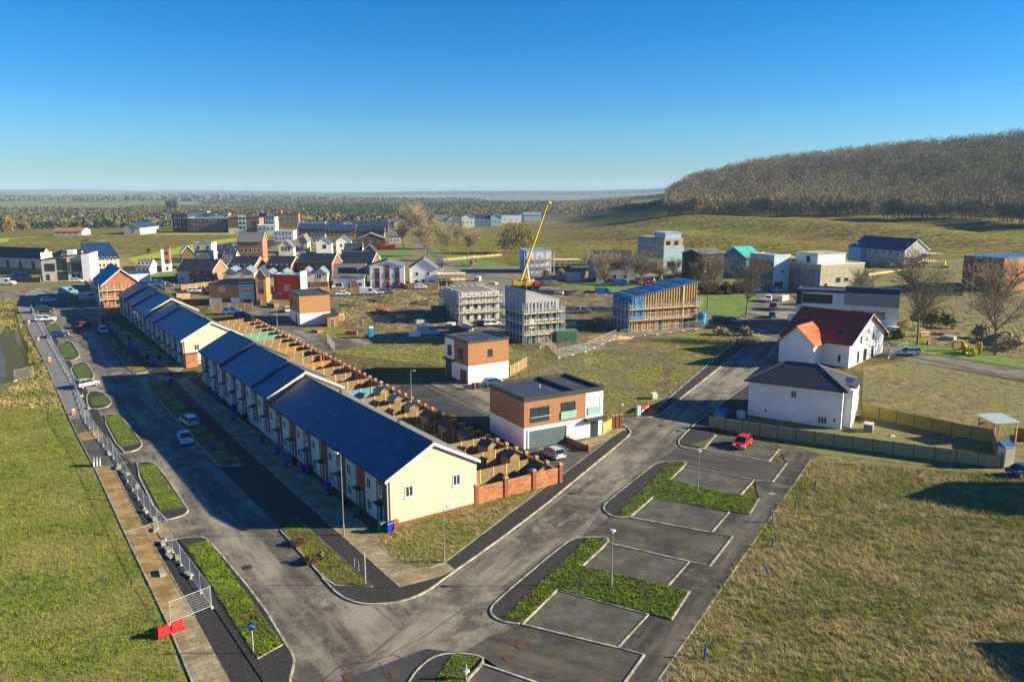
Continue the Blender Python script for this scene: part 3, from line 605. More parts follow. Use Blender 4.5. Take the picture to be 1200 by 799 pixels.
def bld(name, label, cat, c, aR, xR=None, xL=None, top=None, h=None, Wd=None, D=None, wall='white', low=None, roof=('flat', 'flatroof'), wins=(), doors=(), group=None, oh=.3, base=None, wallR=None, extra=None, frame='frame'):
    """c: picture point of the nearest ground corner; aR: azimuth of the face running right from it; xR, xL: picture columns of the far corners;
    wins: (face, u fraction, z m, width m, height m, mullions)"""
    g = G(*c) if base is None else base
    h = h if h else hgt(g, top)
    if Wd is None: Wd = run(g, aR, xR, h * .5)
    if D is None: D = run(g, aR - 90, xL, h * .5)
    t = thing(name, label, cat, g, azr(aR), group); fc = FACES(Wd, D)
    gab = roofing(t, Wd, D, h, roof, oh)
    lh = low[1] * h if low else -1.6
    b = MB(); b.box(0, Wd, 0, D, max(lh, -1.6), h)
    for q in gab:
        b.face(q)
    b.build('wall', wall, t)
    if wallR: # a differently clad front panel, 4 cm proud
        for (fk, u0, u1, z0, z1, m_) in wallR:
            f_, L = fc[fk]; q = MB()
            A = [(u0 * L, z0), (u1 * L, z0), (u1 * L, z1), (u0 * L, z1)]
            q.hull([f_(u, z, -.03) for u, z in A], [f_(u, z, .035) for u, z in A]); q.build('wall_panel', m_, t)
    if low: q = MB(); s = -.06 if len(low) > 2 else .0; q.box(-s, Wd + s, -s, D + s, -1.6, lh - .002); q.build('lower_wall', low[0], t)
    for wn in wins:
        fk, u, z, wd, hh = wn[:5]; f_, L = fc[fk]; off = .05 if wallR else 0
        ff = (lambda a, b_, o, f_=f_, off=off: f_(a, b_, o + off))
        window(t, ff, u * L, z, wd, hh, mull=wn[5] if len(wn) > 5 else 1, frame=wn[6] if len(wn) > 6 else frame, pane=wn[7] if len(wn) > 7 else 'glass')
    for dd in doors:
        f_, L = fc[dd[0]]; off = .05 if wallR else 0
        door(t, (lambda a, b_, o, f_=f_, off=off: f_(a, b_, o + off)), dd[1] * L, .05, dd[2], dd[3], dd[4] if len(dd) > 4 else 'doorblue', len(dd) > 5)
    if extra: extra(t, Wd, D, h, fc)
    t['_w'] = 0; del t['_w']
    return t, Wd, D, h

# ---------------------------------------------------------------- the two stepped terraces
TA = 55.0                                   # azimuth of the gable ends; the rows run along TA-90
def terrace(label, c, xR, cuts, eave, rise, stepz, nunits, group, seedv, cutpx=5.3):
    g = G(*c); rnd = random.Random(seedv); Wd = 11.1 if xR is None else run(g, TA, xR, 2)
    ys = [0] + [run(g, TA - 90, x, cutpx) for x in cuts]
    t = thing('terraced_houses', label, 'terrace', g, azr(TA), group)
    D = ys[-1]; unit = D / nunits
    for i in range(len(ys) - 1):
        y0, y1 = ys[i], ys[i + 1]; z = stepz[i]; e = eave + z
        b = MB(); b.box(0, Wd, y0, y1 - .001, -1, e)
        for yy in (y0, y1 - .001): b.face([(0, yy, e), (Wd / 2, yy, e + rise), (Wd, yy, e)])
        b.build('wall', 'cream' if i == 0 else 'offwhite', t)
        for sgn in (0, 1):
            o = .35; sl_ = rise / (Wd / 2); xe = -o if sgn == 0 else Wd + o; ze = e - o * sl_; tt = .17; ya = y0 - (.28 if i == 0 or stepz[i] != stepz[i - 1] else 0); yb = y1 + (.28 if i == len(ys) - 2 else 0)
            q = MB(); A = [(xe, ya, ze), (Wd / 2, ya, e + rise), (Wd / 2, yb, e + rise), (xe, yb, ze)]
            if sgn: A = A[::-1]
            q.hull([(x, y, z_ + .01) for x, y, z_ in A], [(x, y, z_ + tt) for x, y, z_ in A]); rs = q.build('roof_slope', 'slatet' if sgn == 0 else 'greytile', t)
            q = MB(); q.bar((xe, ya, ze - .02), (xe, yb, ze - .02), .08); q.build('gutter', 'fascia', rs)
            q = MB(); q.hull([(xe, ya - .04, ze - .14), (Wd / 2, ya - .04, e + rise - .14), (Wd / 2, ya - .005, e + rise - .14), (xe, ya - .005, ze - .14)], [(xe, ya - .04, ze + tt + .03), (Wd / 2, ya - .04, e + rise + tt + .03), (Wd / 2, ya - .005, e + rise + tt + .03), (xe, ya - .005, ze + tt + .03)])
            q.build('bargeboard', 'frame' if i == 0 else ('offwhite' if i == 2 else 'slate'), rs)
        q = MB(); q.bar((Wd / 2, y0, e + rise + .17), (Wd / 2, y1, e + rise + .17), .13); q.build('ridge', 'greytile', t)
    fc = FACES(Wd, D); fL = fc['L'][0]; fE = fc['E'][0]
    def zs(y):
        for i in range(len(ys) - 1):
            if y < ys[i + 1]: return stepz[i]
        return stepz[-1]
    n = 0
    for k in range(nunits):
        y0 = k * unit; zz = zs(y0 + unit / 2) * .9
        # brick pier panel between cream panels, pale bay behind the windows
        q = MB(); q.box(-.05, .03, y0 + .15, y0 + unit * .40, zz + .1, eave + zs(y0 + unit * .2) - .35); q.build('brick_panel', 'redbrick' if k % 2 else 'brownbrick', t)
        q = MB(); q.box(-.04, .03, y0 + unit * .46, y0 + unit * .96, zz + (2.6 if k % 3 else .1), eave + zs(y0 + unit * .7) - .3); q.build('render_panel', 'offwhite', t)
        q = MB(); q.bar((-.11, y0 + unit * .43, 0), (-.11, y0 + unit * .43, eave + zz - .2), .04); q.build('downpipe', 'fascia', t)
        off = lambda u, z_, o: fL(u, z_, o + .05)
        window(t, off, D - (y0 + unit * .92), zz + 3.15, 1.1, 1.25)
        if k % 2 == 0: window(t, off, D - (y0 + unit * .36), zz + 3.15, .8, 1.25)
        window(t, off, D - (y0 + unit * .92), zz + .75, 1.1, 1.25)
        door(t, off, D - (y0 + unit * .34), zz + .15, .95, 2.1, ['doorblue', 'doorgrey'][k % 2], True)
        if unit * k < D - 1: window(t, fE, y0 + unit * .2, zz + 3.2, 1.0, 1.1)
        window(t, fE, y0 + unit * .35, zz + .4, 1.6, 2.0, sill=False)
    q = MB(); q.box(-.02, Wd + .02, -.025, .03, -1, .42); q.build('brick_plinth', 'redbrick', t)
    fR = fc['R'][0]
    q = MB(); q.bar((.25, -.06, .3), (.25, -.06, eave - .2), .045); q.build('downpipe', 'fascia', t)
    for u, z_ in ((.225, 2.75), (.755, 2.75)): window(t, fR, u * Wd - .4, z_ + (.3), .95, 1.25)
    for y in (ys[-1] * .14, ys[-1] * .37, ys[-1] * .8):
        q = MB(); q.box(Wd / 2 + 1.2, Wd / 2 + 1.45, y, y + .25, eave + rise - .9, eave + rise - .05); q.build('roof_vent', 'fascia', t)
    return t, g, Wd, D, unit
t1, g1, W1, D1, U1 = terrace('near cream terrace with blue slate roofs beside the corner of two roads', (455, 620), 558.6, [363, 315, 296.4, 260, 235.5], 5.45, 2.95, [0, 0, .75, 1.0, 1.35], 14, 'cream terraces with slate roofs', 1)
t2, g2, W2, D2, U2 = terrace('farther cream terrace with blue slate roofs behind the short lane', (216, 430.5), None, [181.6, 171.5, 157.8, 147.8, 139.5], 5.3, 3.0, [0, .25, .9, 1.2, 1.6], 14, 'cream terraces with slate roofs', 2)
def loc(g, x, y, a=TA):
    "world point of local (x, y) for a frame at g whose right face runs along azimuth a"
    X = g[0] + x * math.sin(R(a)) - y * math.cos(R(a)); Y = g[1] + x * math.cos(R(a)) + y * math.sin(R(a)); return Vector((X, Y, T(X, Y)))
LATER = []
# ---------------------------------------------------------------- modern houses and villas in the middle ground
def framebox(par, f, u0, u1, z0, z1, m, o0=-.02, o1=.3, w_=.2, name='surround'):
    q = MB()
    for a, b, c, d in ((u0, u0 + w_, z0, z1), (u1 - w_, u1, z0, z1), (u0 + w_, u1 - w_, z0, z0 + w_), (u0 + w_, u1 - w_, z1 - w_, z1)):
        q.hull([f(a, c, o0), f(b, c, o0), f(b, d, o0), f(a, d, o0)], [f(a, c, o1), f(b, c, o1), f(b, d, o1), f(a, d, o1)])
    return q.build(name, m, par)
def panel(par, f, u0, u1, z0, z1, m, o0=-.02, o1=.04, name='panel'):
    q = MB(); q.hull([f(u0, z0, o0), f(u1, z0, o0), f(u1, z1, o0), f(u0, z1, o0)], [f(u0, z0, o1), f(u1, z0, o1), f(u1, z1, o1), f(u0, z1, o1)]); return q.build(name, m, par)
def ex_modern(t, Wd, D, h, fc):
    f, L = fc['R']; fl = fc['L'][0]
    H2 = h * .45
    for u0, u1, z0, z1 in ((.20 * L, .38 * L, H2 + .8, h - .55), ):
        window(t, f, .075 * L, H2 + .55, 3.1, 2.1, 'dframe', mull=1); 
    panel(t, f, .075 * L, .075 * L + 3.2, H2 + 1.25, H2 + 1.33, 'lightmetal', .1, .16, 'balcony_rail')
    for u in (.455, .80):
        o = window(t, f, u * L, H2 + .75, 2.45 if u < .7 else 2.1, 2.0, 'dframe', mull=1)
        panel(t, f, u * L - .05, u * L + (2.6 if u < .7 else 2.2), H2 + .35, H2 + 1.45, 'glassteal', .10, .14, 'balcony_glass')
    panel(t, f, .77 * L, L + .04, H2 - .35, h, 'white', -.02, .035, 'white_bay')
    panel(t, f, .75 * L, L + .25, H2 - .45, H2 - .1, 'fascia', -.02, .9, 'porch_canopy')
    gd = panel(t, f, .06 * L, .52 * L, .0, 2.55, 'doorgrey', -.02, .03, 'garage_door')
    for k in range(1, 5): panel(gd, f, .06 * L, .52 * L, k * .5, k * .5 + .03, 'dframe', .031, .045, 'groove')
    framebox(t, f, .04 * L, .54 * L, -.2, 2.75, 'white', -.02, .12, .2, 'garage_surround')
    window(t, f, .845 * L, .05, 1.3, 2.35, 'dframe', mull=1); 
    q = MB(); q.box(.62 * Wd, .66 * Wd, 0, D, h, h + .5); q.build('roof_kerb', 'fascia', t)
    q = MB(); q.bar((.42 * Wd, D * .5, h), (.42 * Wd, D * .5, h + .6), .09); q.build('roof_vent', 'white', t)
bld('modern_house', 'large flat roofed house with brown boarding over a white ground floor and grey garage door', 'house', (614, 527), 60, 706, 574, 470, wall='brown', low=('white', .44), roof=('flat', 'flatroof', .45), extra=ex_modern,
    wins=[('E', .3, 4, 1.5, 1.3)], group='flat roofed houses in brown and white')
def ex_mid(t, Wd, D, h, fc):
    f, L = fc['L']
    panel(t, f, -.02, .40 * L, .47 * h, h - .05, 'white', -.02, .04, 'white_bay')
    for u in (.12, .60): window(t, lambda a, b, o: f(a, b, o + .05), u * L, h * .55, 1.5, 2.0, 'dframe', mull=1)
    panel(t, f, .02 * L, .28 * L, 0, h * .46, 'dframe', -.02, .04, 'entrance_recess')
    panel(t, f, .0 * L, .42 * L, h * .44, h * .48, 'fascia', -.02, .6, 'porch_canopy')
    panel(t, f, .66 * L, .93 * L, 0, 2.4, 'brownbrick', -.02, .05, 'garage_door')
    f, L = fc['R']; window(t, f, .48 * L, h * .62, 1.0, 1.3, 'dframe', mull=0)
    q = MB(); q.box(Wd * .55, Wd * .95, D * .15, D * .8, h, h + .1); q.build('roof_light', 'dframe', t)
bld('modern_house', 'compact flat roofed house with tan boarding above white, blue car at its side', 'house', (549, 450.5), 57, 596, 522, 402, wall='brown', low=('white', .44), roof=('flat', 'flatroof', .3), extra=ex_mid, group='flat roofed houses in brown and white')
# hipped white villa
def ex_hip(t, Wd, D, h, fc):
    f, L = fc['L']
    window(t, f, .46 * L, h * .68, .85, 1.15, mull=1); window(t, f, .76 * L, .5, 1.3, 1.1, mull=2); panel(t, f, .92 * L, .94 * L, 1.0, 1.5, 'dframe', name='vent_grille'); panel(t, f, .19 * L, .21 * L, 1.2, 1.6, 'dframe', name='vent_grille')
    q = MB(); q.box(1.3, Wd - .3, -1.2, .6, -1.2, h + .1); q.build('stair_bay', 'white', t)
    q = MB(); q.hull([(2.6, -1.5, h), (Wd, -1.5, h), (Wd - 1, 4.0, h + 1.3), (3.4, 4.0, h + 1.3)], [(2.6, -1.5, h + .2), (Wd, -1.5, h + .2), (Wd - 1, 4.0, h + 1.5), (3.4, 4.0, h + 1.5)]); q.build('roof_slope', 'slatex', t)
    q = MB(); q.hull([(4.6, -.6, h + .43), (7.2, -.6, h + .43), (7.2, 3.4, h + 1.38), (4.6, 3.4, h + 1.38)], [(4.6, -.6, h + .50), (7.2, -.6, h + .50), (7.2, 3.4, h + 1.45), (4.6, 3.4, h + 1.45)]); q.build('solar_panel', 'solar', t)
    ff = lambda a, b, o: (a, -1.2 - o, b)
    window(t, ff, Wd * .62, .4, .5, h - 1.0, mull=0, sill=False); window(t, ff, Wd * .8, .9, .8, 1.1, mull=0); window(t, ff, Wd * .8, 3.4, .8, 1.1, mull=0)
bld('white_villa', 'white rendered villa with a dark hipped slate roof behind the wooden fence', 'house', (985, 503), 30, 1009, 877, 459, Wd=9.0, wall='white', roof=('hip', 2.6, 'slatex', 'slate', 'greytile'), oh=.7, extra=ex_hip, group='white villas')
# red tiled villa
def ex_red(t, Wd, D, h, fc):
    f, L = fc['R']
    off = f
    window(t, f, .22 * L, .3, 1.1, 2.4, 'dframe', mull=0, sill=False); window(t, f, .40 * L, .3, 1.7, 2.4, 'dframe', mull=1, sill=False); window(t, f, .64 * L, .3, 1.1, 2.4, 'dframe', mull=0, sill=False)
    for u in (.28, .64): window(t, f, u * L, 4.2, .9, 1.4, 'dframe', mull=0)
    window(t, f, .47 * L, 4.2, .5, .7, mull=0)
    q = MB(); hh = h - .5; q.box(-4.2, 0.02, 5.2, 12.2, -1.4, hh)
    q.face([(-4.2, 5.2, hh), (-4.2, 12.2, hh), (-4.2, 8.7, hh + 3.2)]); q.build('wing_wall', 'white', t)
    for y0, mm in ((4.8, 'orangetile'), (12.6, 'orangetile')):
        q = MB(); A = [(-4.7, y0, hh - .3), (2.6, y0, hh - .3), (2.6, 8.7, hh + 3.25), (-4.7, 8.7, hh + 3.25)]
        if y0 > 6: A = A[::-1]
        q.hull(A, [(x, y, z + .17) for x, y, z in A]); q.build('wing_roof_slope', mm, t)
    k = 4.6 / (Wd / 2)
    q = MB(); q.hull([(1.6, 2.2, h + 1.6 * k + .2), (3.0, 2.2, h + 3.0 * k + .2), (3.0, 3.3, h + 3 * k + .2), (1.6, 3.3, h + 1.6 * k + .2)], [(1.6, 2.2, h + 1.6 * k + .3), (3.0, 2.2, h + 3.0 * k + .3), (3.0, 3.3, h + 3 * k + .3), (1.6, 3.3, h + 1.6 * k + .3)]); q.build('roof_window', 'glass', t)
    fl = fc['L'][0]; window(t, fl, D - 2.2, .9, .7, 1.6, mull=0)
bld('white_villa', 'white villa with steep red tiled roof and an orange tiled wing', 'house', (994, 431.5), 44, 1035, None, 402, D=13.2, wall='white', roof=('gy', 4.6, 'redtile', 'redtile'), oh=.75, extra=ex_red, group='white villas')
# block of three orange/white boxes near the terraces
def wrow(face, n, z, wd, hh, u0=.08, u1=.95, mull=0):
    return [(face, u0 + (u1 - u0) * (k + .15) / n, z, wd, hh, mull) for k in range(n)]
bld('modern_house', 'boxy house with a blank orange boarded front above white, beside a wooden shed', 'house', (352, 382), 62, 387, 339.5, 346.5, wall='tancl', low=('white', .40), roof=('flat', 'flatroof', .25), wins=[('L', .2, 3.9, 1.2, 1.8, 0, 'dframe'), ('L', .65, 3.9, 1.0, 1.8, 0, 'dframe'), ('L', .6, .2, 1.0, 2.1, 0, 'dframe')], group='flat roofed houses in brown and white')
bld('modern_house', 'wide flat roofed house, brown boards on the left and pale blue render on the right', 'house', (246, 358), 83, 298, 237, 333, D=9, wall='tancl', low=('white', .34), roof=('flat', 'flatroof', .25), wallR=[('R', .66, 1.0, 0, 6.4, 'pblue')],
    wins=[('R', .22, 3.9, 1.8, 1.2, 1), ('R', .72, 3.9, 2.4, 1.2, 1, 'dframe'), ('R', .28, .9, 2.2, 1.1, 1, 'dframe'), ('R', .75, .3, 2, 1.2, 1, 'dframe'), ('L', .3, 3.9, 1, 1.2, 0)], group='flat roofed houses in brown and white')
bld('garden_shed', 'pale new wooden shed next to the orange boarded house', 'shed', (384, 383), 70, 396, 378, 371.5, wall='tancl', roof=('mx', .3, 'fascia'), doors=[('R', .3, .8, 1.8, 'doorgrey')])
bld('tall_house', 'narrow tall tan boarded house with one long upright window', 'house', (301, 358), 80, 312, 298, 324, D=9, wall='tancl', roof=('gy', 2.2, 'slate'), wins=[('R', .35, 3.2, 1.1, 3.4, 0, 'dframe')])
bld('brick_house', 'dark red boxy house with a white right hand side', 'house', (353, 351), 15, 360, 328, 322.5, D=8.5, wall='redclad', roof=('flat', 'pblue', .2, 'lightmetal'), wallR=[('R', 0, 1, 0, 8, 'pblue')], wins=[('L', .4, 2.6, 1.6, 1.5, 1), ('L', .1, .6, 1.2, 1.3, 0), ('L', .65, .1, 1.1, 2.1, 0, 'dframe')])
# twin-gabled pale houses
def twin(c, xR, top, label, aR=83, D=9):
    g = G(*c); h = hgt(g, top); Wd = run(g, aR, xR, h / 2); t = thing('twin_gabled_house', label, 'house', g, azr(aR), 'pale twin gabled houses')
    b = MB(); b.box(0, Wd, 0, D, 2.7, h)
    for k in (0, 1):
        x0 = k * Wd / 2; b.face([(x0, 0, h), (x0 + Wd / 2, 0, h), (x0 + Wd / 4, 0, h + 1.7)]); b.face([(x0, D, h), (x0 + Wd / 4, D, h + 1.7), (x0 + Wd / 2, D, h)])
    b.build('wall', 'offwhite', t); b = MB(); b.box(0, Wd, 0, D, -1.2, 2.698); b.build('lower_wall', 'redbrick', t)
    for k in range(2):
        for s in (0, 1):
            xe = k * Wd / 2 + (0 if s == 0 else Wd / 2); xm = k * Wd / 2 + Wd / 4; A = [(xe, -.3, h), (xm, -.3, h + 1.7), (xm, D + .3, h + 1.7), (xe, D + .3, h)]
            if s: A = A[::-1]
            q = MB(); q.hull([(x, y, z + .01) for x, y, z in A], [(x, y, z + .18) for x, y, z in A]); q.build('roof_slope', 'zinc', t)
    f = FACES(Wd, D)['R'][0]
    for k in range(2):
        window(t, f, k * Wd / 2 + Wd * .12, 3.5, 1.5, 1.5); window(t, f, k * Wd / 2 + Wd * .1, .7, 1.2, 1.3)
    door(t, f, Wd * .42, .05, .95, 2.1, 'doorgrey'); return t
twin((307, 346), 341, 324.5, 'pale twin gabled house with blue grey roofs left of the dark red house')
twin((350, 341), 384, 322, 'pale twin gabled house with blue grey roofs behind the dark red house')
twin((262, 336), 298, 321, 'pale twin gabled house behind the brown and blue flat roofed house')
# long slate-roofed brick houses of the second line
for i, (c, xL, xR, ev, rg, lab, wl) in enumerate([
    ((250, 333), 208, 258, 317, 303, 'brick house with long slate roof and a cream left end by the bright lawn', 'brick'),
    ((298, 325), 268, 303, 312.5, 300, 'brick house with long slate roof directly behind a twin gabled pale house', 'brick'),
    ((341, 325), 312, 346, 312, 298, 'slate roofed brick house below the purple roofed gable', 'redbrick'),
    ((389, 325), 348, 395, 309, 296, 'slate roofed brick house in front of the two white gables', 'redbrick'),
    ((436, 322), 397, 440, 307.5, 294, 'slate roofed brick house behind the house with solar panels', 'brownbrick')]):
    bld('brick_house', lab, 'house', c, 12, None, xL, ev, Wd=8.5, wall=wl, roof=('gy', 3.0, 'slate', 'greytile'), oh=.3, group='slate roofed brick houses in a line',
        wallR=[('L', 0, .33, 0, hgt(G(*c), ev), 'offwhite')] if i == 0 else None, wins=[('L', .1 + .22 * k, 3.4, 1.1, 1.2, 1) for k in range(4)] + [('L', .1 + .24 * k, .8, 1.2, 1.3, 1) for k in range(4)] + [('R', .4, 3.4, .9, 1.2, 0)])
def ex_solar(t, Wd, D, h, fc):
    k = 3.4 / (D * .62)
    q = MB(); q.hull([(1.5, 1.6, h + 1.6 * k + .2), (Wd - 2.6, 1.6, h + 1.6 * k + .2), (Wd - 2.6, 4.6, h + 4.6 * k + .2), (1.5, 4.6, h + 4.6 * k + .2)], [(1.5, 1.6, h + 1.6 * k + .3), (Wd - 2.6, 1.6, h + 1.6 * k + .3), (Wd - 2.6, 4.6, h + 4.6 * k + .3), (1.5, 4.6, h + 4.6 * k + .3)]); q.build('solar_panel', 'solar', t)
bld('grey_roofed_house', 'white house under a broad brown grey roof with one black solar panel', 'house', (391, 339), 84, 427, None, 325, D=11, wall='white', roof=('gx', 3.4, 'greytile', 'greytile', .62), extra=ex_solar, wins=[('R', .06, .8, 2, 1.2, 1), ('R', .8, .8, 1.2, 1.3, 1)], wallR=[('R', .5, .75, .1, 2.4, 'tancl')], doors=[('R', .45, .9, 2.1, 'doorgrey')])
def ex_town(t, Wd, D, h, fc):
    f, L = fc['R']
    for k in range(3):
        panel(t, f, (.14 + .29 * k) * L, (.14 + .29 * k + .14) * L, 0.1, h + (.3 if k == 1 else -.6), 'brownv', -.02, .05, 'brown_panel')
        for z in (.9, 3.6): 
            if not (k == 1 and z < 1): window(t, lambda a, b, o: f(a, b, o + .06), (.15 + .29 * k) * L, z, .12 * L, 1.3, 'dframe', mull=0)
    door(t, lambda a, b, o: f(a, b, o + .06), .45 * L, .05, 1.1, 2.2, 'doorred')
bld('town_house', 'white town house with three upright brown strips and a red front door', 'house', (434, 338), 84, 474, None, 312, D=10, wall='white', roof=('gy', 1.6, 'slate', 'greytile', .5), extra=ex_town)
bld('white_house', 'plain white gabled house at the end of the row beside the site road', 'house', (480.5, 336), 84, 513, None, 315, D=10, wall='white', roof=('gy', 3.0, 'slate', 'greytile', .5), wins=[('R', .2, 3.5, 1, 1.1, 0), ('R', .6, 3.5, 1, 1.1, 0), ('R', .7, .9, 1.3, 1.1, 1), ('R', .18, .1, .9, 2.1, 0, 'dframe')], doors=[('R', .42, 1, 2.1, 'doorgrey')])
# mid-left block
bld('flat_tower', 'narrow three storey flat roofed block, brick above white, near the bright green bank', 'flats', (190, 318.5), 70, 199, 179, 291.5, wall='brick', low=('white', .32), roof=('flat', 'redbrick', .3, 'brownbrick'), wallR=[('R', .02, .35, 0, 9, 'white')], wins=[('L', .5, 3.4, .9, 1.3, 0, 'dframe'), ('L', .5, 6.3, .9, 1.3, 0, 'dframe'), ('R', .55, 3.4, .9, 1.3, 0, 'dframe'), ('R', .55, 6.3, .9, 1.3, 0, 'dframe'), ('R', .5, .4, .9, 1.6, 0), ('L', .3, .4, .9, 1.6, 0)])
bld('brick_house', 'brick house with pale zinc gable roof behind the narrow tower', 'house', (214, 315), 65, 228, 198, 296, wall='brownbrick', roof=('gy', 2.6, 'zinc'), wins=[('L', .4, 3.4, .9, 1.2)])
bld('white_house', 'small two storey cream cube with a dark roof edge', 'house', (226, 308), 85, 232, 214, 295.5, Wd=7, D=7, wall='offwhite', roof=('flat', 'flatroof', .25), wins=[('R', .1, 3.2, .9, 1.1, 0, 'dframe'), ('L', .4, 3.2, 1, 1.1, 0, 'dframe')], group='cream cube houses')
bld('white_house', 'larger cream cube rising behind the small dark edged one', 'house', (228, 305), 84, 248, None, 285, D=9, wall='offwhite', roof=('flat', 'flatroof', .15, 'lightmetal'), wins=[('R', .2, 5, .9, 1.2, 0, 'dframe'), ('R', .75, 5, .9, 1.2, 0, 'dframe')], group='cream cube houses')
bld('brick_block', 'brick block with two rows of white framed windows and a brown roof', 'flats', (279, 308), 84, 308, None, 283.5, D=10, wall='brick', roof=('gx', 3.6, 'greytile'), wins=wrow('R', 5, 1.2, 1.2, 1.5) + wrow('R', 5, 4.4, 1.2, 1.5))
bld('white_house', 'white gabled house with three upright windows and a purple left roof slope', 'house', (327, 303), 80, 344, 311, 290, wall='offwhite', roof=('gy', 3.2, mat('purple_slate', (.035, .02, .07), .5), 'greytile'), wins=[('R', .22 + .2 * k, 3.4, .8, 1.9, 0, 'dframe') for k in range(3)])
bld('cream_house', 'cream gabled house with a pale side roof left of the two white gables', 'house', (342, 297), 84, 360, None, 283, D=12, wall='cream', roof=('gy', 3.0, 'zinc', 'greytile', .8), wins=[('R', .7, 3, .9, 1.0, 0)])
bld('white_house', 'white gabled house with blue left roof slope, nearer the purple roofed one', 'house', (371, 299), 80, 389, 356, 285, wall='white', roof=('gy', 2.6, 'slateb', 'slate'), wins=[('R', .42, 3.2, 1.6, 1.8, 1, 'dframe'), ('L', .4, 3.2, .9, 1.2, 0)], group='two white gables with blue roofs')
bld('white_house', 'white gabled house with blue left roof slope, right one of the two', 'house', (394.5, 297), 80, 412, 382, 282.5, wall='white', roof=('gy', 2.6, 'slateb', 'slate'), wins=[('R', .25, 3.2, 1, 1.3, 0, 'dframe'), ('R', .65, 3.2, 1.2, 1.6, 0, 'dframe'), ('R', .3, .6, 2, 1.4, 1)], group='two white gables with blue roofs')
bld('grey_house', 'grey brown house with two dark gables and a low brick shop front', 'house', (419, 291), 82, 452, None, 280, D=10, wall='brownbrick', roof=('gy', 3.0, 'slateb', 'greytile', .45), wins=wrow('R', 3, 3, 1, 1.1))
# ---------------------------------------------------------------- left edge houses
bld('long_house', 'long low house with slate roof, brown window bays and a white right gable', 'house', (50, 322), 22, 62, -25, 302, wall='offwhite', low=('tancl', .35), roof=('gy', 3.0, 'slate'), wallR=[('R', 0, 1, 0, 8, 'white'), ('L', 0, .22, 0, 5.2, 'brick')], wins=[('L', .25 + .2 * k, 1.2, 1.6, 3.6, 0, 'dframe') for k in range(4)] + [('R', .4, 3, .9, 1.1, 0)])
def ex_lm(t, Wd, D, h, fc):
    f, L = fc['R']
    for u0, wd, z, hh in ((.06, 3.2, 3.4, 2.6), (.60, 3.4, 3.4, 2.6)): window(t, f, u0 * L, z, wd, hh, 'dframe', mull=1)
    window(t, f, .31 * L, .3, 3.2, 3.0, 'dframe', mull=1); window(t, f, .31 * L, 3.6, 3.2, 4.2, 'dframe', mull=1)
    for u in (.08, .6, .7, .8): window(t, f, u * L, .4, 1.0, 2.0, 'dframe', mull=0)
    framebox(t, f, .57 * L, .83 * L, 3.0, 6.5, 'dframe', -.02, .5, .2, 'window_surround')
    q = MB(); q.box(Wd * .52, Wd * .66, 1, 4, h, h + 3.2); q.build('chimney_block', 'white', t)
    q = MB(); q.box(Wd * .83, Wd + .01, -.8, D * .6, -1.2, h + 1.8); q.build('end_wall_block', 'white', t)
bld('modern_house', 'white modern house with tall dark glazing and a sloping roof edge', 'house', (50.5, 330), 78, 107, None, 305, D=9, wall='offwhite', roof=('mx', 2.2, 'slate'), extra=ex_lm)
bld('modern_house', 'cream house with slate roof sloping towards the road, behind the white modern one', 'house', (108, 315), 60, 140, 95, 303.5, wall='cream', roof=('gx', 3.0, 'slateb', 'slate'), wins=wrow('R', 6, 3.0, .8, 1.3) + wrow('R', 6, .5, .9, 1.3) + [('L', .4, 3, 1, 1.2)])
bld('low_house', 'white single storey building behind the scaffolded brick house', 'house', (150, 332), 62, 176, 112, 321, wall='white', roof=('flat', 'flatroof', .25), wins=[('R', .2, 1, 1, 1)])
t_bh = bld('brick_house', 'unfinished brick house with a bright blue felted roof slope and scaffolding round it', 'house', (122, 361), 57, 166, 113, 334, D=20, wall='wallbrick', roof=('gy', 4.0, 'bluemem', 'slate'), oh=.4, wins=[('R', .3, .6, 1.1, 1.4, 0, 'timber'), ('R', .65, .6, 1.1, 1.4, 0, 'timber')])
# ---------------------------------------------------------------- far centre: blocks, flats and rows
bld('apartment_block', 'long grey blue apartment block at the left of the far flats', 'flats', (202, 269), 88, 204, 168, 256, Wd=10, D=30, wall='pblue', low=('grey', .3), roof=('flat', 'flatroof', .4), wins=wrow('L', 7, 3, 2.2, 2) + wrow('L', 7, 6.5, 2.2, 2))
bld('apartment_block', 'very dark four storey block with the tallest grey corner among the far flats', 'flats', (203, 272), 87, 220, None, 251.5, D=16, wall=mat('dark_brick', (.045, .043, .045), .8), roof=('flat', 'flatroof', .4), wins=wrow('R', 3, 3, 1.6, 1.8) + wrow('R', 3, 6.5, 1.6, 1.8) + wrow('R', 3, 10, 1.6, 1.8))
bld('apartment_block', 'dark brick block with a teal top storey between the dark corner and the brick flats', 'flats', (220, 272.5), 87, 267, None, 256, D=16, wall='brownbrick', roof=('flat', 'pblue', .4, 'pblue'), wins=wrow('R', 9, 1, 1.6, 2) + wrow('R', 9, 4.5, 1.6, 2) + wrow('R', 9, 8, 1.6, 2))
bld('rooftop_storey', 'grey blue set back storey above the dark brick block', 'flats', (222, 262), 87, 243, None, 248, D=12, wall='pblue', roof=('flat', 'flatroof', .3))
bld('rooftop_storey', 'orange and white upper storeys seen above the dark block', 'flats', (242, 262), 87, 268, None, 249.5, D=12, wall='brick', wallR=[('R', .35, .55, 0, 12, 'white'), ('R', .75, 1, 0, 12, 'pblue')], roof=('flat', 'flatroof', .2), wins=wrow('R', 6, 9, 1.4, 1.8))
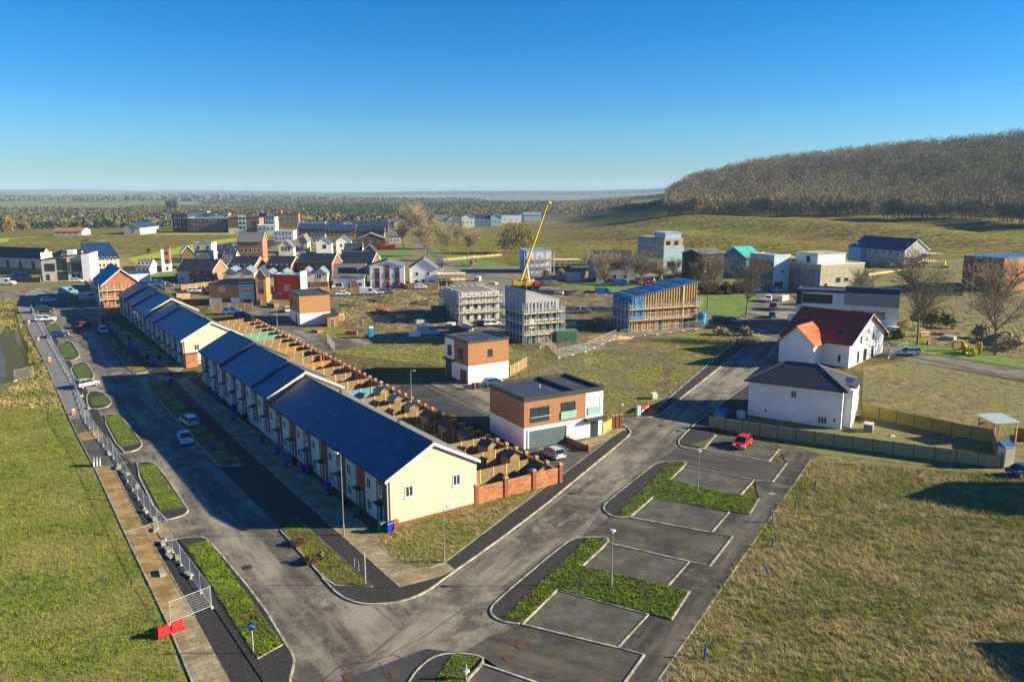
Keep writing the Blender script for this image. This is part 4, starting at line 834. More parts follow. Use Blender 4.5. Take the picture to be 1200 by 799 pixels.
bld('apartment_block', 'orange brick flats with a white middle strip', 'flats', (268, 273), 86, 304, None, 255.5, D=14, wall='brick', wallR=[('R', .32, .58, 0, 13, 'white'), ('R', 0, .32, 0, 3.4, 'white')], roof=('flat', 'flatroof', .3), wins=[('R', .36 + .12 * i, 3 + 3.2 * k, 1.6, 1.9, 0, 'dframe') for i in range(2) for k in range(3)] + [('R', .8, 6, 2.5, 2.4, 1, 'dframe')])
bld('apartment_block', 'pale blue and dark flats right of the orange brick flats', 'flats', (304, 268), 86, 322, None, 254, D=14, wall='pblue', wallR=[('R', 0, .4, 0, 13, 'slateb')], roof=('flat', 'flatroof', .3), wins=wrow('R', 5, 4, 1.6, 2) + wrow('R', 5, 8, 1.6, 2))
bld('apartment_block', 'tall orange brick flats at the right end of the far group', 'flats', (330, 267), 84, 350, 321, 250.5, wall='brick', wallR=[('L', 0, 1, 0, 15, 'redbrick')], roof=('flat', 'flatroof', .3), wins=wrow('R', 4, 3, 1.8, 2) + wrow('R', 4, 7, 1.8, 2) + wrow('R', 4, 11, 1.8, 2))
bld('white_block', 'white cube building in front of the pale blue flats', 'building', (301.5, 273.5), 86, 323, None, 264, D=10, wall='pblue', wallR=[('R', .5, 1, 0, 6, 'white')], roof=('flat', 'white', .2, 'white'), wins=wrow('R', 4, 2.4, 1.5, 1.8), group='white cube buildings')
bld('white_block', 'white cube building with dotted windows nearer the houses', 'building', (321, 283), 86, 344, None, 271, D=10, wall='white', roof=('flat', 'lightmetal', .2, 'white'), wins=wrow('R', 5, 1, 1, 1.6) + wrow('R', 5, 4, 1, 1.6), group='white cube buildings')
rows = [((349, 272), 365, 262.5, 'zinc', 'dark gabled house just right of the tall brick flats'), ((350, 276), 383, 264, 'slateb', 'long dark blue roofed row behind the cream gabled house'), ((382, 277), 416, 265.5, 'slateb', 'long row of dark roofs above red brick fronts'),
        ((418, 273), 455, 261, 'slateb', 'dark roofed row ending in a pale gable near the avenue trees'), ((417, 283), 450, 269.5, 'slate', 'dark roofed row just behind the grey brown gables'), ((384, 268), 418, 258.5, 'slate', 'thin dark roof line with white houses beyond the rows'), ((454, 268), 476, 257.5, 'greytile', 'pale gabled houses where the avenue begins'), ((478, 262), 503, 253, 'greytile', 'low grey roofed row half hidden by avenue trees')]
for k, (c, xR, tp, m_, lab) in enumerate(rows):
    bld('house_row', lab, 'houses', c, 85, xR, None, tp + 4, D=10, wall=['offwhite', 'redbrick', 'redbrick', 'brownbrick', 'grey', 'white', 'cream', 'offwhite'][k], roof=('gx', 3.2, m_), wins=wrow('R', 6, 1, 1, 1.4) + wrow('R', 6, 3.6, 1, 1.2), group='dark roofed rows at the far edge of the estate', oh=.4)
for k, (c, xR, tp, rf, lab) in enumerate([((510, 266), 524, 257, 'greytile', 'brown roofed house at the left of the far white houses'), ((524, 266), 540, 258, 'slate', 'dark roofed white house with a porch among the far white houses'), ((541, 266), 556, 255, 'slateb', 'far white house with a steep pointed gable'),
        ((557, 265), 574, 256, 'slate', 'far white house with a long green grey roof'), ((575, 265), 588, 255, 'zinc', 'pale blue fronted house among the far white houses'), ((588, 262), 611, 251, 'slateb', 'largest far white house with a broad flat blue roof'), ((614, 259), 634, 252, 'zinc', 'far blue grey barn like house right of the white ones')]):
    bld('far_house', lab, 'house', c, 82, xR, None, tp, D=10, wall=['offwhite', 'white', 'white', 'white', 'pblue', 'white', 'pblue'][k], roof=('gy' if k in (1, 2, 4) else 'gx', 3.6 if k != 5 else 1.2, rf), wins=wrow('R', 3, 3.4, 1.2, 1.3), group='far white houses by the wood', oh=.4)
bld('barn', 'cream gabled hall with a dark blue roof standing alone on the far plot', 'hall', (145.5, 275), 86, 157, 110, 267, Wd=11, D=36, wall='cream', roof=('gy', 3.2, 'slateb'), wins=[('R', .5, 1, 1.5, 2, 0)])
bld('low_building', 'low brown roofed farm building beside pale caravans', 'building', (63, 276), 84, 96, None, 271.5, D=14, wall='offwhite', roof=('gx', 2.2, 'brown'), wins=wrow('R', 4, 1, 1.6, 1.2))
for k, (c, xR, lab) in enumerate([((18, 257), 24, 'small distant orange roofed house at the far left'), ((28, 256), 34, 'small distant white house among woods at the left'), ((36, 254), 40, 'tiny distant pale house right of its neighbours in the woods'), ((8, 262), 13, 'small distant brown house half hidden at the left edge')]):
    bld('far_house', lab, 'house', c, 80, xR, None, c[1] - 3.5, D=9, wall=['brick', 'white', 'cream', 'brownbrick'][k], roof=('gx', 3, ['orangetile', 'slate', 'greytile', 'greytile'][k]), group='distant houses in the woods at the left')
# ---------------------------------------------------------------- right side houses
bld('concrete_house', 'tall grey concrete house with a glazed pale roof room on top', 'house', (777, 320), 72, 801, 747, 290, wall='pblue', wallR=[('L', 0, 1, 0, 12, 'concrete'), ('L', 0, 1, 0, 1, 'grey')], roof=('flat', 'concrete', .3, 'lightmetal'), wins=[('R', .2, 1.2, 3, 3, 0, 'dframe'), ('L', .25, 5, 1.2, 2, 0, 'dframe'), ('L', .7, 5, 1.2, 2, 0, 'dframe')],
    extra=lambda t, Wd, D, h, fc: (lambda b: (b.box(.3, Wd - .3, .3, D - .3, h + .1, h + 3.2), b.build('upper_storey', 'concrete', t)))(MB()) and [window(t, lambda a, b, o: (.3 - o, D - .3 - a, b), u * (D - .6), h + 1, 1.3, 1.5, 'dframe', mull=0) for u in (.3, .6)] + [window(t, lambda a, b, o: (.3 + a, .3 - o, b), u * Wd, h + .9, 1.6, 1.4, 'dframe', mull=0) for u in (.1, .5)] + [(lambda b: (b.box(1, Wd - .8, 1, D * .45, h + 3.2, h + 5.2), b.build('roof_room', 'pblue', t)))(MB()), (lambda b: (b.box(.8, Wd - .6, .8, D * .5, h + 5.2, h + 5.4), b.build('roof_deck', 'lightmetal', t)))(MB())])
bld('grey_house', 'dark pitched roof house half hidden by bare trees left of the concrete house', 'house', (699, 331), 82, 744, None, 312, D=12, wall='grey', roof=('gx', 4.5, 'slate'), wins=wrow('R', 3, 1, 1.5, 1.6))
bld('black_house', 'black timber clad house with two pale upright openings', 'house', (822, 330), 60, 848, 799, 298, wall='blackclad', roof=('gx', 1.3, 'greytile', 'zinc'), wins=[('L', .65, 3, 1.1, 3, 0, 'frame', 'lightmetal'), ('R', .1, 3, 1.1, 3, 0, 'frame', 'lightmetal'), ('R', .35, 3, 1.1, 3, 0, 'frame', 'lightmetal')])
bld('teal_house', 'blue clad house with a bright turquoise metal roof', 'house', (873, 327), 66, 893, 846, 302, wall='teal', roof=('gx', 3.2, 'tealroof', 'tealroof'), wins=[('L', .3, 3.4, 1.2, 1.3, 1), ('R', .1, 3.4, 1.4, 1.3, 1), ('R', .55, 1, 1.4, 1.6, 1)])
bld('modern_house', 'pale blue white modern house with a dark glazed tower left of the cream cube house', 'house', (905, 341), 62, 925, 893, 300, D=10, wall='pblue', wallR=[('L', 0, 1, 0, 9, 'doorgrey')], roof=('flat', 'lightmetal', .3, 'lightmetal'), wins=[('R', .5, 5.4, .8, .8, 0, 'dframe'), ('R', .1, .3, 3.5, 2.4, 1, 'dframe'), ('L', .3, 2, 1.4, 4, 0, 'dframe')])
bld('modern_house', 'tan rendered flat wing joined behind the dark glazed tower', 'house', (925, 338), 82, 948, None, 304, D=9, wall='tancl', roof=('flat', 'concrete', .3, 'offwhite'), wins=[('R', .2, 1.5, 1.8, 3.5, 0, 'dframe')])
def ex_cube(t, Wd, D, h, fc):
    q = MB(); q.box(1.5, Wd * .72, 3, D - 1, h, h + 3.0); q.build('upper_storey', 'white', t)
    q = MB(); q.box(1.3, Wd * .72 + .2, 2.8, D - .8, h + 3.0, h + 3.25); q.build('roof_deck', 'concrete', t)
    f = lambda a, b, o: (1.5 - o, D - 1 - a, b); window(t, f, (D - 4) * .5, h + .5, 1.4, 1.8, 'dframe', mull=0)
    f = fc['R'][0]; window(t, f, Wd * .36, 3.2, 1.8, 1.3, 'dframe', mull=1); window(t, f, Wd * .55, 3.3, 1.6, 1, 'dframe', mull=0); window(t, f, Wd * .1, .5, 1.2, 2.4, 'dframe', mull=0)
    f = fc['L'][0]; window(t, f, D * .35, .3, D * .45, 6, 'dframe', mull=1)
bld('modern_house', 'cream and white stacked cube house with a tall dark entrance window', 'house', (960, 344), 66, 1012, 934, 311, D=13, wall='concrete', wallR=[('L', 0, 1, 0, 7, 'grey')], roof=('flat', 'concrete', .3, 'offwhite'), extra=ex_cube)
def ex_c7(t, Wd, D, h, fc):
    f, L = fc['L']
    panel(t, f, .48 * L, L + .1, h - 2.8, h + .1, 'zinc', -.02, .9, 'zinc_upper_face')
    panel(t, f, .48 * L, L + .1, h + .1, h + 1.4, 'slateb', -2.5, .5, 'roof_slope')
    window(t, f, .55 * L, 3.2, L * .33, 1.8, 'dframe', mull=2, sill=False)
    q = MB(); A = [(.46 * L, 3.4), (L + .4, 1.8), (L + .4, 1.0), (.46 * L, 2.2)]; q.hull([f(a, b, -.02) for a, b in A], [f(a, b, 1.2) for a, b in A]); q.build('balcony_wall', 'white', t)
    window(t, f, .06 * L, h - 2.9, L * .3, 2.2, 'dframe', mull=1, sill=False)
    panel(t, f, 0, .05 * L, h - 3.2, h + .3, 'slateb', -.02, .8, 'fin_wall'); panel(t, f, 0, .48 * L, h - .1, h + .4, 'slateb', -.02, .9, 'roof_fascia')
bld('modern_house', 'white and zinc modern house with a slanted balcony wall behind the red roofed villa', 'house', (1050, 392), 25, 1064, 982, 346, D=22, Wd=9, wall='white', roof=('flat', 'flatroof', .3), extra=ex_c7, wallR=[('R', 0, 1, 0, 7, 'concrete')])
def ex_c6(t, Wd, D, h, fc):
    f, L = fc['L']; panel(t, f, .02 * L, .27 * L, .1, h + .2, 'pblue', -.02, 2.4, 'gabled_bay'); 
    q = MB(); A = [(0, h), (.3 * L, h), (.15 * L, h + 1.9)]; q.hull([f(a, b, -3) for a, b in A], [f(a, b, 2.7) for a, b in A]); q.build('bay_roof', 'dblue', t)
    for k in range(5): window(t, f, (.34 + .13 * k) * L, h - 2, 1.2, 1.4, mull=0)
    panel(t, f, .3 * L, L, h - 3.0, h - 2.6, 'glassteal', -.02, 1.2, 'balcony')
bld('hill_house', 'long dark roofed house with gabled blue bay and scaffolded right end, below the hill', 'house', (1058, 316), 70, 1088, 998, 294, wall='block', low=('grey', .35), roof=('gy', 4.2, 'slateb', 'slate'), extra=ex_c6)
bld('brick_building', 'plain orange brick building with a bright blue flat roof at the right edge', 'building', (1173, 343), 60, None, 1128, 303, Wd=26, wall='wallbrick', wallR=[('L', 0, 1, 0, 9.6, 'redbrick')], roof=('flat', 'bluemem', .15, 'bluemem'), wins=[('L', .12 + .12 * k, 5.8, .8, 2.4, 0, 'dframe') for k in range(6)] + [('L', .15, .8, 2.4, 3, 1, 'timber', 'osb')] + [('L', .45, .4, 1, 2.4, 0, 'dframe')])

for c, aR_, xR, xL, tp, lab, wl, rf in (((366, 286), 84, 380, None, 279, 'low white house peeping between the cream gable and the blue roofed gables', 'white', ('gx', 2.4, 'slate')), ((404, 303), 84, 424, None, 293, 'white low house with dark roof right of the two white gables', 'white', ('gx', 2.6, 'slate')),
      ((425, 304), 84, 440, None, 294, 'brick cottage with dark gable behind the slate roofed line', 'brownbrick', ('gy', 2.6, 'slate')), ((262, 313), 84, 275, None, 303, 'cream cottage between the bright lawn houses and the dotted brick block', 'offwhite', ('gx', 2.4, 'slate')),
      ((346, 313), 84, 357, None, 303, 'small white gable tucked behind the slate roofed line', 'white', ('gy', 2.4, 'slate')), ((72, 312), 80, 92, None, 303, 'grey roofed cream house behind the white modern house', 'cream', ('gx', 2.6, 'slate')),
      ((160, 322), 80, 176, None, 313, 'white house with low grey roof left of the narrow tower', 'white', ('gx', 2.2, 'greytile')), ((292, 301), 80, 300, None, 293, 'dark brick outbuilding beside the dotted brick block', 'brownbrick', ('flat', 'flatroof', .2)),
      ((456, 285), 80, 470, None, 277, 'pale house with brown roof beyond the red container', 'offwhite', ('gx', 2.4, 'greytile')), ((400, 273), 80, 415, None, 264, 'cream gable end among the dark roofed rows', 'cream', ('gy', 2.6, 'slate'))):
    bld('small_house', lab, 'house', c, aR_, xR, xL, tp, D=9, wall=wl, roof=rf, wins=wrow('R', 3, 1, 1.1, 1.3) + wrow('R', 3, 3.6, 1, 1.1), group='small houses filling the estate')

for i, (a, b, m, lab) in enumerate([((213, 340), (248, 336), 'fencewood', 'brown garden fence before the brick house by the bright lawn'), ((256, 334), (262, 346), 'fencepale', 'side fence between the two leftmost second line houses'), ((300, 346), (306, 358), 'fencewood', 'side fence right of the narrow tan house'),
    ((309, 352), (328, 350), 'fencepale', 'low fence left of the dark red boxy house'), ((386, 345), (430, 343), 'fencepale', 'low fence along the front of the solar panel house'), ((362, 344), (386, 342), 'fencewood', 'low fence before the right twin gabled house'),
    ((100, 334), (112, 346), 'fencewood', 'site fence left of the scaffolded brick house'), ((0, 330), (48, 331), 'fencewood', 'dark fence in front of the long low house'), ((178, 331), (208, 329), 'fencepale', 'fence along the bright lawn below the narrow tower'),
    ((246, 309), (276, 308), 'fencewood', 'fence between the far car park and the slate roofed line'), ((346, 300), (358, 299), 'fencepale', 'fence before the cream gabled house'), ((412, 304), (440, 303), 'fencewood', 'fence below the red container'), ((476, 338), (514, 337), 'fencepale', 'low fence before the plain white gabled house')]):
    LATER.append(lambda a=a, b=b, m=m, lab=lab: fence_run('garden_fence', lab, G(*a), G(*b), m, 1.7, 2.4, group='garden fences in the estate'))

for c, aR_, xR, xL, tp, lab, wl, rf in (((-8, 318), 80, 14, None, 308, 'orange brick house cut by the left edge', 'brick', ('gx', 2.4, 'slate')), ((462, 268), 82, 474, None, 261, 'pale gabled house left of the tallest avenue tree', 'offwhite', ('gy', 2.6, 'greytile')), ((365, 266), 84, 381, None, 260, 'grey building behind the long dark blue roofed row', 'pblue', ('flat', 'flatroof', .2)),
      ((272, 321), 82, 283, None, 311, 'brick cottage at the left end of the slate roofed line', 'brownbrick', ('gx', 2.4, 'slate')), ((428, 316), 84, 444, None, 307, 'white cottage with slate roof above the town house', 'white', ('gx', 2.4, 'slate')), ((506, 318), 80, 520, None, 311, 'low white cabin on the gravel behind the plain white gabled house', 'offwhite', ('flat', 'flatroof', .15))):
    bld('small_house', lab, 'house', c, aR_, xR, xL, tp, D=9, wall=wl, roof=rf, wins=wrow('R', 3, 1, 1.1, 1.3), group='small houses filling the estate')
# ---------------------------------------------------------------- back gardens of the terraces
M['fencewood'] = stripemat('fence_boards', (.26, .17, .08), .14, 3, .65, .85, c2=(.18, .11, .05))
M['fencepale'] = stripemat('pale_fence_boards', (.26, .175, .085), .14, 3, .6, .85, c2=(.16, .105, .05))
M['fenceyel'] = stripemat('yellow_fence_boards', (.42, .32, .085), .14, 3, .7, .85, c2=(.34, .24, .05))
M['fenceold'] = stripemat('weathered_fence_boards', (.38, .33, .17), .15, 2, .7, .9, c2=(.27, .23, .12)); M['postdark'] = mat('dark_fence_post', (.10, .085, .06), .9)
M['bluepaint'] = mat('blue_painted_boards', (.10, .26, .36), .8, (.07, .2, .3), 2)
M['greenpaint'] = mat('green_painted_boards', (.14, .30, .22), .8, (.1, .22, .16), 2)
M['orangepaint'] = mat('orange_painted_boards', (.40, .18, .045), .8, (.28, .12, .035), 2)
M['garden'] = mat('garden_soil_and_turf', (.12, .10, .035), .95, (.075, .055, .025), 1.2, bump=.8, bscale=5)
M['gpave'] = mat('garden_paving', (.33, .28, .20), .9, (.22, .18, .12), 1.5)
ex = Vector((math.sin(R(TA)), math.cos(R(TA)), 0))
pe = G(638, 557.5); XE = (pe - g1).dot(ex)              # rear boundary in terrace coordinates
def fence_run(name, label, a, b, m, h=1.8, pw=1.83, cat='fence', group=None, post='timber', base=None, cap=None):
    a = Vector(a); b = Vector(b); d = (b - a).to_2d(); L = d.length; n = max(1, round(L / pw)); az = math.atan2(d.y, d.x)
    o = thing(name, label, cat, a, az, group)
    for k in range(n + 1):
        q = d * (k / n); z = T(a.x + q.x, a.y + q.y) - a.z; x = L * k / n
        MB().box(x - .05, x + .05, -.05, .05, z - .3, z + h + .06).build('post', post, o)
        if k < n:
            q2 = d * ((k + 1) / n); z2 = T(a.x + q2.x, a.y + q2.y) - a.z; x2 = L * (k + 1) / n
            MB().hull([(x + .05, -.03, z + .03), (x2 - .05, -.03, z2 + .03), (x2 - .05, .03, z2 + .03), (x + .05, .03, z + .03)], [(x + .05, -.03, z + h), (x2 - .05, -.03, z2 + h), (x2 - .05, .03, z2 + h), (x + .05, .03, z + h)]).build('panel', m, o)
    return o
def brickwall(label, a, b, h, piers, name='brick_wall', cap='pave', group=None, pm='redbrick', ph=.35):
    a = Vector(a); b = Vector(b); d = (b - a).to_2d(); L = d.length; o = thing(name, label, 'wall', a, math.atan2(d.y, d.x), group)
    for k in range(piers):
        x = L * k / (piers - 1); z = T(a.x + d.x * k / (piers - 1), a.y + d.y * k / (piers - 1)) - a.z
        p = MB().box(x - .24, x + .24, -.24, .24, z - .5, z + h + ph).build('pier', pm, o)
        MB().hull([(x - .32, -.32, z + h + ph), (x + .32, -.32, z + h + ph), (x + .32, .32, z + h + ph), (x - .32, .32, z + h + ph)], [(x - .2, -.2, z + h + ph + .22), (x + .2, -.2, z + h + ph + .22), (x + .2, .2, z + h + ph + .22), (x - .2, .2, z + h + ph + .22)]).build('pier_cap', cap, p)
        if k < piers - 1:
            k2 = (k + 1) / (piers - 1); z2 = T(a.x + d.x * k2, a.y + d.y * k2) - a.z; x2 = L * k2
            MB().hull([(x + .24, -.11, z - .5), (x2 - .24, -.11, z2 - .5), (x2 - .24, .11, z2 - .5), (x + .24, .11, z - .5)], [(x + .24, -.11, z + h), (x2 - .24, -.11, z2 + h), (x2 - .24, .11, z2 + h), (x + .24, .11, z + h)]).build('wall_panel', 'wallbrick', o)
    return o
for f_ in LATER: f_()
gpl = [loc(g1, W1, 0.2), loc(g1, XE, .2), loc(g1, XE, D1 + 48), loc(g1, W1 + 2, D1 + 48), loc(g1, W1 - 2, D1 + 4), loc(g1, W1, D1)]
slab('garden', gpl, .05, 'garden', world=True)
brickwall('orange brick garden wall with pale capped piers beside the near gable', loc(g1, W1, .15), loc(g1, XE, .15), 2.1, 4)
NF = 14
o = brickwall('long rear garden wall with a pale cap on every brick post, behind the near terrace', loc(g1, XE, .6), loc(g1, XE, D1 - 1), 1.7, 34, group='rear garden walls', ph=.25)
o = brickwall('rear garden wall with pale caps behind the farther terrace', loc(g1, XE, D1), loc(g1, XE, D1 + 46), 1.6, 22, group='rear garden walls', ph=.25)
rnd = random.Random(3)
for k in range(1, NF + 1):
    y = U1 * k; z = loc(g1, W1 + 4, y).z
    m = 'fencepale' if k not in (9, 10, 13) else {9: 'bluepaint', 10: 'fencepale', 13: 'orangepaint'}[k]
    fence_run('garden_fence', '%s garden divider, %s from the brick gable wall%s' % ('wooden' if m == 'fencepale' else m.replace('paint', ' painted'), nth(k - 1), ''), loc(g1, W1 + .1, y), loc(g1, XE - .5, y), m, 1.85, group='garden dividing fences behind the near terrace')
for k in range(1, 11):
    y = D1 + 1 + 4.4 * k
    m = ['fencepale', 'orangepaint', 'fencewood', 'fencepale', 'greenpaint', 'greenpaint', 'fencepale', 'fencewood', 'fencepale', 'fencewood'][k - 1]
    fence_run('garden_fence', '%s fence, %s of the gardens behind the farther terrace' % ({'fencepale': 'pale wooden', 'orangepaint': 'orange', 'fencewood': 'brown wooden', 'greenpaint': 'green'}[m], nth(k - 1)), loc(g1, W1 + 1, y), loc(g1, XE - .5, y), m, 1.8, group='garden dividing fences behind the farther terrace')
# garden sheds against the rear wall
def shed(label, p, rz, wd=1.6, dp=1.9, h=1.9, wall='fencepale', roof='flatroof', group=None, name='garden_shed'):
    t = thing(name, label, 'shed', p, rz, group)
    b = MB(); b.box(-wd / 2, wd / 2, -dp / 2, dp / 2, -.2, h)
    for y in (-dp / 2, dp / 2): b.face([(-wd / 2, y, h), (wd / 2, y, h), (0, y, h + .45)])
    b.build('wall', wall, t)
    for s in (-1, 1):
        A = [(s * (wd / 2 + .15), -dp / 2 - .12, h - .12), (0, -dp / 2 - .12, h + .46), (0, dp / 2 + .12, h + .46), (s * (wd / 2 + .15), dp / 2 + .12, h - .12)]
        if s > 0: A = A[::-1]
        MB().hull(A, [(x, y, z + .06) for x, y, z in A]).build('roof_slope', roof, t)
    MB().box(-wd / 2 + .3, -wd / 2 + 1.05, -dp / 2 - .03, -dp / 2 + .01, .05, 1.75).build('door', 'fencewood', t); return t
for k in range(9):
    y = U1 * (k + .55) - .4 if k else 1.9
    rf = ['slate', 'flatroof', 'slate', 'flatroof', 'slate', 'flatroof', 'greenpaint', 'bluepaint', 'greenpaint'][k]
    shed('small wooden shed with %s roof, %s garden from the brick gable wall' % ({'slate': 'dark', 'flatroof': 'black', 'greenpaint': 'green', 'bluepaint': 'blue'}[rf], nth(k)), loc(g1, XE - 2.0, y) + Vector((0, 0, .05)), azr(TA) + .1 * (k % 3), wall='fencewood' if k % 2 else 'fencepale', roof=rf, group='garden sheds by the rear wall')
for k in range(10, 14):
    p = loc(g1, XE - 2.4, U1 * (k + .4)); t = thing('garden_bed', 'raised %s patch in the garden, %s from the gable wall' % (['wooden', 'brick red', 'stony', 'sandy'][k - 10], nth(k)), 'garden bed', p + Vector((0, 0, .05)), azr(TA))
    MB().box(-1.4, 1.4, -.9, .9, 0, .3).build('soil', ['gpave', 'brick', 'gpave', 'sand'][k - 10], t)
    b = MB().box(-1.5, 1.5, -1, -.9, -.02, .36); b.build('edging', 'fencewood', t); MB().box(-1.5, 1.5, .9, 1, -.02, .36).build('edging', 'fencewood', t)
# the lane corner: brick side wall of the farther terrace gable
tt = thing('brick_bay', 'small brick lean-to under the farther cream gable by the lane', 'outbuilding', loc(g2, .2, -.03) , azr(TA))
MB().box(0, 2.2, -.7, 0, -.8, 2.6).build('wall', 'wallbrick', tt); MB().box(-.1, 2.3, -.8, .02, 2.6, 2.75).build('roof', 'slate', tt)
fence_run('wooden_fence', 'pale fence with a slanting top beside the compact tan house', G(598, 441), G(617, 430), 'fencepale', 2.0)
fence_run('wooden_fence', 'short wooden gate fence between the modern house and a brick pillar', G(707, 509), G(716, 504), 'fenceyel', 1.8)
brickwall('low curved front wall in orange brick between driveway and path', G(664, 517.5), G(690, 529), .8, 2, ph=.05)
brickwall('short brick pillar and wall at the corner of the modern house', G(718, 503), G(727, 502), 1.5, 3, ph=.6)
fence_run('wooden_fence', 'long weathered fence along the car park and the meadow', G(830, 501), G(1172, 549), 'fenceold', 1.75, 2.44, post='postdark')
fence_run('wooden_fence', 'sunlit yellow wooden fence behind the garden plot of the white villa', G(1010, 487), G(1161, 518), 'fenceyel', 1.9, 2.44, post='postdark')
fence_run('wooden_fence', 'short end fence closing the villa garden at its far corner', G(1161, 518), G(1172, 548), 'fencepale', 2.0, 2.2)
fence_run('wooden_fence', 'orange fence at the right edge behind the cream cabinet', G(1188, 515), G(1225, 518), 'orangepaint', 1.8)
fence_run('wooden_fence', 'brown fence enclosing the yard right of the wide flat roofed house', G(250, 364), G(296, 362), 'fencepale', 1.7)
fence_run('rail_fence', 'thin post and rail fence in front of the hillside house', G(1018, 324), G(1062, 318), 'timber', 1.1, 3)
fence_run('rail_fence', 'fence along the edge of the field below the brick building', G(1068, 347), G(1128, 347), 'fenceold', 1.3, 3)
fence_run('hoarding_fence', 'low pale fence line across the gravel site behind the crane', G(520, 306), G(588, 300), 'pave', 1.2, 3)

# ---------------------------------------------------------------- wheelie bins
M['binblue'] = mat('blue_bin_plastic', (.01, .035, .38), .45); M['bingreen'] = mat('green_bin_plastic', (.02, .10, .06), .5)
M['binbrown'] = mat('brown_bin_plastic', (.20, .06, .03), .5); M['binblack'] = mat('black_bin_plastic', (.02, .02, .025), .5); M['rubber'] = mat('rubber', (.015, .015, .015), .8)
M['binpurple'] = mat('violet_bin_plastic', (.06, .02, .30), .45)
def make_bin(m):
    t = thing('wheelie_bin', 'x', 'bin', (0, 0, 0), 0)
    MB().hull([(-.22, -.26, .05), (.22, -.26, .05), (.22, .22, .05), (-.22, .22, .05)], [(-.29, -.34, .95), (.29, -.34, .95), (.29, .34, .95), (-.29, .34, .95)]).build('body', m, t)
    MB().hull([(-.31, -.37, .955), (.31, -.37, .955), (.31, .40, .955), (-.31, .40, .955)], [(-.24, -.28, 1.06), (.24, -.28, 1.06), (.24, .36, 1.06), (-.24, .36, 1.06)]).build('lid', m, t)
    MB().bar((-.25, .42, .98), (.25, .42, .98), .025).build('handle', m, t)
    for s in (-1, 1): MB().bar((s * .2, .26, .1), (s * .27, .26, .1), .1, n=10).build('wheel', 'rubber', t)
    return t
BINP = {}
def binat(p, m, label, rz, group='wheelie bins'):
    if m not in BINP: BINP[m] = make_bin(m); o = BINP[m]; o.location = p; o.rotation_euler.z = rz; o['label'] = label; o['group'] = group; return
    dup(BINP[m], p, rz, label, group)
def up(p, z): return Vector((p.x, p.y, p.z + z))
for (x, y, m, l) in ((447.5, 623, 'bingreen', 'green wheelie bin at the left of three by the near gable'), (455.8, 623.5, 'binblue', 'blue wheelie bin in the middle of three by the near gable'), (463, 621, 'binbrown', 'brown wheelie bin at the right of three by the near gable')):
    binat(up(G(x, y + 1), .135), m, l, azr(55) - 1.4)
binat(up(G(248, 527), .15), 'binblue', 'blue wheelie bin standing alone on the shaded grass verge', .3)
binat(up(G(556, 456), .05), 'binbrown', 'brown wheelie bin beside the bright blue car', .8); binat(up(G(559.5, 455.5), .05), 'binblack', 'black wheelie bin against the compact tan house', .8)
nb = 0
for (x, y, m) in ((246.5, 459, 'binpurple'), (254, 466, 'binpurple'), (262.5, 474, 'binblack'), (275, 481, 'binpurple'), (273.5, 492, 'binblue'), (288, 492, 'binblack'), (308.5, 518, 'binblack'), (325, 531, 'binblue'), (335.5, 546, 'binblue'), (345, 545, 'binblack'), (355, 553, 'binpurple'), (364, 555, 'binblack'), (384, 573, 'binblue'), (388, 580, 'binblack'), (404, 594, 'binblack'), (418, 605, 'bingreen')):
    c = {'binpurple': 'violet', 'binblack': 'black', 'binblue': 'blue', 'bingreen': 'dark green'}[m]
    binat(up(G(x, y + 1.5), .13), m, '%s bin before the near terrace, %s from the lane end' % (c, nth(nb)), azr(-35) + rnd.uniform(-.4, .4), 'bins in front of the near terrace'); nb += 1
nb = 0
for (x, y, m) in ((121, 374, 'binblue'), (129, 381, 'binblue'), (137, 395, 'binpurple'), (151.5, 399, 'binblack'), (152.5, 408, 'binblue'), (155.5, 412, 'binblue'), (160, 414, 'binpurple'), (173, 422, 'binblack'), (176.5, 429, 'binpurple'), (187.5, 423, 'binblack'), (200, 451, 'binblue'), (143, 388, 'binblack'), (133, 376, 'binblack')):
    c = {'binpurple': 'violet', 'binblack': 'black', 'binblue': 'blue'}[m]
    binat(up(G(x, y), .13), m, '%s bin %s' % (c, 'at the lane mouth by the grass verge' if x == 200 else 'before the farther terrace, one of its row, ' + nth(nb) + ' listed from the road end'), azr(-35) + rnd.uniform(-.4, .4), 'bins in front of the farther terrace'); nb += 1

# ---------------------------------------------------------------- street lamps
M['lampgrey'] = mat('lamp_post_paint', (.24, .25, .20), .5)
def lamp(p, h, label, az_=-90, head='bracket'):
    t = thing('street_lamp', label, 'street lamp', p, azr(az_), 'street lamps')
    b = MB(); b.bar((0, 0, 0), (0, 0, 1.2), .09, .085, 8); b.bar((0, 0, 1.2), (0, 0, h), .055, .04, 8); b.build('pole', 'lampgrey', t)
    if head == 'bracket':
        MB().bar((0, 0, h - .05), (.5, 0, h), .03).build('arm', 'steel', t); MB().hull([(.3, -.13, h - .03), (.95, -.1, h), (.95, .1, h), (.3, .13, h - .03)], [(.35, -.08, h + .09), (.9, -.07, h + .09), (.9, .07, h + .09), (.35, .08, h + .09)]).build('lamp_head', 'lightmetal', t)
    else:
        MB().bar((0, 0, h), (0, 0, h + .09), .3, .22, 10).build('lamp_head', 'lightmetal', t); MB().bar((0, 0, h - .22), (0, 0, h - .001), .09, .12, 8).build('lamp_glass', 'frame', t)
    return t
def lampat(x, y, yt, label, head='bracket', az_=-90, z=.12):
    p = G(x, y); lamp(up(p, z), hgt(p, yt) - z, label, az_, head)
lampat(520.5, 660, 595, 'tall lamp post at the corner of the rough grass triangle', az_=60)
lampat(403, 628, 532, 'tallest lamp post, in front of the near terrace by the slab path', az_=-60)
lampat(716.4, 687, 621.5, 'lamp post with a disc head on the nearer car park hedge island', 'disc')
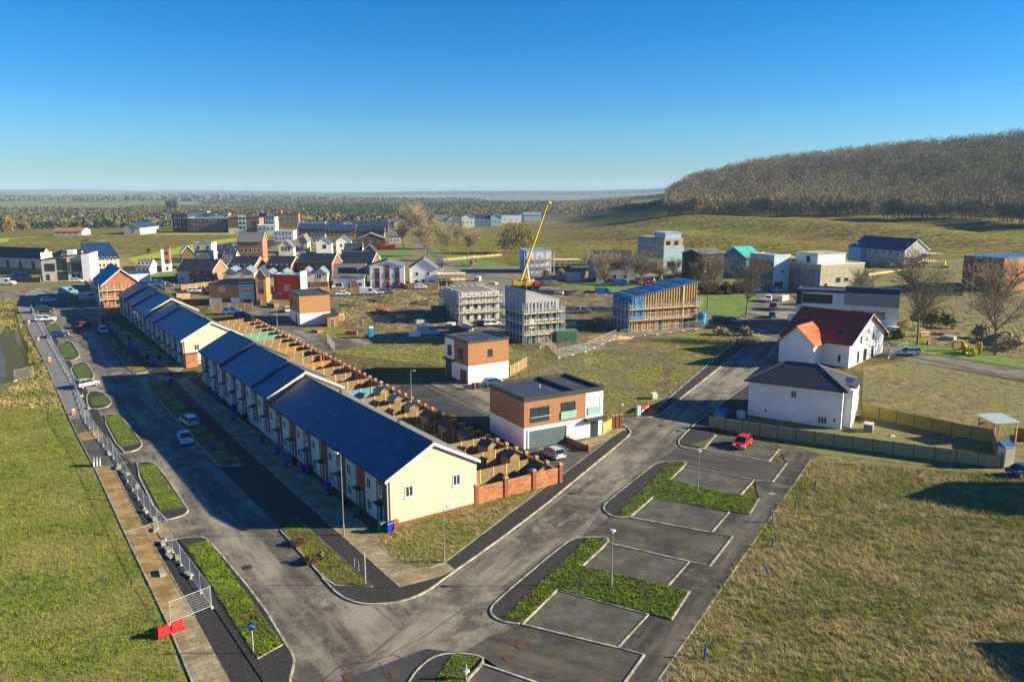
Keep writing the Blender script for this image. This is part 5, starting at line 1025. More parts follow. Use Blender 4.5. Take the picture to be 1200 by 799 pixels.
lampat(817.3, 578.5, 528, 'lamp post with a disc head on the farther car park island', 'disc')
lampat(546, 797, 786, 'lamp head rising from the nearest planted island', 'disc')
lampat(482, 466, 434, 'lamp post standing in the parking court behind the gardens', az_=120)
lampat(582, 500, 462, 'thin lamp post at the edge of the court near the modern house', az_=120)
lampat(325, 382, 352, 'lamp post between the farther gardens and the orange boxy house')
lampat(728.5, 500, 474, 'plain pole beside the brick pillar of the modern house', 'disc')
lampat(163, 396, 366, 'lamp post in front of the farther terrace'); lampat(240, 452, 423, 'pale lamp post at the far corner of the near terrace')
lampat(970, 299, 280, 'slim pole on the slope behind the cream cube house', 'disc'); lampat(885, 291, 280, 'slim pole behind the turquoise roof', 'disc')
lampat(1080, 347, 330, 'pole in the plot right of the zinc house', 'disc'); lampat(1040, 418, 405, 'short pole beside the silver estate car', 'disc')
lampat(1138, 348, 332, 'pole in front of the orange brick building', 'disc'); lampat(699, 331, 319, 'small pole left of the dark pitched roof house', 'disc')
p = up(G(428.5, 686), .12); t = thing('post', 'plain pale marker post on the asphalt footpath by the mossy bed', 'post', p); MB().bar((0, 0, 0), (0, 0, hgt(p, 647)), .045, n=8).build('pole', 'steel', t)
t = thing('cycle_hoop', 'low metal hoop beside the pale marker post', 'hoop', up(G(418, 668), .14), azr(-35)); b = MB(); b.bar((-.5, 0, 0), (-.5, 0, .9), .03); b.bar((-.5, 0, .9), (.5, 0, .9), .03); b.bar((.5, 0, .9), (.5, 0, 0), .03); b.build('rail', 'steel', t)
# blue round cycle sign
M['signblue'] = mat('sign_blue', (.01, .16, .55), .4); M['signwhite'] = mat('sign_white', (.85, .85, .85), .4)
p = up(G(297, 766), .14); hs_ = hgt(p, 731.5); t = thing('cycle_sign', 'blue round sign with a white bicycle on a grey pole', 'sign', p, 0)
MB().bar((0, 0, 0), (0, 0, hs_), .04, n=8).build('pole', 'steel', t)
b = MB(); N = 24; b.hull([(.34 * math.cos(2 * math.pi * k / N), -.05, hs_ - .1 + .34 * math.sin(2 * math.pi * k / N)) for k in range(N)], [(.34 * math.cos(2 * math.pi * k / N), -.08, hs_ - .1 + .34 * math.sin(2 * math.pi * k / N)) for k in range(N)]); d_ = b.build('sign_disc', 'signblue', t)
b = MB(); zc = hs_ - .14
for cx in (-.14, .14):
    for k in range(10):
        a0, a1 = 2 * math.pi * k / 10, 2 * math.pi * (k + 1) / 10; b.bar((cx + .09 * math.cos(a0), -.095, zc + .09 * math.sin(a0)), (cx + .09 * math.cos(a1), -.095, zc + .09 * math.sin(a1)), .013)
for q in (((-.14, 0), (-.05, .13)), ((-.05, .13), (.09, .13)), ((.09, .13), (0, 0)), ((0, 0), (-.05, .13)), ((.14, 0), (.08, .17)), ((0, 0), (-.14, 0)), ((.08, .17), (.13, .17)), ((-.1, .16), (-.01, .16))):
    b.bar((q[0][0], -.095, zc + q[0][1]), (q[1][0], -.095, zc + q[1][1]), .013)
b.build('bicycle_symbol', 'signwhite', d_)

# ---------------------------------------------------------------- mesh fence panels, their feet and things along them
def heras():
    t = thing('mesh_fence_panel', 'x', 'fence panel', (0, 0, 0), 0, 'mesh fence panels along the tan footway')
    L, H_ = 3.45, 1.95; b = MB(); b.bar((0, 0, .05), (0, 0, H_ + .1), .026); b.bar((L, 0, .05), (L, 0, H_ + .1), .026); b.bar((0, 0, H_), (L, 0, H_), .024); b.bar((0, 0, .18), (L, 0, .18), .024)
    b.build('frame', 'steel', t)
    b = MB()
    for k in range(1, 26): b.bar((L * k / 26, 0, .18), (L * k / 26, 0, H_), .0034, n=3)
    for k in range(1, 8): b.bar((0, 0, .18 + (H_ - .18) * k / 8), (L, 0, .18 + (H_ - .18) * k / 8), .0034, n=3)
    b.build('wire_mesh', 'steel', t)
    MB().hull([(-.36, -.12, 0), (.36, -.12, 0), (.36, .12, 0), (-.36, .12, 0)], [(-.3, -.08, .14), (.3, -.08, .14), (.3, .08, .14), (-.3, .08, .14)]).build('foot', 'block', t); return t
HP = heras(); used = [False]
def panel_at(a, b, label, group='mesh fence panels along the tan footway'):
    az_ = math.atan2(b.y - a.y, b.x - a.x); p = up(a, .07)
    tilt = math.atan2(T(b.x, b.y) - T(a.x, a.y), (b - a).to_2d().length)
    o = HP if not used[0] else dup(HP, label=label); used[0] = True; o['label'] = label; o['group'] = group; o.location = p; o.rotation_euler = (0, -tilt, az_); o.scale = ((b - a).length / 3.45, 1, 1)
def mesh_line(px, word, group, step=3.5, n0=0):
    pts = W(px); n = n0
    for i in range(len(pts) - 1):
        a, b = pts[i], pts[i + 1]; L = (b - a).length; k = max(1, round(L / step))
        for j in range(k):
            p, q = a.lerp(b, j / k), a.lerp(b, (j + 1) / k); p.z = T(p.x, p.y); q.z = T(q.x, q.y); panel_at(p, q, word % nth(n), group); n += 1
panel_at(G(200, 732), G(247, 713), 'mesh panel standing across the footway right behind the red barrier')
mesh_line([(248, 712), (212, 662), (185, 619), (162, 585), (133, 537), (100, 495), (85, 450), (60, 405), (37, 366)], 'mesh fence panel, %s from the end panel behind the red barrier', 'mesh fence panels along the tan footway')
mesh_line([(18, 447), (40, 442)], 'leaning mesh panel by the shaded water edge, %s of them', 'mesh panels by the left bank')
mesh_line([(633, 408), (642, 405), (655, 420), (686, 413), (706, 404), (722, 397)], 'mesh panel round the green container plot, %s from the scaffold', 'mesh panels round the building plots')
mesh_line([(384, 402), (392, 412)], 'mesh panel on the brown plot near the wooden shed, %s pair member', 'mesh panels on the brown plot')
mesh_line([(410, 373), (424, 376), (440, 379), (456, 382)], 'mesh panel behind the blue toilet cabin, %s from the left', 'mesh panels on the brown plot')
mesh_line([(1041, 420), (1064, 411)], 'mesh panel beside the silver estate car, %s from the house', 'mesh panels by the right street')
mesh_line([(727, 397), (770, 392), (830, 384)], 'mesh panel before the blue timber frame house, %s from the left', 'mesh panels round the building plots')
# concrete blocks beside the fence
M['blk'] = mat('weathered_concrete_block', (.40, .38, .30), .95, (.28, .26, .2), 3, bump=.4)
bl = [(139, 549, .0), (149, 556, .4), (161, 571, .1), (170, 601, .6), (181, 609, .2), (182, 622, .1), (191, 638, .2), (197, 646, .3), (199, 653, .4), (190, 673, .2), (221, 674, .5), (104, 479, .3), (96, 465, .2), (128, 533, .4), (208, 655, .1)]
for i, (x, y, a) in enumerate(bl):
    p = up(G(x, y), .08); t = thing('concrete_block', 'pale concrete weight beside the mesh fence, %s%s' % ('at x ' if 0 else '', nth(i) + ' of those scattered along it'), 'block', p, a + azr(-20), 'concrete weights along the mesh fence')
    l_, w_, h_ = rnd.uniform(.38, .7), rnd.uniform(.16, .27), rnd.uniform(.15, .3); t['label'] = '%s concrete weight beside the mesh fence, %s counted' % ('long' if l_ > .75 else 'short', nth(i)) + ' from the tan footway end'
    b = MB(); b.hull([(-l_, -w_, 0), (l_, -w_, 0), (l_, w_, 0), (-l_, w_, 0)], [(-l_ * .94, -w_ * .9, h_), (l_ * .94, -w_ * .9, h_), (l_ * .94, w_ * .9, h_ * .94), (-l_ * .94, w_ * .9, h_)]); b.build('block', 'blk', t); MB().bar((-.1, 0, h_), (.1, 0, h_ + .08), .02).build('lifting_eye', 'steel', t)
for i, (x, y) in enumerate([(34, 380), (45, 400), (58, 424), (86, 486), (37, 366)]):
    p = up(G(x, y), .08); t = thing('traffic_barrier', 'small orange red plastic barrier by the grey footway, %s from the far bend' % nth([1, 2, 3, 4, 0][i]), 'barrier', p, azr(30), 'small orange barriers by the footway')
    t.scale = (.72, .72, .8); MB().hull([(-.4, -.22, 0), (.4, -.22, 0), (.4, .22, 0), (-.4, .22, 0)], [(-.34, -.1, .9), (.34, -.1, .9), (.34, .1, .9), (-.34, .1, .9)]).build('body', mat('barrier_orange', (.75, .09, .03), .5), t); MB().box(-.35, .35, -.25, .25, .901, 1.0).build('top', 'signwhite', t)
M['barred'] = mat('barrier_red', (.80, .012, .012), .45)
p = up(G(184, 749), .1); q = up(G(216, 735), .1); L = (q - p).length; t = thing('road_barrier', 'long red water filled barrier lying across the end of the footway', 'barrier', p, math.atan2(q.y - p.y, q.x - p.x))
for k in range(2):
    x0 = L * k / 2 + .03; x1 = L * (k + 1) / 2 - .03
    b = MB(); b.hull([(x0, -.28, 0), (x1, -.28, 0), (x1, .28, 0), (x0, .28, 0)], [(x0, -.24, .2), (x1, -.24, .2), (x1, .24, .2), (x0, .24, .2)]); s_ = b.build('barrier_section', 'barred', t)
    MB().hull([(x0 + .05, -.18, .2), (x1 - .05, -.18, .2), (x1 - .05, .18, .2), (x0 + .05, .18, .2)], [(x0 + .1, -.09, .78), (x1 - .1, -.09, .78), (x1 - .1, .09, .78), (x0 + .1, .09, .78)]).build('upper_body', 'barred', s_)
    for j in range(3): c = x0 + (x1 - x0) * (j + .5) / 3; MB().box(c - .12, c + .12, -.3, .3, .02, .12).build('fork_slot', 'rubber', s_)
t = thing('bollard_stack', 'white sign boards standing on the footway edge by the meadow', 'sign board', up(G(114.5, 546), .08), .5)
for k, s in enumerate((-.35, 0, .35)): MB().hull([(s - .14, -.3, 0), (s + .02, -.3, 0), (s + .02, .3, 0), (s - .14, .3, 0)], [(s, -.28, 1.15), (s + .05, -.28, 1.15), (s + .05, .28, 1.15), (s, .28, 1.15)]).build('board', 'signwhite', t)
# small posts and tree guards on the right meadow
M['guard'] = mat('blue_tree_guard', (.05, .10, .28), .6)
for i, (x, y, a, c) in enumerate([(954.5, 573, .1, 'uppermost'), (932, 597, .25, 'second down, tall'), (906, 613, .2, 'third down, short'), (905, 641, -.2, 'fourth down, leaning left'), (901, 672, .9, 'fifth, fallen nearly flat'), (825.5, 772, 0, 'lowest, near the path edge'), (1113, 590, 1.4, 'fallen in the house shade')]):
    p = G(x, y); t = thing('tree_guard', 'blue grey sapling guard in the dry meadow, ' + c, 'tree guard', p, .5 * i, 'blue sapling guards')
    d = Vector((math.sin(a), .2 * math.sin(i), math.cos(a))); MB().bar((0, 0, 0), d * 1.15, .09, .08, 7).build('tube', 'guard', t); MB().bar((.12, 0, 0), Vector((.12, 0, 0)) + d * 1.35, .022).build('stake', 'timber', t)
# junction corner bits by the upper road
t = thing('utility_box', 'tall grey blue utility box by the far footway corner', 'cabinet', up(G(748, 487), .1), .6); MB().box(-.35, .35, -.2, .2, 0, 1.4).build('case', 'pblue', t); MB().box(-.4, .4, -.25, .25, 1.402, 1.5).build('cap', 'lightmetal', t); MB().box(-.03, .03, -.215, -.201, .1, 1.3).build('door_gap', 'dframe', t)
for (x, y, x2, y2, m, l) in ((752, 485, 760, 478, 'barred', 'red and white plastic barrier on the verge by the junction'), (870, 391, 878, 386, 'timber', 'pale timber stop boards at the far end of the footway')):
    p = up(G(x, y), .1); q = up(G(x2, y2), .1); L = (q - p).length; t = thing('plastic_barrier', l, 'barrier', p, math.atan2(q.y - p.y, q.x - p.x))
    MB().box(0, L, -.05, .05, .55, .95).build('top_board', m, t); MB().box(0, L, -.05, .05, .15, .4).build('lower_board', 'signwhite' if m == 'barred' else m, t)
    for s in (.1, L - .1): MB().box(s - .05, s + .05, -.3, .3, 0, .1).build('foot', 'rubber', t); MB().box(s - .03, s + .03, .051, .1, .1, 1.0).build('upright', m, t)
t = thing('bulk_bag', 'cream builders bag on the verge beside the red barrier', 'bag', up(G(766, 467), .05), .4); MB().hull([(-.45, -.45, 0), (.45, -.45, 0), (.45, .45, 0), (-.45, .45, 0)], [(-.5, -.5, .9), (.5, -.5, .85), (.5, .5, .9), (-.5, .5, .95)]).build('bag', 'offwhite', t); MB().bar((-.4, 0, .85), (.4, 0, 1.25), .03).build('strap', 'frame', t)
# utility covers on the roads
M['rust'] = mat('rusty_iron', (.13, .07, .035), .8, (.07, .04, .022), 4)
for i, (x, y, l) in enumerate([(409, 792, 'rusty square cover at the bottom of the junction, left of two'), (463, 789, 'rusty square cover at the bottom of the junction, right of two'), (611, 757, 'reddish cover in the nearest parking aisle, upper one'), (596, 771, 'reddish cover in the nearest parking aisle, lower one'), (290, 665, 'dark cover in the left road below the shadow'), (905, 579, 'pale yellow cover in the path by the meadow'), (795, 505, 'cover in the shaded junction mouth'), (775, 499, 'second cover in the shaded junction mouth')]):
    p = G(x, y); t = tag(MB().box(-.4, .4, -.4, .4, 0, .012).build('utility_cover', 'pave' if 'yellow' in l else ('rust' if i < 4 else 'dark'), loc=up(p, .056), rz=.5), l, 'manhole cover', 'utility covers')

# ---------------------------------------------------------------- vehicles
M['tyre'] = mat('tyre', (.015, .015, .015), .8); M['rim'] = mat('wheel_rim', (.45, .45, .46), .35, metal=.6)
M['headlamp'] = mat('headlight_glass', (.7, .72, .72), .15); M['taillamp'] = mat('tail_light', (.45, .01, .01), .25); M['plate'] = mat('number_plate', (.7, .7, .6), .5)
M['carglass'] = mat('car_glass', (.012, .018, .022), .06, spec=.9)
def paint(n, c): return mat('paint_' + n, c, .28, tuple(v * .92 for v in c), 3, spec=.6)
PAINT = dict(silver=paint('silver', (.42, .47, .50)), white=paint('white', (.78, .79, .80)), red=paint('red', (.62, .012, .012)), blue=paint('blue', (.015, .14, .42)), dark=paint('dark', (.025, .03, .04)), maroon=paint('maroon', (.22, .012, .03)),
             navy=paint('navy', (.012, .03, .14)), pale=paint('pale_blue', (.18, .42, .55)), green=paint('green', (.02, .16, .10)), grey=paint('grey', (.16, .17, .18)))
KT = {'hatch': dict(L=4.0, W=1.72, b=.90, h=1.48, pr=[(-2.0, .34), (-2.0, .72), (-1.93, .92), (.95, .92), (1.75, .74), (1.98, .55), (2.0, .32)], g0=(-1.85, 1.12), g1=(-1.45, .25)),
      'saloon': dict(L=4.5, W=1.78, b=.90, h=1.43, pr=[(-2.25, .34), (-2.25, .75), (-2.15, .92), (1.1, .90), (1.95, .76), (2.22, .58), (2.25, .32)], g0=(-1.75, 1.2), g1=(-1.0, .35)),
      'estate': dict(L=4.6, W=1.8, b=.93, h=1.5, pr=[(-2.3, .34), (-2.3, .8), (-2.25, .94), (1.15, .93), (2.0, .78), (2.27, .58), (2.3, .32)], g0=(-2.18, 1.25), g1=(-1.9, .4)),
      'suv': dict(L=4.6, W=1.9, b=1.08, h=1.75, pr=[(-2.3, .42), (-2.3, .9), (-2.22, 1.08), (1.15, 1.08), (2.1, .98), (2.28, .75), (2.3, .4)], g0=(-2.15, 1.25), g1=(-1.85, .4)),
      'van': dict(L=5.2, W=2.0, b=1.15, h=2.2, pr=[(-2.6, .38), (-2.6, 2.1), (-2.5, 2.2), (.75, 2.2), (.95, 2.1), (1.75, 1.2), (2.5, 1.02), (2.6, .8), (2.6, .36)], g0=None, g1=None)}
def make_car(kind):
    k = KT[kind]; Wd = k['W']; t = thing('parked_' + ('van' if kind == 'van' else 'car'), 'x', 'van' if kind == 'van' else 'car', (0, 0, 0), 0)
    b = MB(); n = len(k['pr']); rings = []
    for y, s, dz in ((-Wd / 2, .985, 0), (Wd / 2, .985, 0)): rings.append([(x * s, y, z) for x, z in k['pr']])
    b.hull(rings[0], rings[1]); body = b.build('body', PAINT['silver'], t); body.modifiers.new('bevel', 'BEVEL').width = .09; body.modifiers['bevel'].segments = 2
    wy = Wd / 2; be = k['b']; h = k['h']
    if k['g0']:
        a0, a1 = k['g0']; c0, c1 = k['g1']; i = .2
        b = MB(); b.hull([(a0, -wy + .06, be - .02), (a1, -wy + .1, be - .02), (a1, wy - .1, be - .02), (a0, wy - .06, be - .02)], [(c0, -wy + i, h - .05), (c1, -wy + i + .02, h - .05), (c1, wy - i - .02, h - .05), (c0, wy - i, h - .05)]); b.build('windows', 'carglass', t)
        b = MB(); b.hull([(c0 - .06, -wy + i - .02, h - .05), (c1 + .05, -wy + i, h - .05), (c1 + .05, wy - i, h - .05), (c0 - .06, wy - i + .02, h - .05)], [(c0 + .06, -wy + i + .08, h), (c1 - .12, -wy + i + .1, h), (c1 - .12, wy - i - .1, h), (c0 + .06, wy - i - .08, h)]); b.build('roof', PAINT['silver'], t)
        b = MB()
        for s in (-1, 1):
            for f_ in (0, .5, 1): xa = a0 + (a1 - a0) * f_; xb = c0 + (c1 - c0) * f_; b.bar((xa, s * (wy - .07), be - .02), (xb, s * (wy - i + .01), h - .04), .035)
        b.build('pillars', PAINT['silver'], t)
    else:
        b = MB(); b.hull([(1.72, -wy + .1, 1.25), (1.0, -wy + .16, 2.06), (1.0, wy - .16, 2.06), (1.72, wy - .1, 1.25)], [(1.78, -wy + .1, 1.27), (1.06, -wy + .16, 2.08), (1.06, wy - .16, 2.08), (1.78, wy - .1, 1.27)]); b.build('windscreen', 'carglass', t)
        for s in (-1, 1): MB().hull([(.2, s * wy - .02, 1.3), (1.4, s * wy - .02, 1.3), (.95, s * wy - .02, 1.95), (.2, s * wy - .02, 1.95)], [(.2, s * wy + .02, 1.3), (1.4, s * wy + .02, 1.3), (.95, s * wy + .02, 1.95), (.2, s * wy + .02, 1.95)]).build('side_window', 'carglass', t)
    xw = k['L'] * .31
    for sx in (-1, 1):
        for s in (-1, 1):
            w_ = MB().bar((sx * xw, s * (wy - .2), .31), (sx * xw, s * (wy + .01), .31), .32, n=14).build('wheel', 'tyre', t); MB().bar((sx * xw, s * (wy + .008), .31), (sx * xw, s * (wy + .025), .31), .2, n=10).build('rim', 'rim', w_)
    for s in (-1, 1):
        zl = k['pr'][-2][1] + .02; xl = k['L'] / 2
        MB().box(xl - .2, xl + .01, s * (wy - .32) - .18, s * (wy - .32) + .18, zl, zl + .13).build('headlight', 'headlamp', t); MB().box(-xl - .015, -xl + .1, s * (wy - .22) - .12, s * (wy - .22) + .12, .72, .92).build('tail_light', 'taillamp', t)
        MB().box(.75, .9, s * (wy + .08) - .1, s * (wy + .08) + .1, be, be + .13).build('mirror', PAINT['silver'], t)
    MB().box(-xl - .02, -xl + .02, -.26, .26, .5, .62).build('number_plate', 'plate', t); MB().box(xl - .02, xl + .03, -.26, .26, .38, .49).build('number_plate', 'plate', t)
    return t
CARP = {}
def car(x, y, heading, kind, col, label, z=.05, group='parked cars', sc_=1):
    if kind not in CARP: CARP[kind] = make_car(kind); o = CARP[kind]
    else: o = dup(CARP[kind])
    p = G(x, y); o.location = up(p, z); o.rotation_euler = (0, 0, azr(heading)); o['label'] = label; o['group'] = group if kind != 'van' else 'parked vans'; o.name = 'parked_van' if kind == 'van' else 'parked_car'
    for c in [q for q in bpy.data.objects if q.parent is o] if False else kids2(o):
        if c.name.split('.')[0] in ('body', 'roof', 'pillars', 'mirror'):
            c.material_slots[0].link = 'OBJECT'; c.material_slots[0].material = PAINT[col]
    return o
def kids2(o):
    return list(o.children)
car(222, 497, -40, 'estate', 'silver', 'pale silver estate half on the shaded verge, behind the silver saloon'); car(217.5, 517.5, 150, 'saloon', 'silver', 'silver saloon in the shade facing down the left road')
car(869.5, 523, 214, 'hatch', 'red', 'bright red hatchback alone in the car park'); car(647.5, 536, -32, 'hatch', 'silver', 'silver hatchback on the driveway of the modern house', .11)
car(579, 452, 62, 'hatch', 'blue', 'bright blue hatchback beside the compact tan house'); car(102, 453.5, 30, 'hatch', 'silver', 'blue grey hatchback parked by the fourth grass island', .06)
car(68, 395, 60, 'saloon', 'navy', 'dark blue saloon parked between two small grass islands'); car(54, 376.5, 75, 'estate', 'white', 'white estate parked near the bend of the grey footway')
car(52, 366, 60, 'suv', 'dark', 'black car parked beside the grey footway'); car(57, 354, 50, 'hatch', 'white', 'small white car with a black roof near the far bend'); car(98.5, 384, 20, 'hatch', 'maroon', 'dark red car driving in the shade of the farther terrace')
car(121, 390, 145, 'hatch', 'silver', 'silver blue car by the shaded verge of the farther terrace'); car(8, 334, 85, 'van', 'white', 'long white van at the left edge of the picture'); car(53, 328.5, 80, 'hatch', 'red', 'small red car in front of the white modern house')
car(62, 328.5, 80, 'hatch', 'silver', 'silver car right of the small red one'); car(27, 327, 80, 'van', 'blue', 'blue van parked by the long low house'); car(38, 330, 80, 'saloon', 'grey', 'grey saloon right of the blue van'); car(20, 323, 80, 'hatch', 'dark', 'dark hatchback behind the blue van')
car(318, 347, 60, 'hatch', 'white', 'white car parked left of the dark red boxy house'); car(336, 365.5, -30, 'hatch', 'white', 'white car beside the orange boarded house'); car(272, 368, 75, 'suv', 'blue', 'blue car in the shaded lane below the wide flat roofed house'); car(284, 372, 75, 'hatch', 'navy', 'navy car just right of the blue one in the lane')
car(208, 349, 20, 'hatch', 'maroon', 'red car with a white bonnet behind the farther terrace'); car(184, 342, 70, 'van', 'dark', 'dark van behind the farther terrace'); car(187, 334, 80, 'suv', 'blue', 'blue car by the garages behind the farther terrace'); car(196, 336, 80, 'saloon', 'grey', 'grey car by the garages behind the farther terrace')
car(432, 345.5, 85, 'van', 'white', 'white van in front of the white town house'); car(470, 338, 85, 'suv', 'maroon', 'dark red car by the right end of the town house'); car(506, 336, 85, 'saloon', 'dark', 'black car in front of the plain white gabled house')
car(502, 393, 85, 'van', 'pale', 'pale blue van with roof boxes in the shaded site street'); car(537, 389, 80, 'hatch', 'maroon', 'crimson hatchback in the shaded site street'); car(563, 382, 75, 'saloon', 'navy', 'navy saloon at the foot of the left scaffold'); car(577, 382, 75, 'estate', 'white', 'white pickup beside the navy saloon', sc_=1)
car(682, 367, 85, 'suv', 'grey', 'grey off road car right of the green scaffolded house'); car(707.5, 346, 85, 'van', 'blue', 'blue van on the grass verge street behind the site'); car(845, 378.5, 90, 'suv', 'dark', 'black off road car behind the blue tank'); car(858, 378, 90, 'hatch', 'silver', 'silver car touching the black off road car')
car(900, 353.5, 200, 'suv', 'white', 'white car at the head of the shaded street'); car(905.5, 363, 200, 'suv', 'maroon', 'dark red car behind the white one in the shaded street'); car(929, 379, 10, 'van', 'white', 'white van in the shaded street above the red roofed villa')
car(1065, 416, 265, 'estate', 'silver', 'silver estate car beside the red roofed villa'); car(1201, 557, 80, 'saloon', 'navy', 'dark blue car cut by the right edge of the picture'); car(912, 342, 60, 'hatch', 'pale', 'pale blue car before the cream cube house'); car(886, 342, 60, 'hatch', 'white', 'white car below the turquoise roofed house')
car(744, 334, 85, 'hatch', 'red', 'red car among bare trees, left of two'); car(761, 334, 85, 'hatch', 'red', 'red car among bare trees, right of two'); car(728, 335, 85, 'van', 'blue', 'blue van left of the two red cars')
car(80, 345, 60, 'van', 'pale', 'box van with a pale white end crossing the far road'); car(104, 352, 60, 'van', 'silver', 'silver van beside the scaffolded brick house')
car(905, 372, 20, 'hatch', 'blue', 'small blue car at the kerb of the shaded street')
for i, (x, y) in enumerate([(255, 291), (262, 290), (269, 289), (276, 288), (250, 297), (258, 296), (266, 295), (252, 302), (262, 302), (272, 294)]):
    cc = ['dark', 'navy', 'grey', 'silver', 'white', 'dark', 'navy', 'grey', 'dark', 'blue'][i]
    car(x, y, 80 + 5 * (i % 3), ['hatch', 'saloon', 'estate'][i % 3], cc, '%s car in the far car park, %s counted from its top left' % (cc, nth(i)), group='cars in the far car park')

for x, y, h_, k_, c_, l_ in ((228, 343, 80, 'hatch', 'white', 'white hatchback before the brick house by the bright lawn'), (238, 342, 80, 'saloon', 'dark', 'black saloon right of that white hatchback'), (296, 349, 80, 'hatch', 'silver', 'silver hatchback left of the narrow tan house'), (372, 345.5, 80, 'hatch', 'dark', 'black hatchback before the right twin gabled house'),
    (442, 345, 80, 'hatch', 'silver', 'silver hatchback right of the white van by the town house'), (454, 344, 80, 'estate', 'grey', 'grey estate before the middle of the town house'), (402, 346.5, 80, 'saloon', 'white', 'white saloon before the solar panel house'), (493, 338.5, 80, 'hatch', 'white', 'white hatchback left of the black saloon'),
    (90, 331, 80, 'hatch', 'white', 'white hatchback at the right end of the white modern house'), (150, 341, 70, 'hatch', 'red', 'red hatchback beyond the scaffolded brick house'), (14, 328, 80, 'hatch', 'silver', 'silver hatchback among the cars by the long low house'), (352, 309, 80, 'hatch', 'blue', 'blue hatchback behind the slate roofed line'),
    (304, 309, 80, 'hatch', 'red', 'red hatchback beside the dotted brick block'), (700, 330, 85, 'hatch', 'dark', 'dark hatchback by the yard pole'), (716, 332, 85, 'saloon', 'navy', 'navy saloon at the left edge of the tree lined parking'), (780, 333, 85, 'estate', 'grey', 'grey estate below the grey concrete house')):
    car(x, y, h_, k_, c_, l_)
# ---------------------------------------------------------------- houses under construction and their scaffolds
def scaffold(label, g, aR, Wd, D, levels, top, sides='RLEB', off=.9, step=1.75, boards='board', group='scaffolds round the unfinished houses', deck=.7):
    t = thing('scaffolding', label, 'scaffolding', g, azr(aR), group); fc = {'R': ((-off, -off), (Wd + off, -off), (0, -1)), 'E': ((Wd + off, -off), (Wd + off, D + off), (1, 0)), 'B': ((Wd + off, D + off), (-off, D + off), (0, 1)), 'L': ((-off, D + off), (-off, -off), (-1, 0))}
    for s in sides:
        a, b, nn = fc[s]; a = Vector(a); b = Vector(b); nn = Vector(nn); L = (b - a).length; n = max(2, round(L / step))
        for k in range(n + 1):
            p = a.lerp(b, k / n)
            for o_ in (.0, deck): q = p - nn * (deck - o_ - .1); MB().bar((q.x, q.y, -.8), (q.x, q.y, top + rnd.uniform(0, 1.3)), .045, n=4).build('standard', 'steel', t)
        for z in levels:
            i_ = a - nn * (deck + .0); j_ = b - nn * (deck + .0); m = MB(); m.hull([(a.x, a.y, z), (b.x, b.y, z), (j_.x, j_.y, z), (i_.x, i_.y, z)], [(a.x, a.y, z + .06), (b.x, b.y, z + .06), (j_.x, j_.y, z + .06), (i_.x, i_.y, z + .06)]); m.build('board_deck', boards, t)
            m = MB(); m.hull([(a.x, a.y, z + .06), (b.x, b.y, z + .06), (b.x + nn.x * .04, b.y + nn.y * .04, z + .06), (a.x + nn.x * .04, a.y + nn.y * .04, z + .06)], [(a.x, a.y, z + .28), (b.x, b.y, z + .28), (b.x + nn.x * .04, b.y + nn.y * .04, z + .28), (a.x + nn.x * .04, a.y + nn.y * .04, z + .28)]); m.build('toe_board', boards, t)
            for dz in (.5, .8, 1.1): MB().bar((a.x + nn.x * .1, a.y + nn.y * .1, z + dz), (b.x + nn.x * .1, b.y + nn.y * .1, z + dz), .036).build('guard_rail', 'steel', t)
        q = a.lerp(b, .5 / n * 2); MB().bar((a.x + nn.x * .12, a.y + nn.y * .12, 0), (q.x + nn.x * .12, q.y + nn.y * .12, levels[-1]), .028).build('brace', 'steel', t)
    return t
# brick house with blue felt roof
g = G(122, 361); Wd = run(g, 57, 166, 2.5); scaffold('timber coloured scaffolding round the brick house with the blue felt roof', g, 57, Wd, 20, (2.2, 4.6), 5.6, 'RL', boards='timber')
# block house without roof
def ex_blockhouse(t, Wd, D, h, fc):
    for fk in 'RL':
        f, L = fc[fk]
        for z in (.5, 3.2):
            for k in range(4): window(t, f, (.1 + .22 * k) * L, z, 1.1, 1.4, 'timber', mull=0)
    for k in range(6): MB().hull([(Wd * k / 6, 0, h), (Wd * k / 6 + .2, 0, h), (Wd * k / 6 + .2, D, h), (Wd * k / 6, D, h)], [(Wd * k / 6, 0, h + .2), (Wd * k / 6 + .2, 0, h + .2), (Wd * k / 6 + .2, D, h + .2), (Wd * k / 6, D, h + .2)]).build('joist', 'timber', t)
_, Wd, D, h = bld('unfinished_house', 'roofless pale blockwork house inside timber decked scaffolding', 'unfinished house', (541, 378), 66, 585, 520, 343, wall='block', roof=('none',), extra=ex_blockhouse)
scaffold('scaffolding with pale board decks round the roofless blockwork house', G(541, 378), 66, Wd, D, (2.3, 4.6, 6.2), 7.0, 'RLEB')
# green membrane house
M['greenmem'] = mat('green_membrane', (.04, .13, .12), .7, (.03, .09, .09), 1); M['greymem'] = mat('grey_board_wall', (.33, .34, .40), .8, (.28, .28, .32), 1)
def ex_greenhouse(t, Wd, D, h, fc):
    f, L = fc['R']
    for k in range(9): panel(t, f, (.05 + .105 * k) * L, (.05 + .105 * k) * L + .12, .1, h - .2, 'greenpaint' if k % 2 else 'timber', .05, .13, 'stud')
    panel(t, f, .1 * L, .3 * L, 3.4, 5.4, 'white', .05, .09, 'sheet'); panel(t, f, .35 * L, .95 * L, .1, 2.2, 'osb', .05, .09, 'sheet'); panel(t, f, .0, L, 2.3, 2.6, 'timber', .05, .16, 'floor_beam'); panel(t, f, .0, L, 4.9, 5.2, 'timber', .05, .16, 'floor_beam')
    f, L = fc['L']
    for z in (1.6, 4.4): panel(t, f, 0, L, z, z + .5, 'teal', .02, .06, 'membrane_band')
    for k in range(7): q = MB(); x = Wd * (.35 + .09 * k); q.bar((x, 0, h + 1.6 - .25 * k), (x, D, h + 1.6 - .25 * k), .08); q.build('rafter', 'zinc', t)
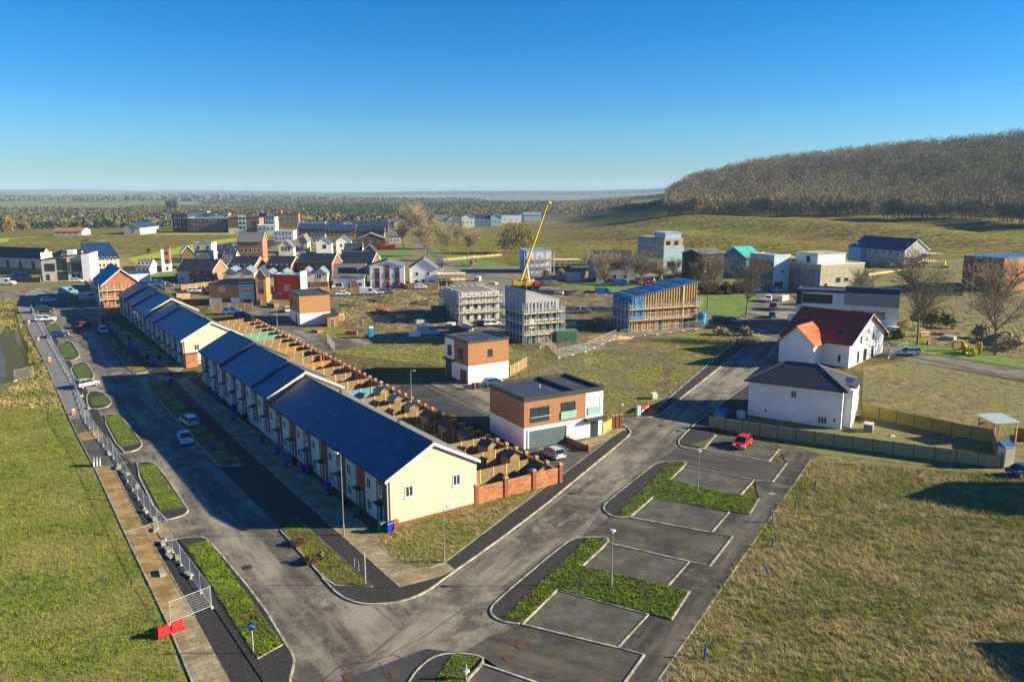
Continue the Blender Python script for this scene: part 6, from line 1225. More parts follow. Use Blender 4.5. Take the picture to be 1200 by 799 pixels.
_, Wd, D, h = bld('unfinished_house', 'green membraned house shell with a grey top storey below the yellow crane', 'unfinished house', (616, 403), 64, 655, 592, 354, wall='greymem', low=('greenmem', .74), roof=('mx', -2.4, 'greymem'), oh=.05, extra=ex_greenhouse)
scaffold('tall scaffolding round the green membraned shell under the crane', G(616, 403), 64, Wd, D, (1.9, 4.3, 6.6), 7.8, 'RLEB')
# timber frame with blue sheeting
def ex_frame(t, Wd, D, h, fc):
    f, L = fc['R']
    for k in range(26):
        u = L * (.01 + .98 * k / 25); zt = h + 3.0 * u / L * 1.0 - .1; panel(t, f, u - .05, u + .06, .05, zt, 'timber', .03, .16, 'stud')
    for z in (.1, 1.3, 2.6, 2.95, 4.1, 5.3): panel(t, f, 0, L, z, z + .12, 'timber', .03, .17, 'rail')
    panel(t, f, .0, .20 * L, 3.0, h - .05, 'bluemem', .03, .2, 'blue_sheet'); panel(t, f, .42 * L, .47 * L, .1, 2.3, 'dframe', .03, .19, 'opening'); panel(t, f, .80 * L, .92 * L, .3, 2.4, 'dframe', .03, .19, 'opening')
    panel(t, f, .77 * L, .79 * L, .0, h + 2.4, 'timber', .03, .3, 'post')
    f, L = fc['L']; panel(t, f, .0, L, .1, h - .1, 'dblue', .02, .06, 'blue_sheet'); window(t, f, .35 * L, 3.6, .3 * L, 1.5, 'timber', mull=0); window(t, f, .35 * L, .6, .3 * L, 1.7, 'timber', mull=0)
    for k in range(9): q = MB(); x = Wd * (.05 + .11 * k); z = h + 3.0 * x / Wd + .28; q.box(x - .04, x + .04, .2, D - .2, z, z + .08); q.build('roof_batten', 'bluemem' if k % 2 else 'pblue', t)
_, Wd3, D3, h3 = bld('unfinished_house', 'timber frame house with blue sheeted sides and sloping dark blue roof', 'unfinished house', (739, 389), 68, 816, 718, 349.5, wall='osb', roof=('mx', 3.0, 'dblue'), oh=.3, extra=ex_frame)
scaffold('scaffolding with long timber decks along the blue roofed timber frame house', G(739, 389), 68, Wd3, D3, (2.6, 5.2), 6.6, 'RLE', boards='timber')
# blue and white shell beyond the crane, timber decks right of it
_, Wd, D, h = bld('unfinished_house', 'pale blue sheeted shell with a white right wall beyond the crane boom', 'unfinished house', (617, 320), 80, 646, 598, 294.5, D=14, wall='bluemem', wallR=[('R', 0, 1, 0, 8, 'white'), ('L', 0, .5, 0, 8, 'pblue')], roof=('flat', 'zinc', .2, 'pblue'), wins=[('L', .4, 3, 1, 2, 0, 'dframe')])
scaffold('scaffolding before the pale blue shell beyond the crane', G(617, 320), 80, Wd, D, (2.4, 5.), 7, 'R')
def deck_frame(c, xR, yt, label):
    g = G(*c); h = hgt(g, yt); Wd = run(g, 85, xR, 1); t = thing('open_timber_shed', label, 'timber shed', g, azr(85), 'open timber frames on the gravel site')
    for k in range(7):
        for y in (0, 6): MB().box(Wd * k / 6 - .09, Wd * k / 6 + .09, y - .09, y + .09, -.3, h).build('post', 'timber', t)
    for z in (h * .5, h): MB().box(-.3, Wd + .3, -.3, 6.3, z, z + .12).build('deck', 'board', t)
    MB().box(0, Wd * .6, 5.8, 6, 0, h * .5).build('back_panel', 'osb', t)
deck_frame((649, 319), 688, 305, 'open timber frame with board decks right of the pale blue shell'); deck_frame((512, 336), 545, 322, 'low timber staging between the plain white house and the roofless shell'); deck_frame((1086, 316), 1104, 298, 'timber staging at the right end of the hillside house')
g = G(1058, 316); scaffold('scaffolding along the gable of the long hillside house', g, 70, run(g, 70, 1088, 2), 14, (2.4, 4.8), 6.6, 'R')
g = G(1058, 316); scaffold('scaffolding along the front of the long hillside house', g, 70, 1, run(g, -20, 998, 2), (2.4,), 5.0, 'L')
g = G(982, 358); 
# containers, cabins, tanks, toilets
M['green'] = mat('container_green', (.10, .24, .12), .6, (.07, .17, .09), 1); M['contteal'] = mat('container_teal', (.02, .12, .15), .6); M['contpale'] = mat('container_pale', (.36, .44, .44), .6); M['contpurple'] = mat('container_violet', (.22, .19, .30), .6); M['contred'] = mat('container_red', (.50, .04, .04), .6)
def container(x, y, aR, L, Wd, h, m, label):
    t = thing('container', label, 'container', up(G(x, y), .02), azr(aR), 'site containers')
    MB().box(0, L, 0, Wd, .1, h).build('body', m, t); b = MB()
    for k in range(int(L / .4)): b.box(.2 + k * .4, .32 + k * .4, -.05, 0.0, .25, h - .2)
    b.build('ribs', m, t); MB().box(-.03, L + .03, -.06, Wd + .03, h, h + .1).build('roof', m, t)
    for s in (.04, Wd / 2 + .02): MB().box(L, L + .06, s, s + Wd / 2 - .06, .2, h - .1).build('door', m, t)
for a in ((652, 401, 75, 5.0, 2.4, 2.3, 'green', 'green container right of the green membraned scaffold'), (506, 372, 78, 4.6, 2.4, 2.6, 'contteal', 'dark teal container in the shade left of the roofless shell'), (663, 331, 82, 5, 2.4, 3.0, 'contpale', 'pale grey green container in the site yard'),
          (640, 331, 82, 6, 2.4, 2.2, 'contpurple', 'violet grey container left of the pale one'), (678, 330, 82, 2, 2, 3.0, 'concrete', 'small tan cabin right of the pale container'), (445, 293, 82, 8, 3, 2.4, 'contred', 'red container by the grey brown gables'), (480, 395, 78, 2.4, 1.2, .9, 'white', 'small white tank on the brown plot edge')): container(*a)
def toilet(x, y, m, label, h=2.3):
    t = thing('portable_toilet', label, 'toilet cabin', G(x, y), azr(70), 'portable toilets')
    MB().box(0, 1.15, 0, 1.15, .1, h - .15).build('body', m, t); MB().hull([(-.04, -.04, h - .15), (1.19, -.04, h - .15), (1.19, 1.19, h - .15), (-.04, 1.19, h - .15)], [(.2, .2, h + .08), (.95, .2, h + .08), (.95, .95, h + .08), (.2, .95, h + .08)]).build('roof', 'signwhite', t); MB().box(.15, .95, -.03, -.001, .2, h - .35).build('door', m, t)
M['tblue'] = mat('toilet_blue', (.02, .26, .50), .5); M['tgreen'] = mat('toilet_green', (.02, .28, .16), .5)
toilet(432.5, 396.5, 'tblue', 'bright blue toilet cabin with white roof by the site street', 2.5); toilet(389, 344.5, 'tgreen', 'green toilet cabin at the left of the solar panel house')
t = thing('water_tank', 'tall bright blue tank by the right end of the timber frame scaffold', 'tank', G(822, 383), 0); MB().bar((0, 0, .1), (0, 0, 3.2), 1.0, 1.0, 16).build('body', 'tblue', t); MB().bar((0, 0, 3.2), (0, 0, 3.6), .9, .4, 16).build('dome', 'tblue', t); MB().bar((0, 0, 3.6), (0, 0, 3.75), .25, n=10).build('lid', 'dframe', t)
# site piles
def pile(x, y, rx, ry, h, m, label, name='spoil_heap', cat='heap'):
    g = G(x, y); n = 18; b = MB(); v = []; r_ = random.Random(int(x * 7 + y)); rings = 6
    for j in range(rings + 1):
        t = j / rings
        for k in range(n): a = 2 * math.pi * k / n; w_ = (1 - t) * (1 + r_.uniform(-.12, .12)); v.append((rx * w_ * math.cos(a), ry * w_ * math.sin(a), h * (1 - (1 - t) ** 1.6) * (1 + r_.uniform(-.12, .12)) - .1))
    b.v = v; b.f = [(j * n + k, j * n + (k + 1) % n, (j + 1) * n + (k + 1) % n, (j + 1) * n + k) for j in range(rings) for k in range(n)]
    o = b.build(name, m, loc=g); tag(o, label, cat, 'spoil heaps and stacks')
for a in ((690, 345, 9, 5, 1.3, 'dirt', 'low earth heap behind the off road car'), (455, 352, 7, 4, 1.6, 'dirt', 'brown earth heap below the white town house'), (480, 350, 6, 3.5, 1.4, 'plot', 'clay heap below the plain white gabled house'), (500, 356, 5, 3, 1.2, 'dirt', 'clay heap right of the others before the roofless shell'), (420, 358, 6, 3, 1.1, 'mid', 'grassy heap right of the orange boxy house'),
          (640, 334, 8, 4, 1.8, 'soil_and_bank_shade', 'dark soil heap behind the crane'), (700, 397, 6, 2.5, .8, 'sand', 'pale sand heap by the mesh fence left of the timber frame'), (722, 396, 4, 1.5, .7, 'timber', 'yellowish waste heap at the left foot of the timber frame'), (675, 407, 3, 1.3, .6, 'greenpaint', 'green netting heap before the green container'), (1180, 402, 7, 5, 2.4, 'plot', 'brown heap at the right edge beside the big tree'),
          (1062, 385, 5, 3, 2.0, 'mid', 'bushy green heap right of the zinc house'), (110, 283, 9, 5, 2, 'dirt', 'dark earth heap before the cream hall'), (880, 398, 4, 2, .7, 'rough', 'dry weedy heap by the footway end'), (1044, 511, .9, .5, .35, 'block', 'pale rubbish pile inside the villa garden fence'), (970, 343, 3, 1.2, .9, 'tealroof', 'green sheeting heap before the cream cube house'), (306, 388, 2.4, 1.6, .3, 'greenpaint', 'green round cover lying by the garden wall corner')): pile(*a)
t = thing('concrete_box', 'small grey box with dark lid in the villa garden', 'box', G(1022, 507), azr(30)); MB().box(0, 1.6, 0, 1.2, 0, 1.1).build('body', 'grey', t); MB().box(-.05, 1.65, -.05, 1.25, 1.1, 1.18).build('lid', 'block', t); MB().box(.2, 1.4, -.04, -.001, .2, .9).build('door', 'grey', t)
t = thing('timber_shelter', 'timber shelter with a clear corrugated roof behind the garden fence corner', 'shelter', G(1164, 521), azr(78))
for x in (0, 3.6):
    for y in (0, 3): MB().box(x - .08, x + .08, y - .08, y + .08, -.2, 3.1).build('post', 'timber', t)
MB().box(0, 3.6, 2.9, 3, 0, 2.4).build('back_panel', 'fencepale', t); MB().box(0, 3.6, .1, .2, 0, 1.2).build('front_panel', 'fencepale', t); MB().hull([(-.3, -.3, 3.1), (3.9, -.3, 3.1), (3.9, 3.3, 3.5), (-.3, 3.3, 3.5)], [(-.3, -.3, 3.15), (3.9, -.3, 3.15), (3.9, 3.3, 3.55), (-.3, 3.3, 3.55)]).build('roof', 'contpale', t)
t = thing('cabinet', 'cream upright cabinet with a dark blue top at the end of the long fence', 'cabinet', G(1175.5, 549), azr(80)); MB().box(0, 1.5, 0, 1.2, 0, 2.7).build('body', 'offwhite', t); MB().hull([(-.06, -.06, 2.7), (1.56, -.06, 2.7), (1.56, 1.26, 2.7), (-.06, 1.26, 2.7)], [(-.06, .1, 2.9), (1.56, .1, 2.9), (1.56, 1.26, 3.4), (-.06, 1.26, 3.4)]).build('roof', 'dblue', t); MB().box(.1, 1.4, -.04, -.001, .1, 2.5).build('door', 'offwhite', t)
t = thing('site_store', 'blue tarpaulin covered store in the shade of the hipped villa', 'store', up(G(848, 492), .1), azr(30)); MB().box(0, 2.2, 0, 1.6, 0, 1.0).build('body', 'tblue', t); MB().box(-.1, 2.3, -.1, 1.7, 1.0, 1.1).build('cover', 'bluemem', t)
t = thing('bulk_bag', 'pale blue bag beside the tarpaulin store by the hipped villa', 'bag', up(G(868, 490), .05), .4); MB().hull([(-.45, -.45, 0), (.45, -.45, 0), (.45, .45, 0), (-.45, .45, 0)], [(-.5, -.5, 1.1), (.5, -.5, 1.05), (.5, .5, 1.1), (-.5, .5, 1.15)]).build('bag', 'pblue', t); MB().bar((-.4, 0, 1.05), (.4, 0, 1.35), .03).build('strap', 'frame', t)
M['yellow'] = mat('yellow_plastic', (.72, .50, .02), .5); M['cranered'] = mat('machine_red', (.55, .05, .03), .5)
# yellow pipe coils on the grass by the right street
for i, (x, y, rr) in enumerate([(1122, 411, 1.15), (1131, 414, .8), (1146, 414, 1.15), (1139, 417, .7)]):
    t = thing('pipe_coil', 'coil of bright yellow pipe on the verge, %s' % ['leftmost large one', 'small one right of the leftmost', 'rightmost large one', 'small one lying in front'][i], 'pipe coil', up(G(x, y), .05), .6 * i, 'coils of yellow pipe')
    for q in range(4):
        b = MB(); r0 = rr - .12 * (q % 2); N = 20
        for k in range(N): a0, a1 = 2 * math.pi * k / N, 2 * math.pi * (k + 1) / N; b.bar((r0 * math.cos(a0), -.35 + .22 * q, rr + r0 * math.sin(a0)), (r0 * math.cos(a1), -.35 + .22 * q, rr + r0 * math.sin(a1)), .13, n=6)
        b.build('pipe_turn', 'yellow', t, smooth=True)
# crane
g = G(616, 340); ct = thing('mobile_crane', 'yellow telescopic crane with its long boom raised over the building site', 'crane', g, azr(80))
MB().box(-4.5, 4.5, -1.25, 1.25, .9, 1.5).build('chassis', 'dframe', ct)
for x in (-3.4, -1.6, 1.8, 3.4):
    for s in (-1, 1): w_ = MB().bar((x, s * .85, .6), (x, s * 1.3, .6), .6, n=14).build('wheel', 'tyre', ct); MB().bar((x, s * 1.301, .6), (x, s * 1.34, .6), .3, n=10).build('rim', 'rim', w_)
MB().hull([(2.6, -1.2, 1.5), (4.6, -1.2, 1.5), (4.6, 1.2, 1.5), (2.6, 1.2, 1.5)], [(2.8, -1.1, 2.7), (4.2, -1.1, 2.7), (4.2, 1.1, 2.7), (2.8, 1.1, 2.7)]).build('driver_cab', 'cranered', ct)
MB().box(-2.6, 1.6, -1.2, 1.2, 1.55, 2.6).build('turret', 'yellow', ct); MB().box(-4.0, -2.6, -1.2, 1.2, 1.7, 3.1).build('counterweight', 'yellow', ct); MB().hull([(.2, .5, 2.6), (1.8, .5, 2.6), (1.8, 1.3, 2.6), (.2, 1.3, 2.6)], [(.2, .5, 4.2), (1.4, .5, 4.2), (1.4, 1.3, 4.2), (.2, 1.3, 4.2)]).build('operator_cab', 'yellow', ct)
gw = g; hT = hgt(Vector((g.x, g.y, g.z)), 237); px0 = proj(g.x, g.y, g.z + 3)[0]
dpx = 640 - 613; dist = g.y; dX = dpx / F * dist * 1.05
tipl = Vector((dX * math.sin(R(80)), -dX * math.cos(R(80)) * -1, hT)); p0 = Vector((-1.5, 0, 3.0)); d = tipl - p0
segs = [(0, .36, .34), (.32, .62, .26), (.58, .84, .2), (.80, 1.0, .15)]
for a_, b_, r_ in segs: MB().bar(p0 + d * a_, p0 + d * b_, r_).build('boom_section', 'yellow', ct)
MB().bar(p0 + d, p0 + d * 1.0 + Vector((.9, 0, -.6)), .3).build('boom_head', 'yellow', ct); MB().bar((1.2, 0, 2.4), p0 + d * .22, .16).build('ram', 'steel', ct); MB().bar(p0 + d + Vector((.8, 0, -.6)), p0 + d + Vector((.8, 0, -5)), .035).build('hoist_rope', 'dframe', ct)
# tracked digger and red loader
def digger(x, y, aR, m, label, arm=True):
    t = thing('excavator', label, 'digger', G(x, y), azr(aR), 'site machines')
    for s in (-1, 1): MB().hull([(-1.6, s * .9 - .25, 0), (1.6, s * .9 - .25, 0), (1.9, s * .9 - .25, .4), (1.6, s * .9 - .25, .8), (-1.6, s * .9 - .25, .8), (-1.9, s * .9 - .25, .4)], [(-1.6, s * .9 + .25, 0), (1.6, s * .9 + .25, 0), (1.9, s * .9 + .25, .4), (1.6, s * .9 + .25, .8), (-1.6, s * .9 + .25, .8), (-1.9, s * .9 + .25, .4)]).build('track', 'rubber', t)
    MB().box(-1.9, 1.3, -1.15, 1.15, .9, 1.8).build('body', m, t); c = MB().hull([(-.1, .2, 1.8), (1.3, .2, 1.8), (1.3, 1.1, 1.8), (-.1, 1.1, 1.8)], [(0, .25, 3), (1.0, .25, 3), (1.0, 1.05, 3), (0, 1.05, 3)]).build('cab', 'signwhite', t); MB().box(.2, 1.0, .18, .24, 1.95, 2.8).build('window', 'carglass', c)
    MB().bar((1.2, -.3, 1.6), (3.2, -.3, 3.4), .22).build('boom', m, t); MB().bar((3.2, -.3, 3.4), (4.2, -.3, 1.4), .17).build('arm', m, t); MB().hull([(3.9, -.7, .7), (4.6, -.7, .7), (4.6, .1, .7), (3.9, .1, .7)], [(4.0, -.7, 1.5), (4.5, -.7, 1.5), (4.5, .1, 1.5), (4.0, .1, 1.5)]).build('bucket', 'rust', t)
digger(1107, 316, 20, 'yellow', 'yellow digger with a white cab below the hillside house'); digger(622, 339, 200, 'cranered', 'red machine standing at the foot of the crane')
t = thing('cable_reel', 'orange timber trestle stack by the tree below the heap', 'stack', G(1083, 394), .4); [MB().box(-1.4, 1.4, -.4 + .1 * k, .4, .2 + .35 * k, .35 + .35 * k).build('board', 'orangepaint' if k == 1 else 'timber', t) for k in range(3)]
t = thing('traffic_cone', 'orange and white warning cone on the verge left of the yellow pipe', 'cone', up(G(1087, 404), .03)); MB().bar((0, 0, .05), (0, 0, 1.1), .4, .06, 12).build('cone', 'orangetile', t); MB().box(-.45, .45, -.45, .45, 0, .05).build('base', 'rubber', t)

# ---------------------------------------------------------------- people (skin-modified skeletons)
M['skin'] = mat('skin', (.50, .30, .20), .6); M['hivis'] = mat('hi_vis_yellow', (.55, .80, .03), .7); M['trousers'] = mat('dark_trousers', (.02, .025, .04), .9); M['helmet'] = mat('helmet_white', (.8, .8, .78), .4); M['whitecoat'] = mat('white_jacket', (.75, .75, .72), .8)
def skinned(name, m, nodes, edges, parent):
    me = bpy.data.meshes.new(name); me.from_pydata([n[:3] for n in nodes], edges, []); o = bpy.data.objects.new(name, me); COL.objects.link(o); me.materials.append(M[m]); o.parent = parent
    o.modifiers.new('skin', 'SKIN'); sv = me.skin_vertices[0].data
    for i, n in enumerate(nodes): sv[i].radius = (n[3], n[3]); sv[i].use_root = i == 0
    o.modifiers['skin'].use_smooth_shade = True; ss_ = o.modifiers.new('sub', 'SUBSURF'); ss_.levels = 1; ss_.render_levels = 1; return o
def person(p, rz, coat, label, bend=0., stride=.12):
    t = thing('person', label, 'person', p, rz, 'people on the building site'); b = bend
    S = lambda x, y, z: (x, y + (z - .95) * math.sin(b) if z > .95 else y, .95 + (z - .95) * math.cos(b) if z > .95 else z)
    N = [(*S(0, 0, .95), .13), (*S(0, 0, 1.2), .13), (*S(0, 0, 1.42), .14), (*S(0, 0, 1.52), .05), (*S(0, .01, 1.66), .095), (*S(0, .01, 1.74), .07),
         (*S(.17, 0, 1.42), .06), (*S(.24, .04, 1.16), .045), (*S(.22, .2, .98), .035), (*S(.21, .26, .93), .035), (*S(-.17, 0, 1.42), .06), (*S(-.25, .03, 1.16), .045), (*S(-.22, .18, .98), .035), (*S(-.21, .24, .93), .035),
         (.09, 0, .88, .10), (.11, stride, .5, .065), (.11, stride * .6, .08, .045), (.11, stride * .6 + .16, .04, .035), (-.09, 0, .88, .10), (-.11, -stride, .5, .065), (-.11, -stride * 1.6, .08, .045), (-.11, -stride * 1.6 + .16, .04, .035)]
    E = [(0, 1), (1, 2), (2, 3), (3, 4), (4, 5), (2, 6), (6, 7), (7, 8), (8, 9), (2, 10), (10, 11), (11, 12), (12, 13), (0, 14), (14, 15), (15, 16), (16, 17), (0, 18), (18, 19), (19, 20), (20, 21)]
    skinned('body', 'skin', N, E, t)
    k = 1.14
    skinned('jacket', coat, [(x, y, z, r * k + .012) for x, y, z, r in [N[0], N[1], N[2], N[6], N[7], N[8], N[10], N[11], N[12]]], [(0, 1), (1, 2), (2, 3), (3, 4), (4, 5), (2, 6), (6, 7), (7, 8)], t)
    skinned('trousers', 'trousers', [(x, y, z, r * k + .01) for x, y, z, r in [N[0], N[14], N[15], N[16], N[18], N[19], N[20]]], [(0, 1), (1, 2), (2, 3), (0, 4), (4, 5), (5, 6)], t)
    h_ = N[5]; MB().bar((h_[0], h_[1], h_[2] - .05), (h_[0], h_[1], h_[2] + .09), .125, .07, 12).build('helmet', 'helmet', t)
def roofpt(g, a, x, y, z): return Vector((g[0] + x * math.sin(R(a)) - y * math.cos(R(a)), g[1] + x * math.cos(R(a)) + y * math.sin(R(a)), g[2] + z))
g = G(739, 389)
person(roofpt(g, 68, Wd3 * .55, D3 * .72, h3 + 3.0 * .55 + .26), .4, 'hivis', 'worker in hi vis jacket on the blue roof, left one of two', .25); person(roofpt(g, 68, Wd3 * .66, D3 * .70, h3 + 3.0 * .66 + .26), 2.4, 'hivis', 'worker in hi vis jacket on the blue roof, right one of two', .2)
person(up(G(856.5, 403), .1), 1.2, 'whitecoat', 'person in a white jacket on the weedy verge by the upper road', 0); person(up(G(863.5, 406), .13), -.6, 'trousers', 'person in dark clothes standing on the far footway', .05)
person(up(G(524, 338), 0), 1, 'trousers', 'small dark clothed worker near the plain white gabled house', 0)

# two houses standing just outside the picture at the right; their shadows lie on the meadow
for (px_, py_, hh, L_, lab, rf) in ((1052, 577, 8.0, 15, 'cream gabled house beyond the right edge whose shadow lies by the fence', ('gx', 2.6, 'slate')), (1136, 745, 6.2, 26, 'flat roofed pale house beyond the lower right edge whose shadow falls on the meadow', ('flat', 'flatroof', .3))):
    g = G(px_, py_); sh = hh / math.tan(R(SUN_EL)); c = Vector((g.x + sh, g.y - (L_ if rf[0] == 'flat' else 6.5), 0)); c.z = T(c.x, c.y)
    bld('neighbour_house', lab, 'house', None, 90, None, None, None, h=hh if rf[0] == 'flat' else hh - 2.6, Wd=10 if rf[0] == 'flat' else 16, D=L_ - 1 if rf[0] == 'flat' else 9.5, wall='cream', roof=rf, base=c, wins=wrow('L', 4, .9, 1.2, 1.3) + wrow('L', 4, 3.4, 1.2, 1.3))

# stacks of material lying about the site
def stack(x, y, m, label, k=4, w_=1.2, l_=2.4, a=0.):
    t = thing('material_stack', label, 'stack', G(x, y), a, 'stacks of building material'); z = 0
    for i in range(k): MB().box(-l_ / 2 + rnd.uniform(-.1, .1), l_ / 2, -w_ / 2, w_ / 2 + rnd.uniform(-.1, .1), z, z + .26).build('layer', m, t); z += .3
for i, a in enumerate([(470, 372, 'timber', 'pale timber pile left of the roofless blockwork house'), (492, 378, 'block', 'grey block pallet in front of the dark teal container'), (528, 384, 'block', 'white pallet by the corner of the left scaffold'), (548, 386, 'offwhite', 'second white pallet by the corner of the left scaffold'), (590, 383, 'board', 'board pile between the two scaffolded shells'),
     (668, 382, 'timber', 'timber pile behind the green container'), (700, 378, 'osb', 'orange board pile left of the timber frame house'), (400, 375, 'timber', 'timber pile right of the wooden shed'), (372, 389, 'brick', 'brick pallet below the wooden shed'), (412, 392, 'brick', 'brick pallet left of the blue toilet cabin'),
     (448, 366, 'wallbrick', 'brick pallet on the brown plot below the town house'), (560, 329, 'block', 'grey pallets on the gravel left of the crane'), (580, 333, 'offwhite', 'pale pallets at the foot of the crane'), (655, 345, 'board', 'boards beside the earth heap right of the crane'), (690, 322, 'osb', 'orange boards on the gravel behind the yard containers'), (730, 318, 'timber', 'timber pile before the dark pitched roof house'),
     (1050, 330, 'block', 'block pallets below the hillside house scaffold'), (1072, 327, 'timber', 'timber pile below the hillside house'), (1115, 322, 'offwhite', 'pale pallets right of the yellow digger'), (918, 352, 'offwhite', 'white sacks at the foot of the dark glazed tower'), (1100, 392, 'brick', 'brick stack behind the orange cone'), (1112, 398, 'block', 'grey stack left of the yellow pipe coils'),
     (205, 354, 'brick', 'brick pallet behind the farther terrace'), (215, 350, 'timber', 'timber pile behind the farther terrace'), (228, 356, 'barred', 'red covered stack in the yard behind the farther terrace'), (196, 349, 'bluemem', 'blue covered stack behind the farther terrace'), (320, 360, 'fencepale', 'low timber bay right of the lane corner')]):
    stack(*a, k=2 + i % 4, a=i * .7, w_=1.2 + .2 * (i % 3), l_=2.2 + .5 * (i % 4))
# ---------------------------------------------------------------- trees
M['bark'] = mat('bark', (.22, .18, .12), .95, (.14, .11, .07), 3); M['twig'] = mat('bare_twigs', (.36, .29, .19), .95, (.26, .20, .12), 1.5, spec=.05); M['twigpale'] = mat('pale_bare_twigs', (.36, .30, .19), .95, (.26, .21, .13), 1.5, spec=.05)
M['twigolive'] = mat('olive_twigs', (.21, .19, .06), .95, (.14, .13, .04), 1.2, spec=.05); M['pine'] = mat('dark_evergreen', (.035, .055, .02), .95, (.06, .085, .025), 1., spec=.05); M['rust_leaf'] = mat('russet_leaves', (.26, .15, .07), .95, (.18, .10, .05), 1.4, spec=.05); M['ltgold'] = mat('golden_twigs', (.28, .19, .05), .95, (.2, .14, .04), 1)
def tree(x, y, yt, label, spread=.36, seed=0, twig='twig', group='bare trees', dens=1., name='bare_tree', first=.28, p=None, h=None, wmul=1.):
    r = random.Random(seed + 17); p = p or G(x, y); h = h or hgt(p, yt); t = thing(name, label, 'tree', p, r.uniform(0, 6), group); tb = MB(); cb = MB(); tips = []
    def grow(a, d, L, rad, lev):
        n = 3; q = a
        for i in range(n):
            d2 = (d + Vector((r.uniform(-1, 1), r.uniform(-1, 1), r.uniform(-.2, .7))) * (.10 + .05 * lev)).normalized(); e = q + d2 * (L / n); r0 = rad * (1 - .55 * i / n); r1 = rad * (1 - .55 * (i + 1) / n)
            tb.bar(q, e, max(r0, .012), max(r1, .01), 6 if lev == 0 else 4 if lev == 1 else 3)
            if lev < 3 and (lev > 0 or i > 0 or True):
                k = (5 if lev == 0 else 3) if (lev > 0 or i > 0) else 1
                if lev == 0 and i == 0: k = 0
                for _ in range(k):
                    an = r.uniform(0, 6.28); side = Vector((math.cos(an), math.sin(an), 0)); up_ = r.uniform(.5, 1.1) if lev < 2 else r.uniform(.1, .9)
                    grow(q.lerp(e, r.uniform(.2, 1)), (side * (spread * 2.2) + d2 * up_).normalized(), L * r.uniform(.45, .68), rad * .5, lev + 1)
            if lev >= 2: tips.append((e, d2))
            q = e; d = d2
        tips.append((q, d))
    grow(Vector((0, 0, -.2)), Vector((0, 0, 1)), h * .72, h * .014 + .045, 0)
    tips_ = tips if len(tips) * dens < 1400 else r.sample(tips, int(1400 / dens))
    for e, d in tips_:
        for _ in range(max(1, round(6 * dens))):
            v = (d + Vector((r.uniform(-1, 1), r.uniform(-1, 1), r.uniform(-.3, 1)))).normalized(); L = r.uniform(.04, .10) * h; s = v.orthogonal().normalized() * (.016 + .0016 * h) * wmul; a = e + Vector((r.uniform(-1, 1), r.uniform(-1, 1), r.uniform(-1, 1))) * .02 * h
            cb.face([a - s, a + s, a + v * L + s * .2])
    tb.build('trunk', 'bark', t); cb.build('crown', twig, t); return t
TR = [(709, 343, 300, 'pale trunked bare tree standing on the lawn behind the blue van', 'twigpale'), (751, 342, 300, 'bare tree rising behind the left of the blue roof', 'twig'), (829, 362, 305, 'slender dark tree on the lawn right of the timber frame', 'twigpale'), (874, 372, 306, 'broad bare tree at the right tip of the lawn', 'twigpale'),
      (1075, 405, 316, 'tall bare tree right of the silver estate car', 'twigpale'), (1166, 416, 316, 'large wide bare tree near the right edge', 'twigpale'), (1005, 363, 322, 'thin bare tree in front of the zinc house', 'twigpale'), (724, 330, 298, 'dark bare tree among the parked red cars, leftmost', 'twig'),
      (735, 332, 300, 'bare tree before the dark pitched roof house', 'twig'), (793, 333, 308, 'bushy tree before the grey concrete house', 'twig'), (812, 333, 310, 'bushy tree left of the black timber house front', 'twig'), (838, 334, 310, 'bushy bare tree right of the black timber house front', 'twig'), (772, 334, 306, 'bare tree overlapping the grey concrete house', 'twigpale'),
      (548, 306, 268, 'avenue tree with a round crown, nearest to the site road end', 'twig'), (527, 300, 266, 'avenue tree second from the site end', 'twigpale'), (502, 308, 266, 'avenue tree standing left of the pale road', 'twig'), (518, 291, 262, 'avenue tree behind the pair near the road', 'twigpale'),
      (484, 280, 243, 'tallest avenue tree at the far end', 'twigpale'), (491, 283, 248, 'avenue tree right of the tallest one', 'twig'), (473, 292, 262, 'avenue tree beside the red container', 'twig'), (497, 292, 258, 'avenue tree half way along the pale road', 'twigpale'), (536, 292, 262, 'avenue tree farthest right behind the road', 'twigpale'),
      (197, 252, 237, 'tall thin poplar by the dark flats, first from left', 'twigpale'), (201, 252, 237.5, 'tall thin poplar by the dark flats, second from left', 'twigpale'), (205, 252, 236.5, 'tall thin poplar by the dark flats, third from left', 'twigpale'), (209, 252, 237.5, 'tall thin poplar by the dark flats, fourth from left', 'twigpale')]
for i, (x, y, yt, lab, tw) in enumerate(TR):
    far = G(x, y).y > 420
    tree(x, y, yt, lab, .30 if i < 22 else .07, i, tw, 'bare trees' if i < 22 else 'poplars by the flats', dens=.2 if not far else .17, wmul=.62 if not far else .8)
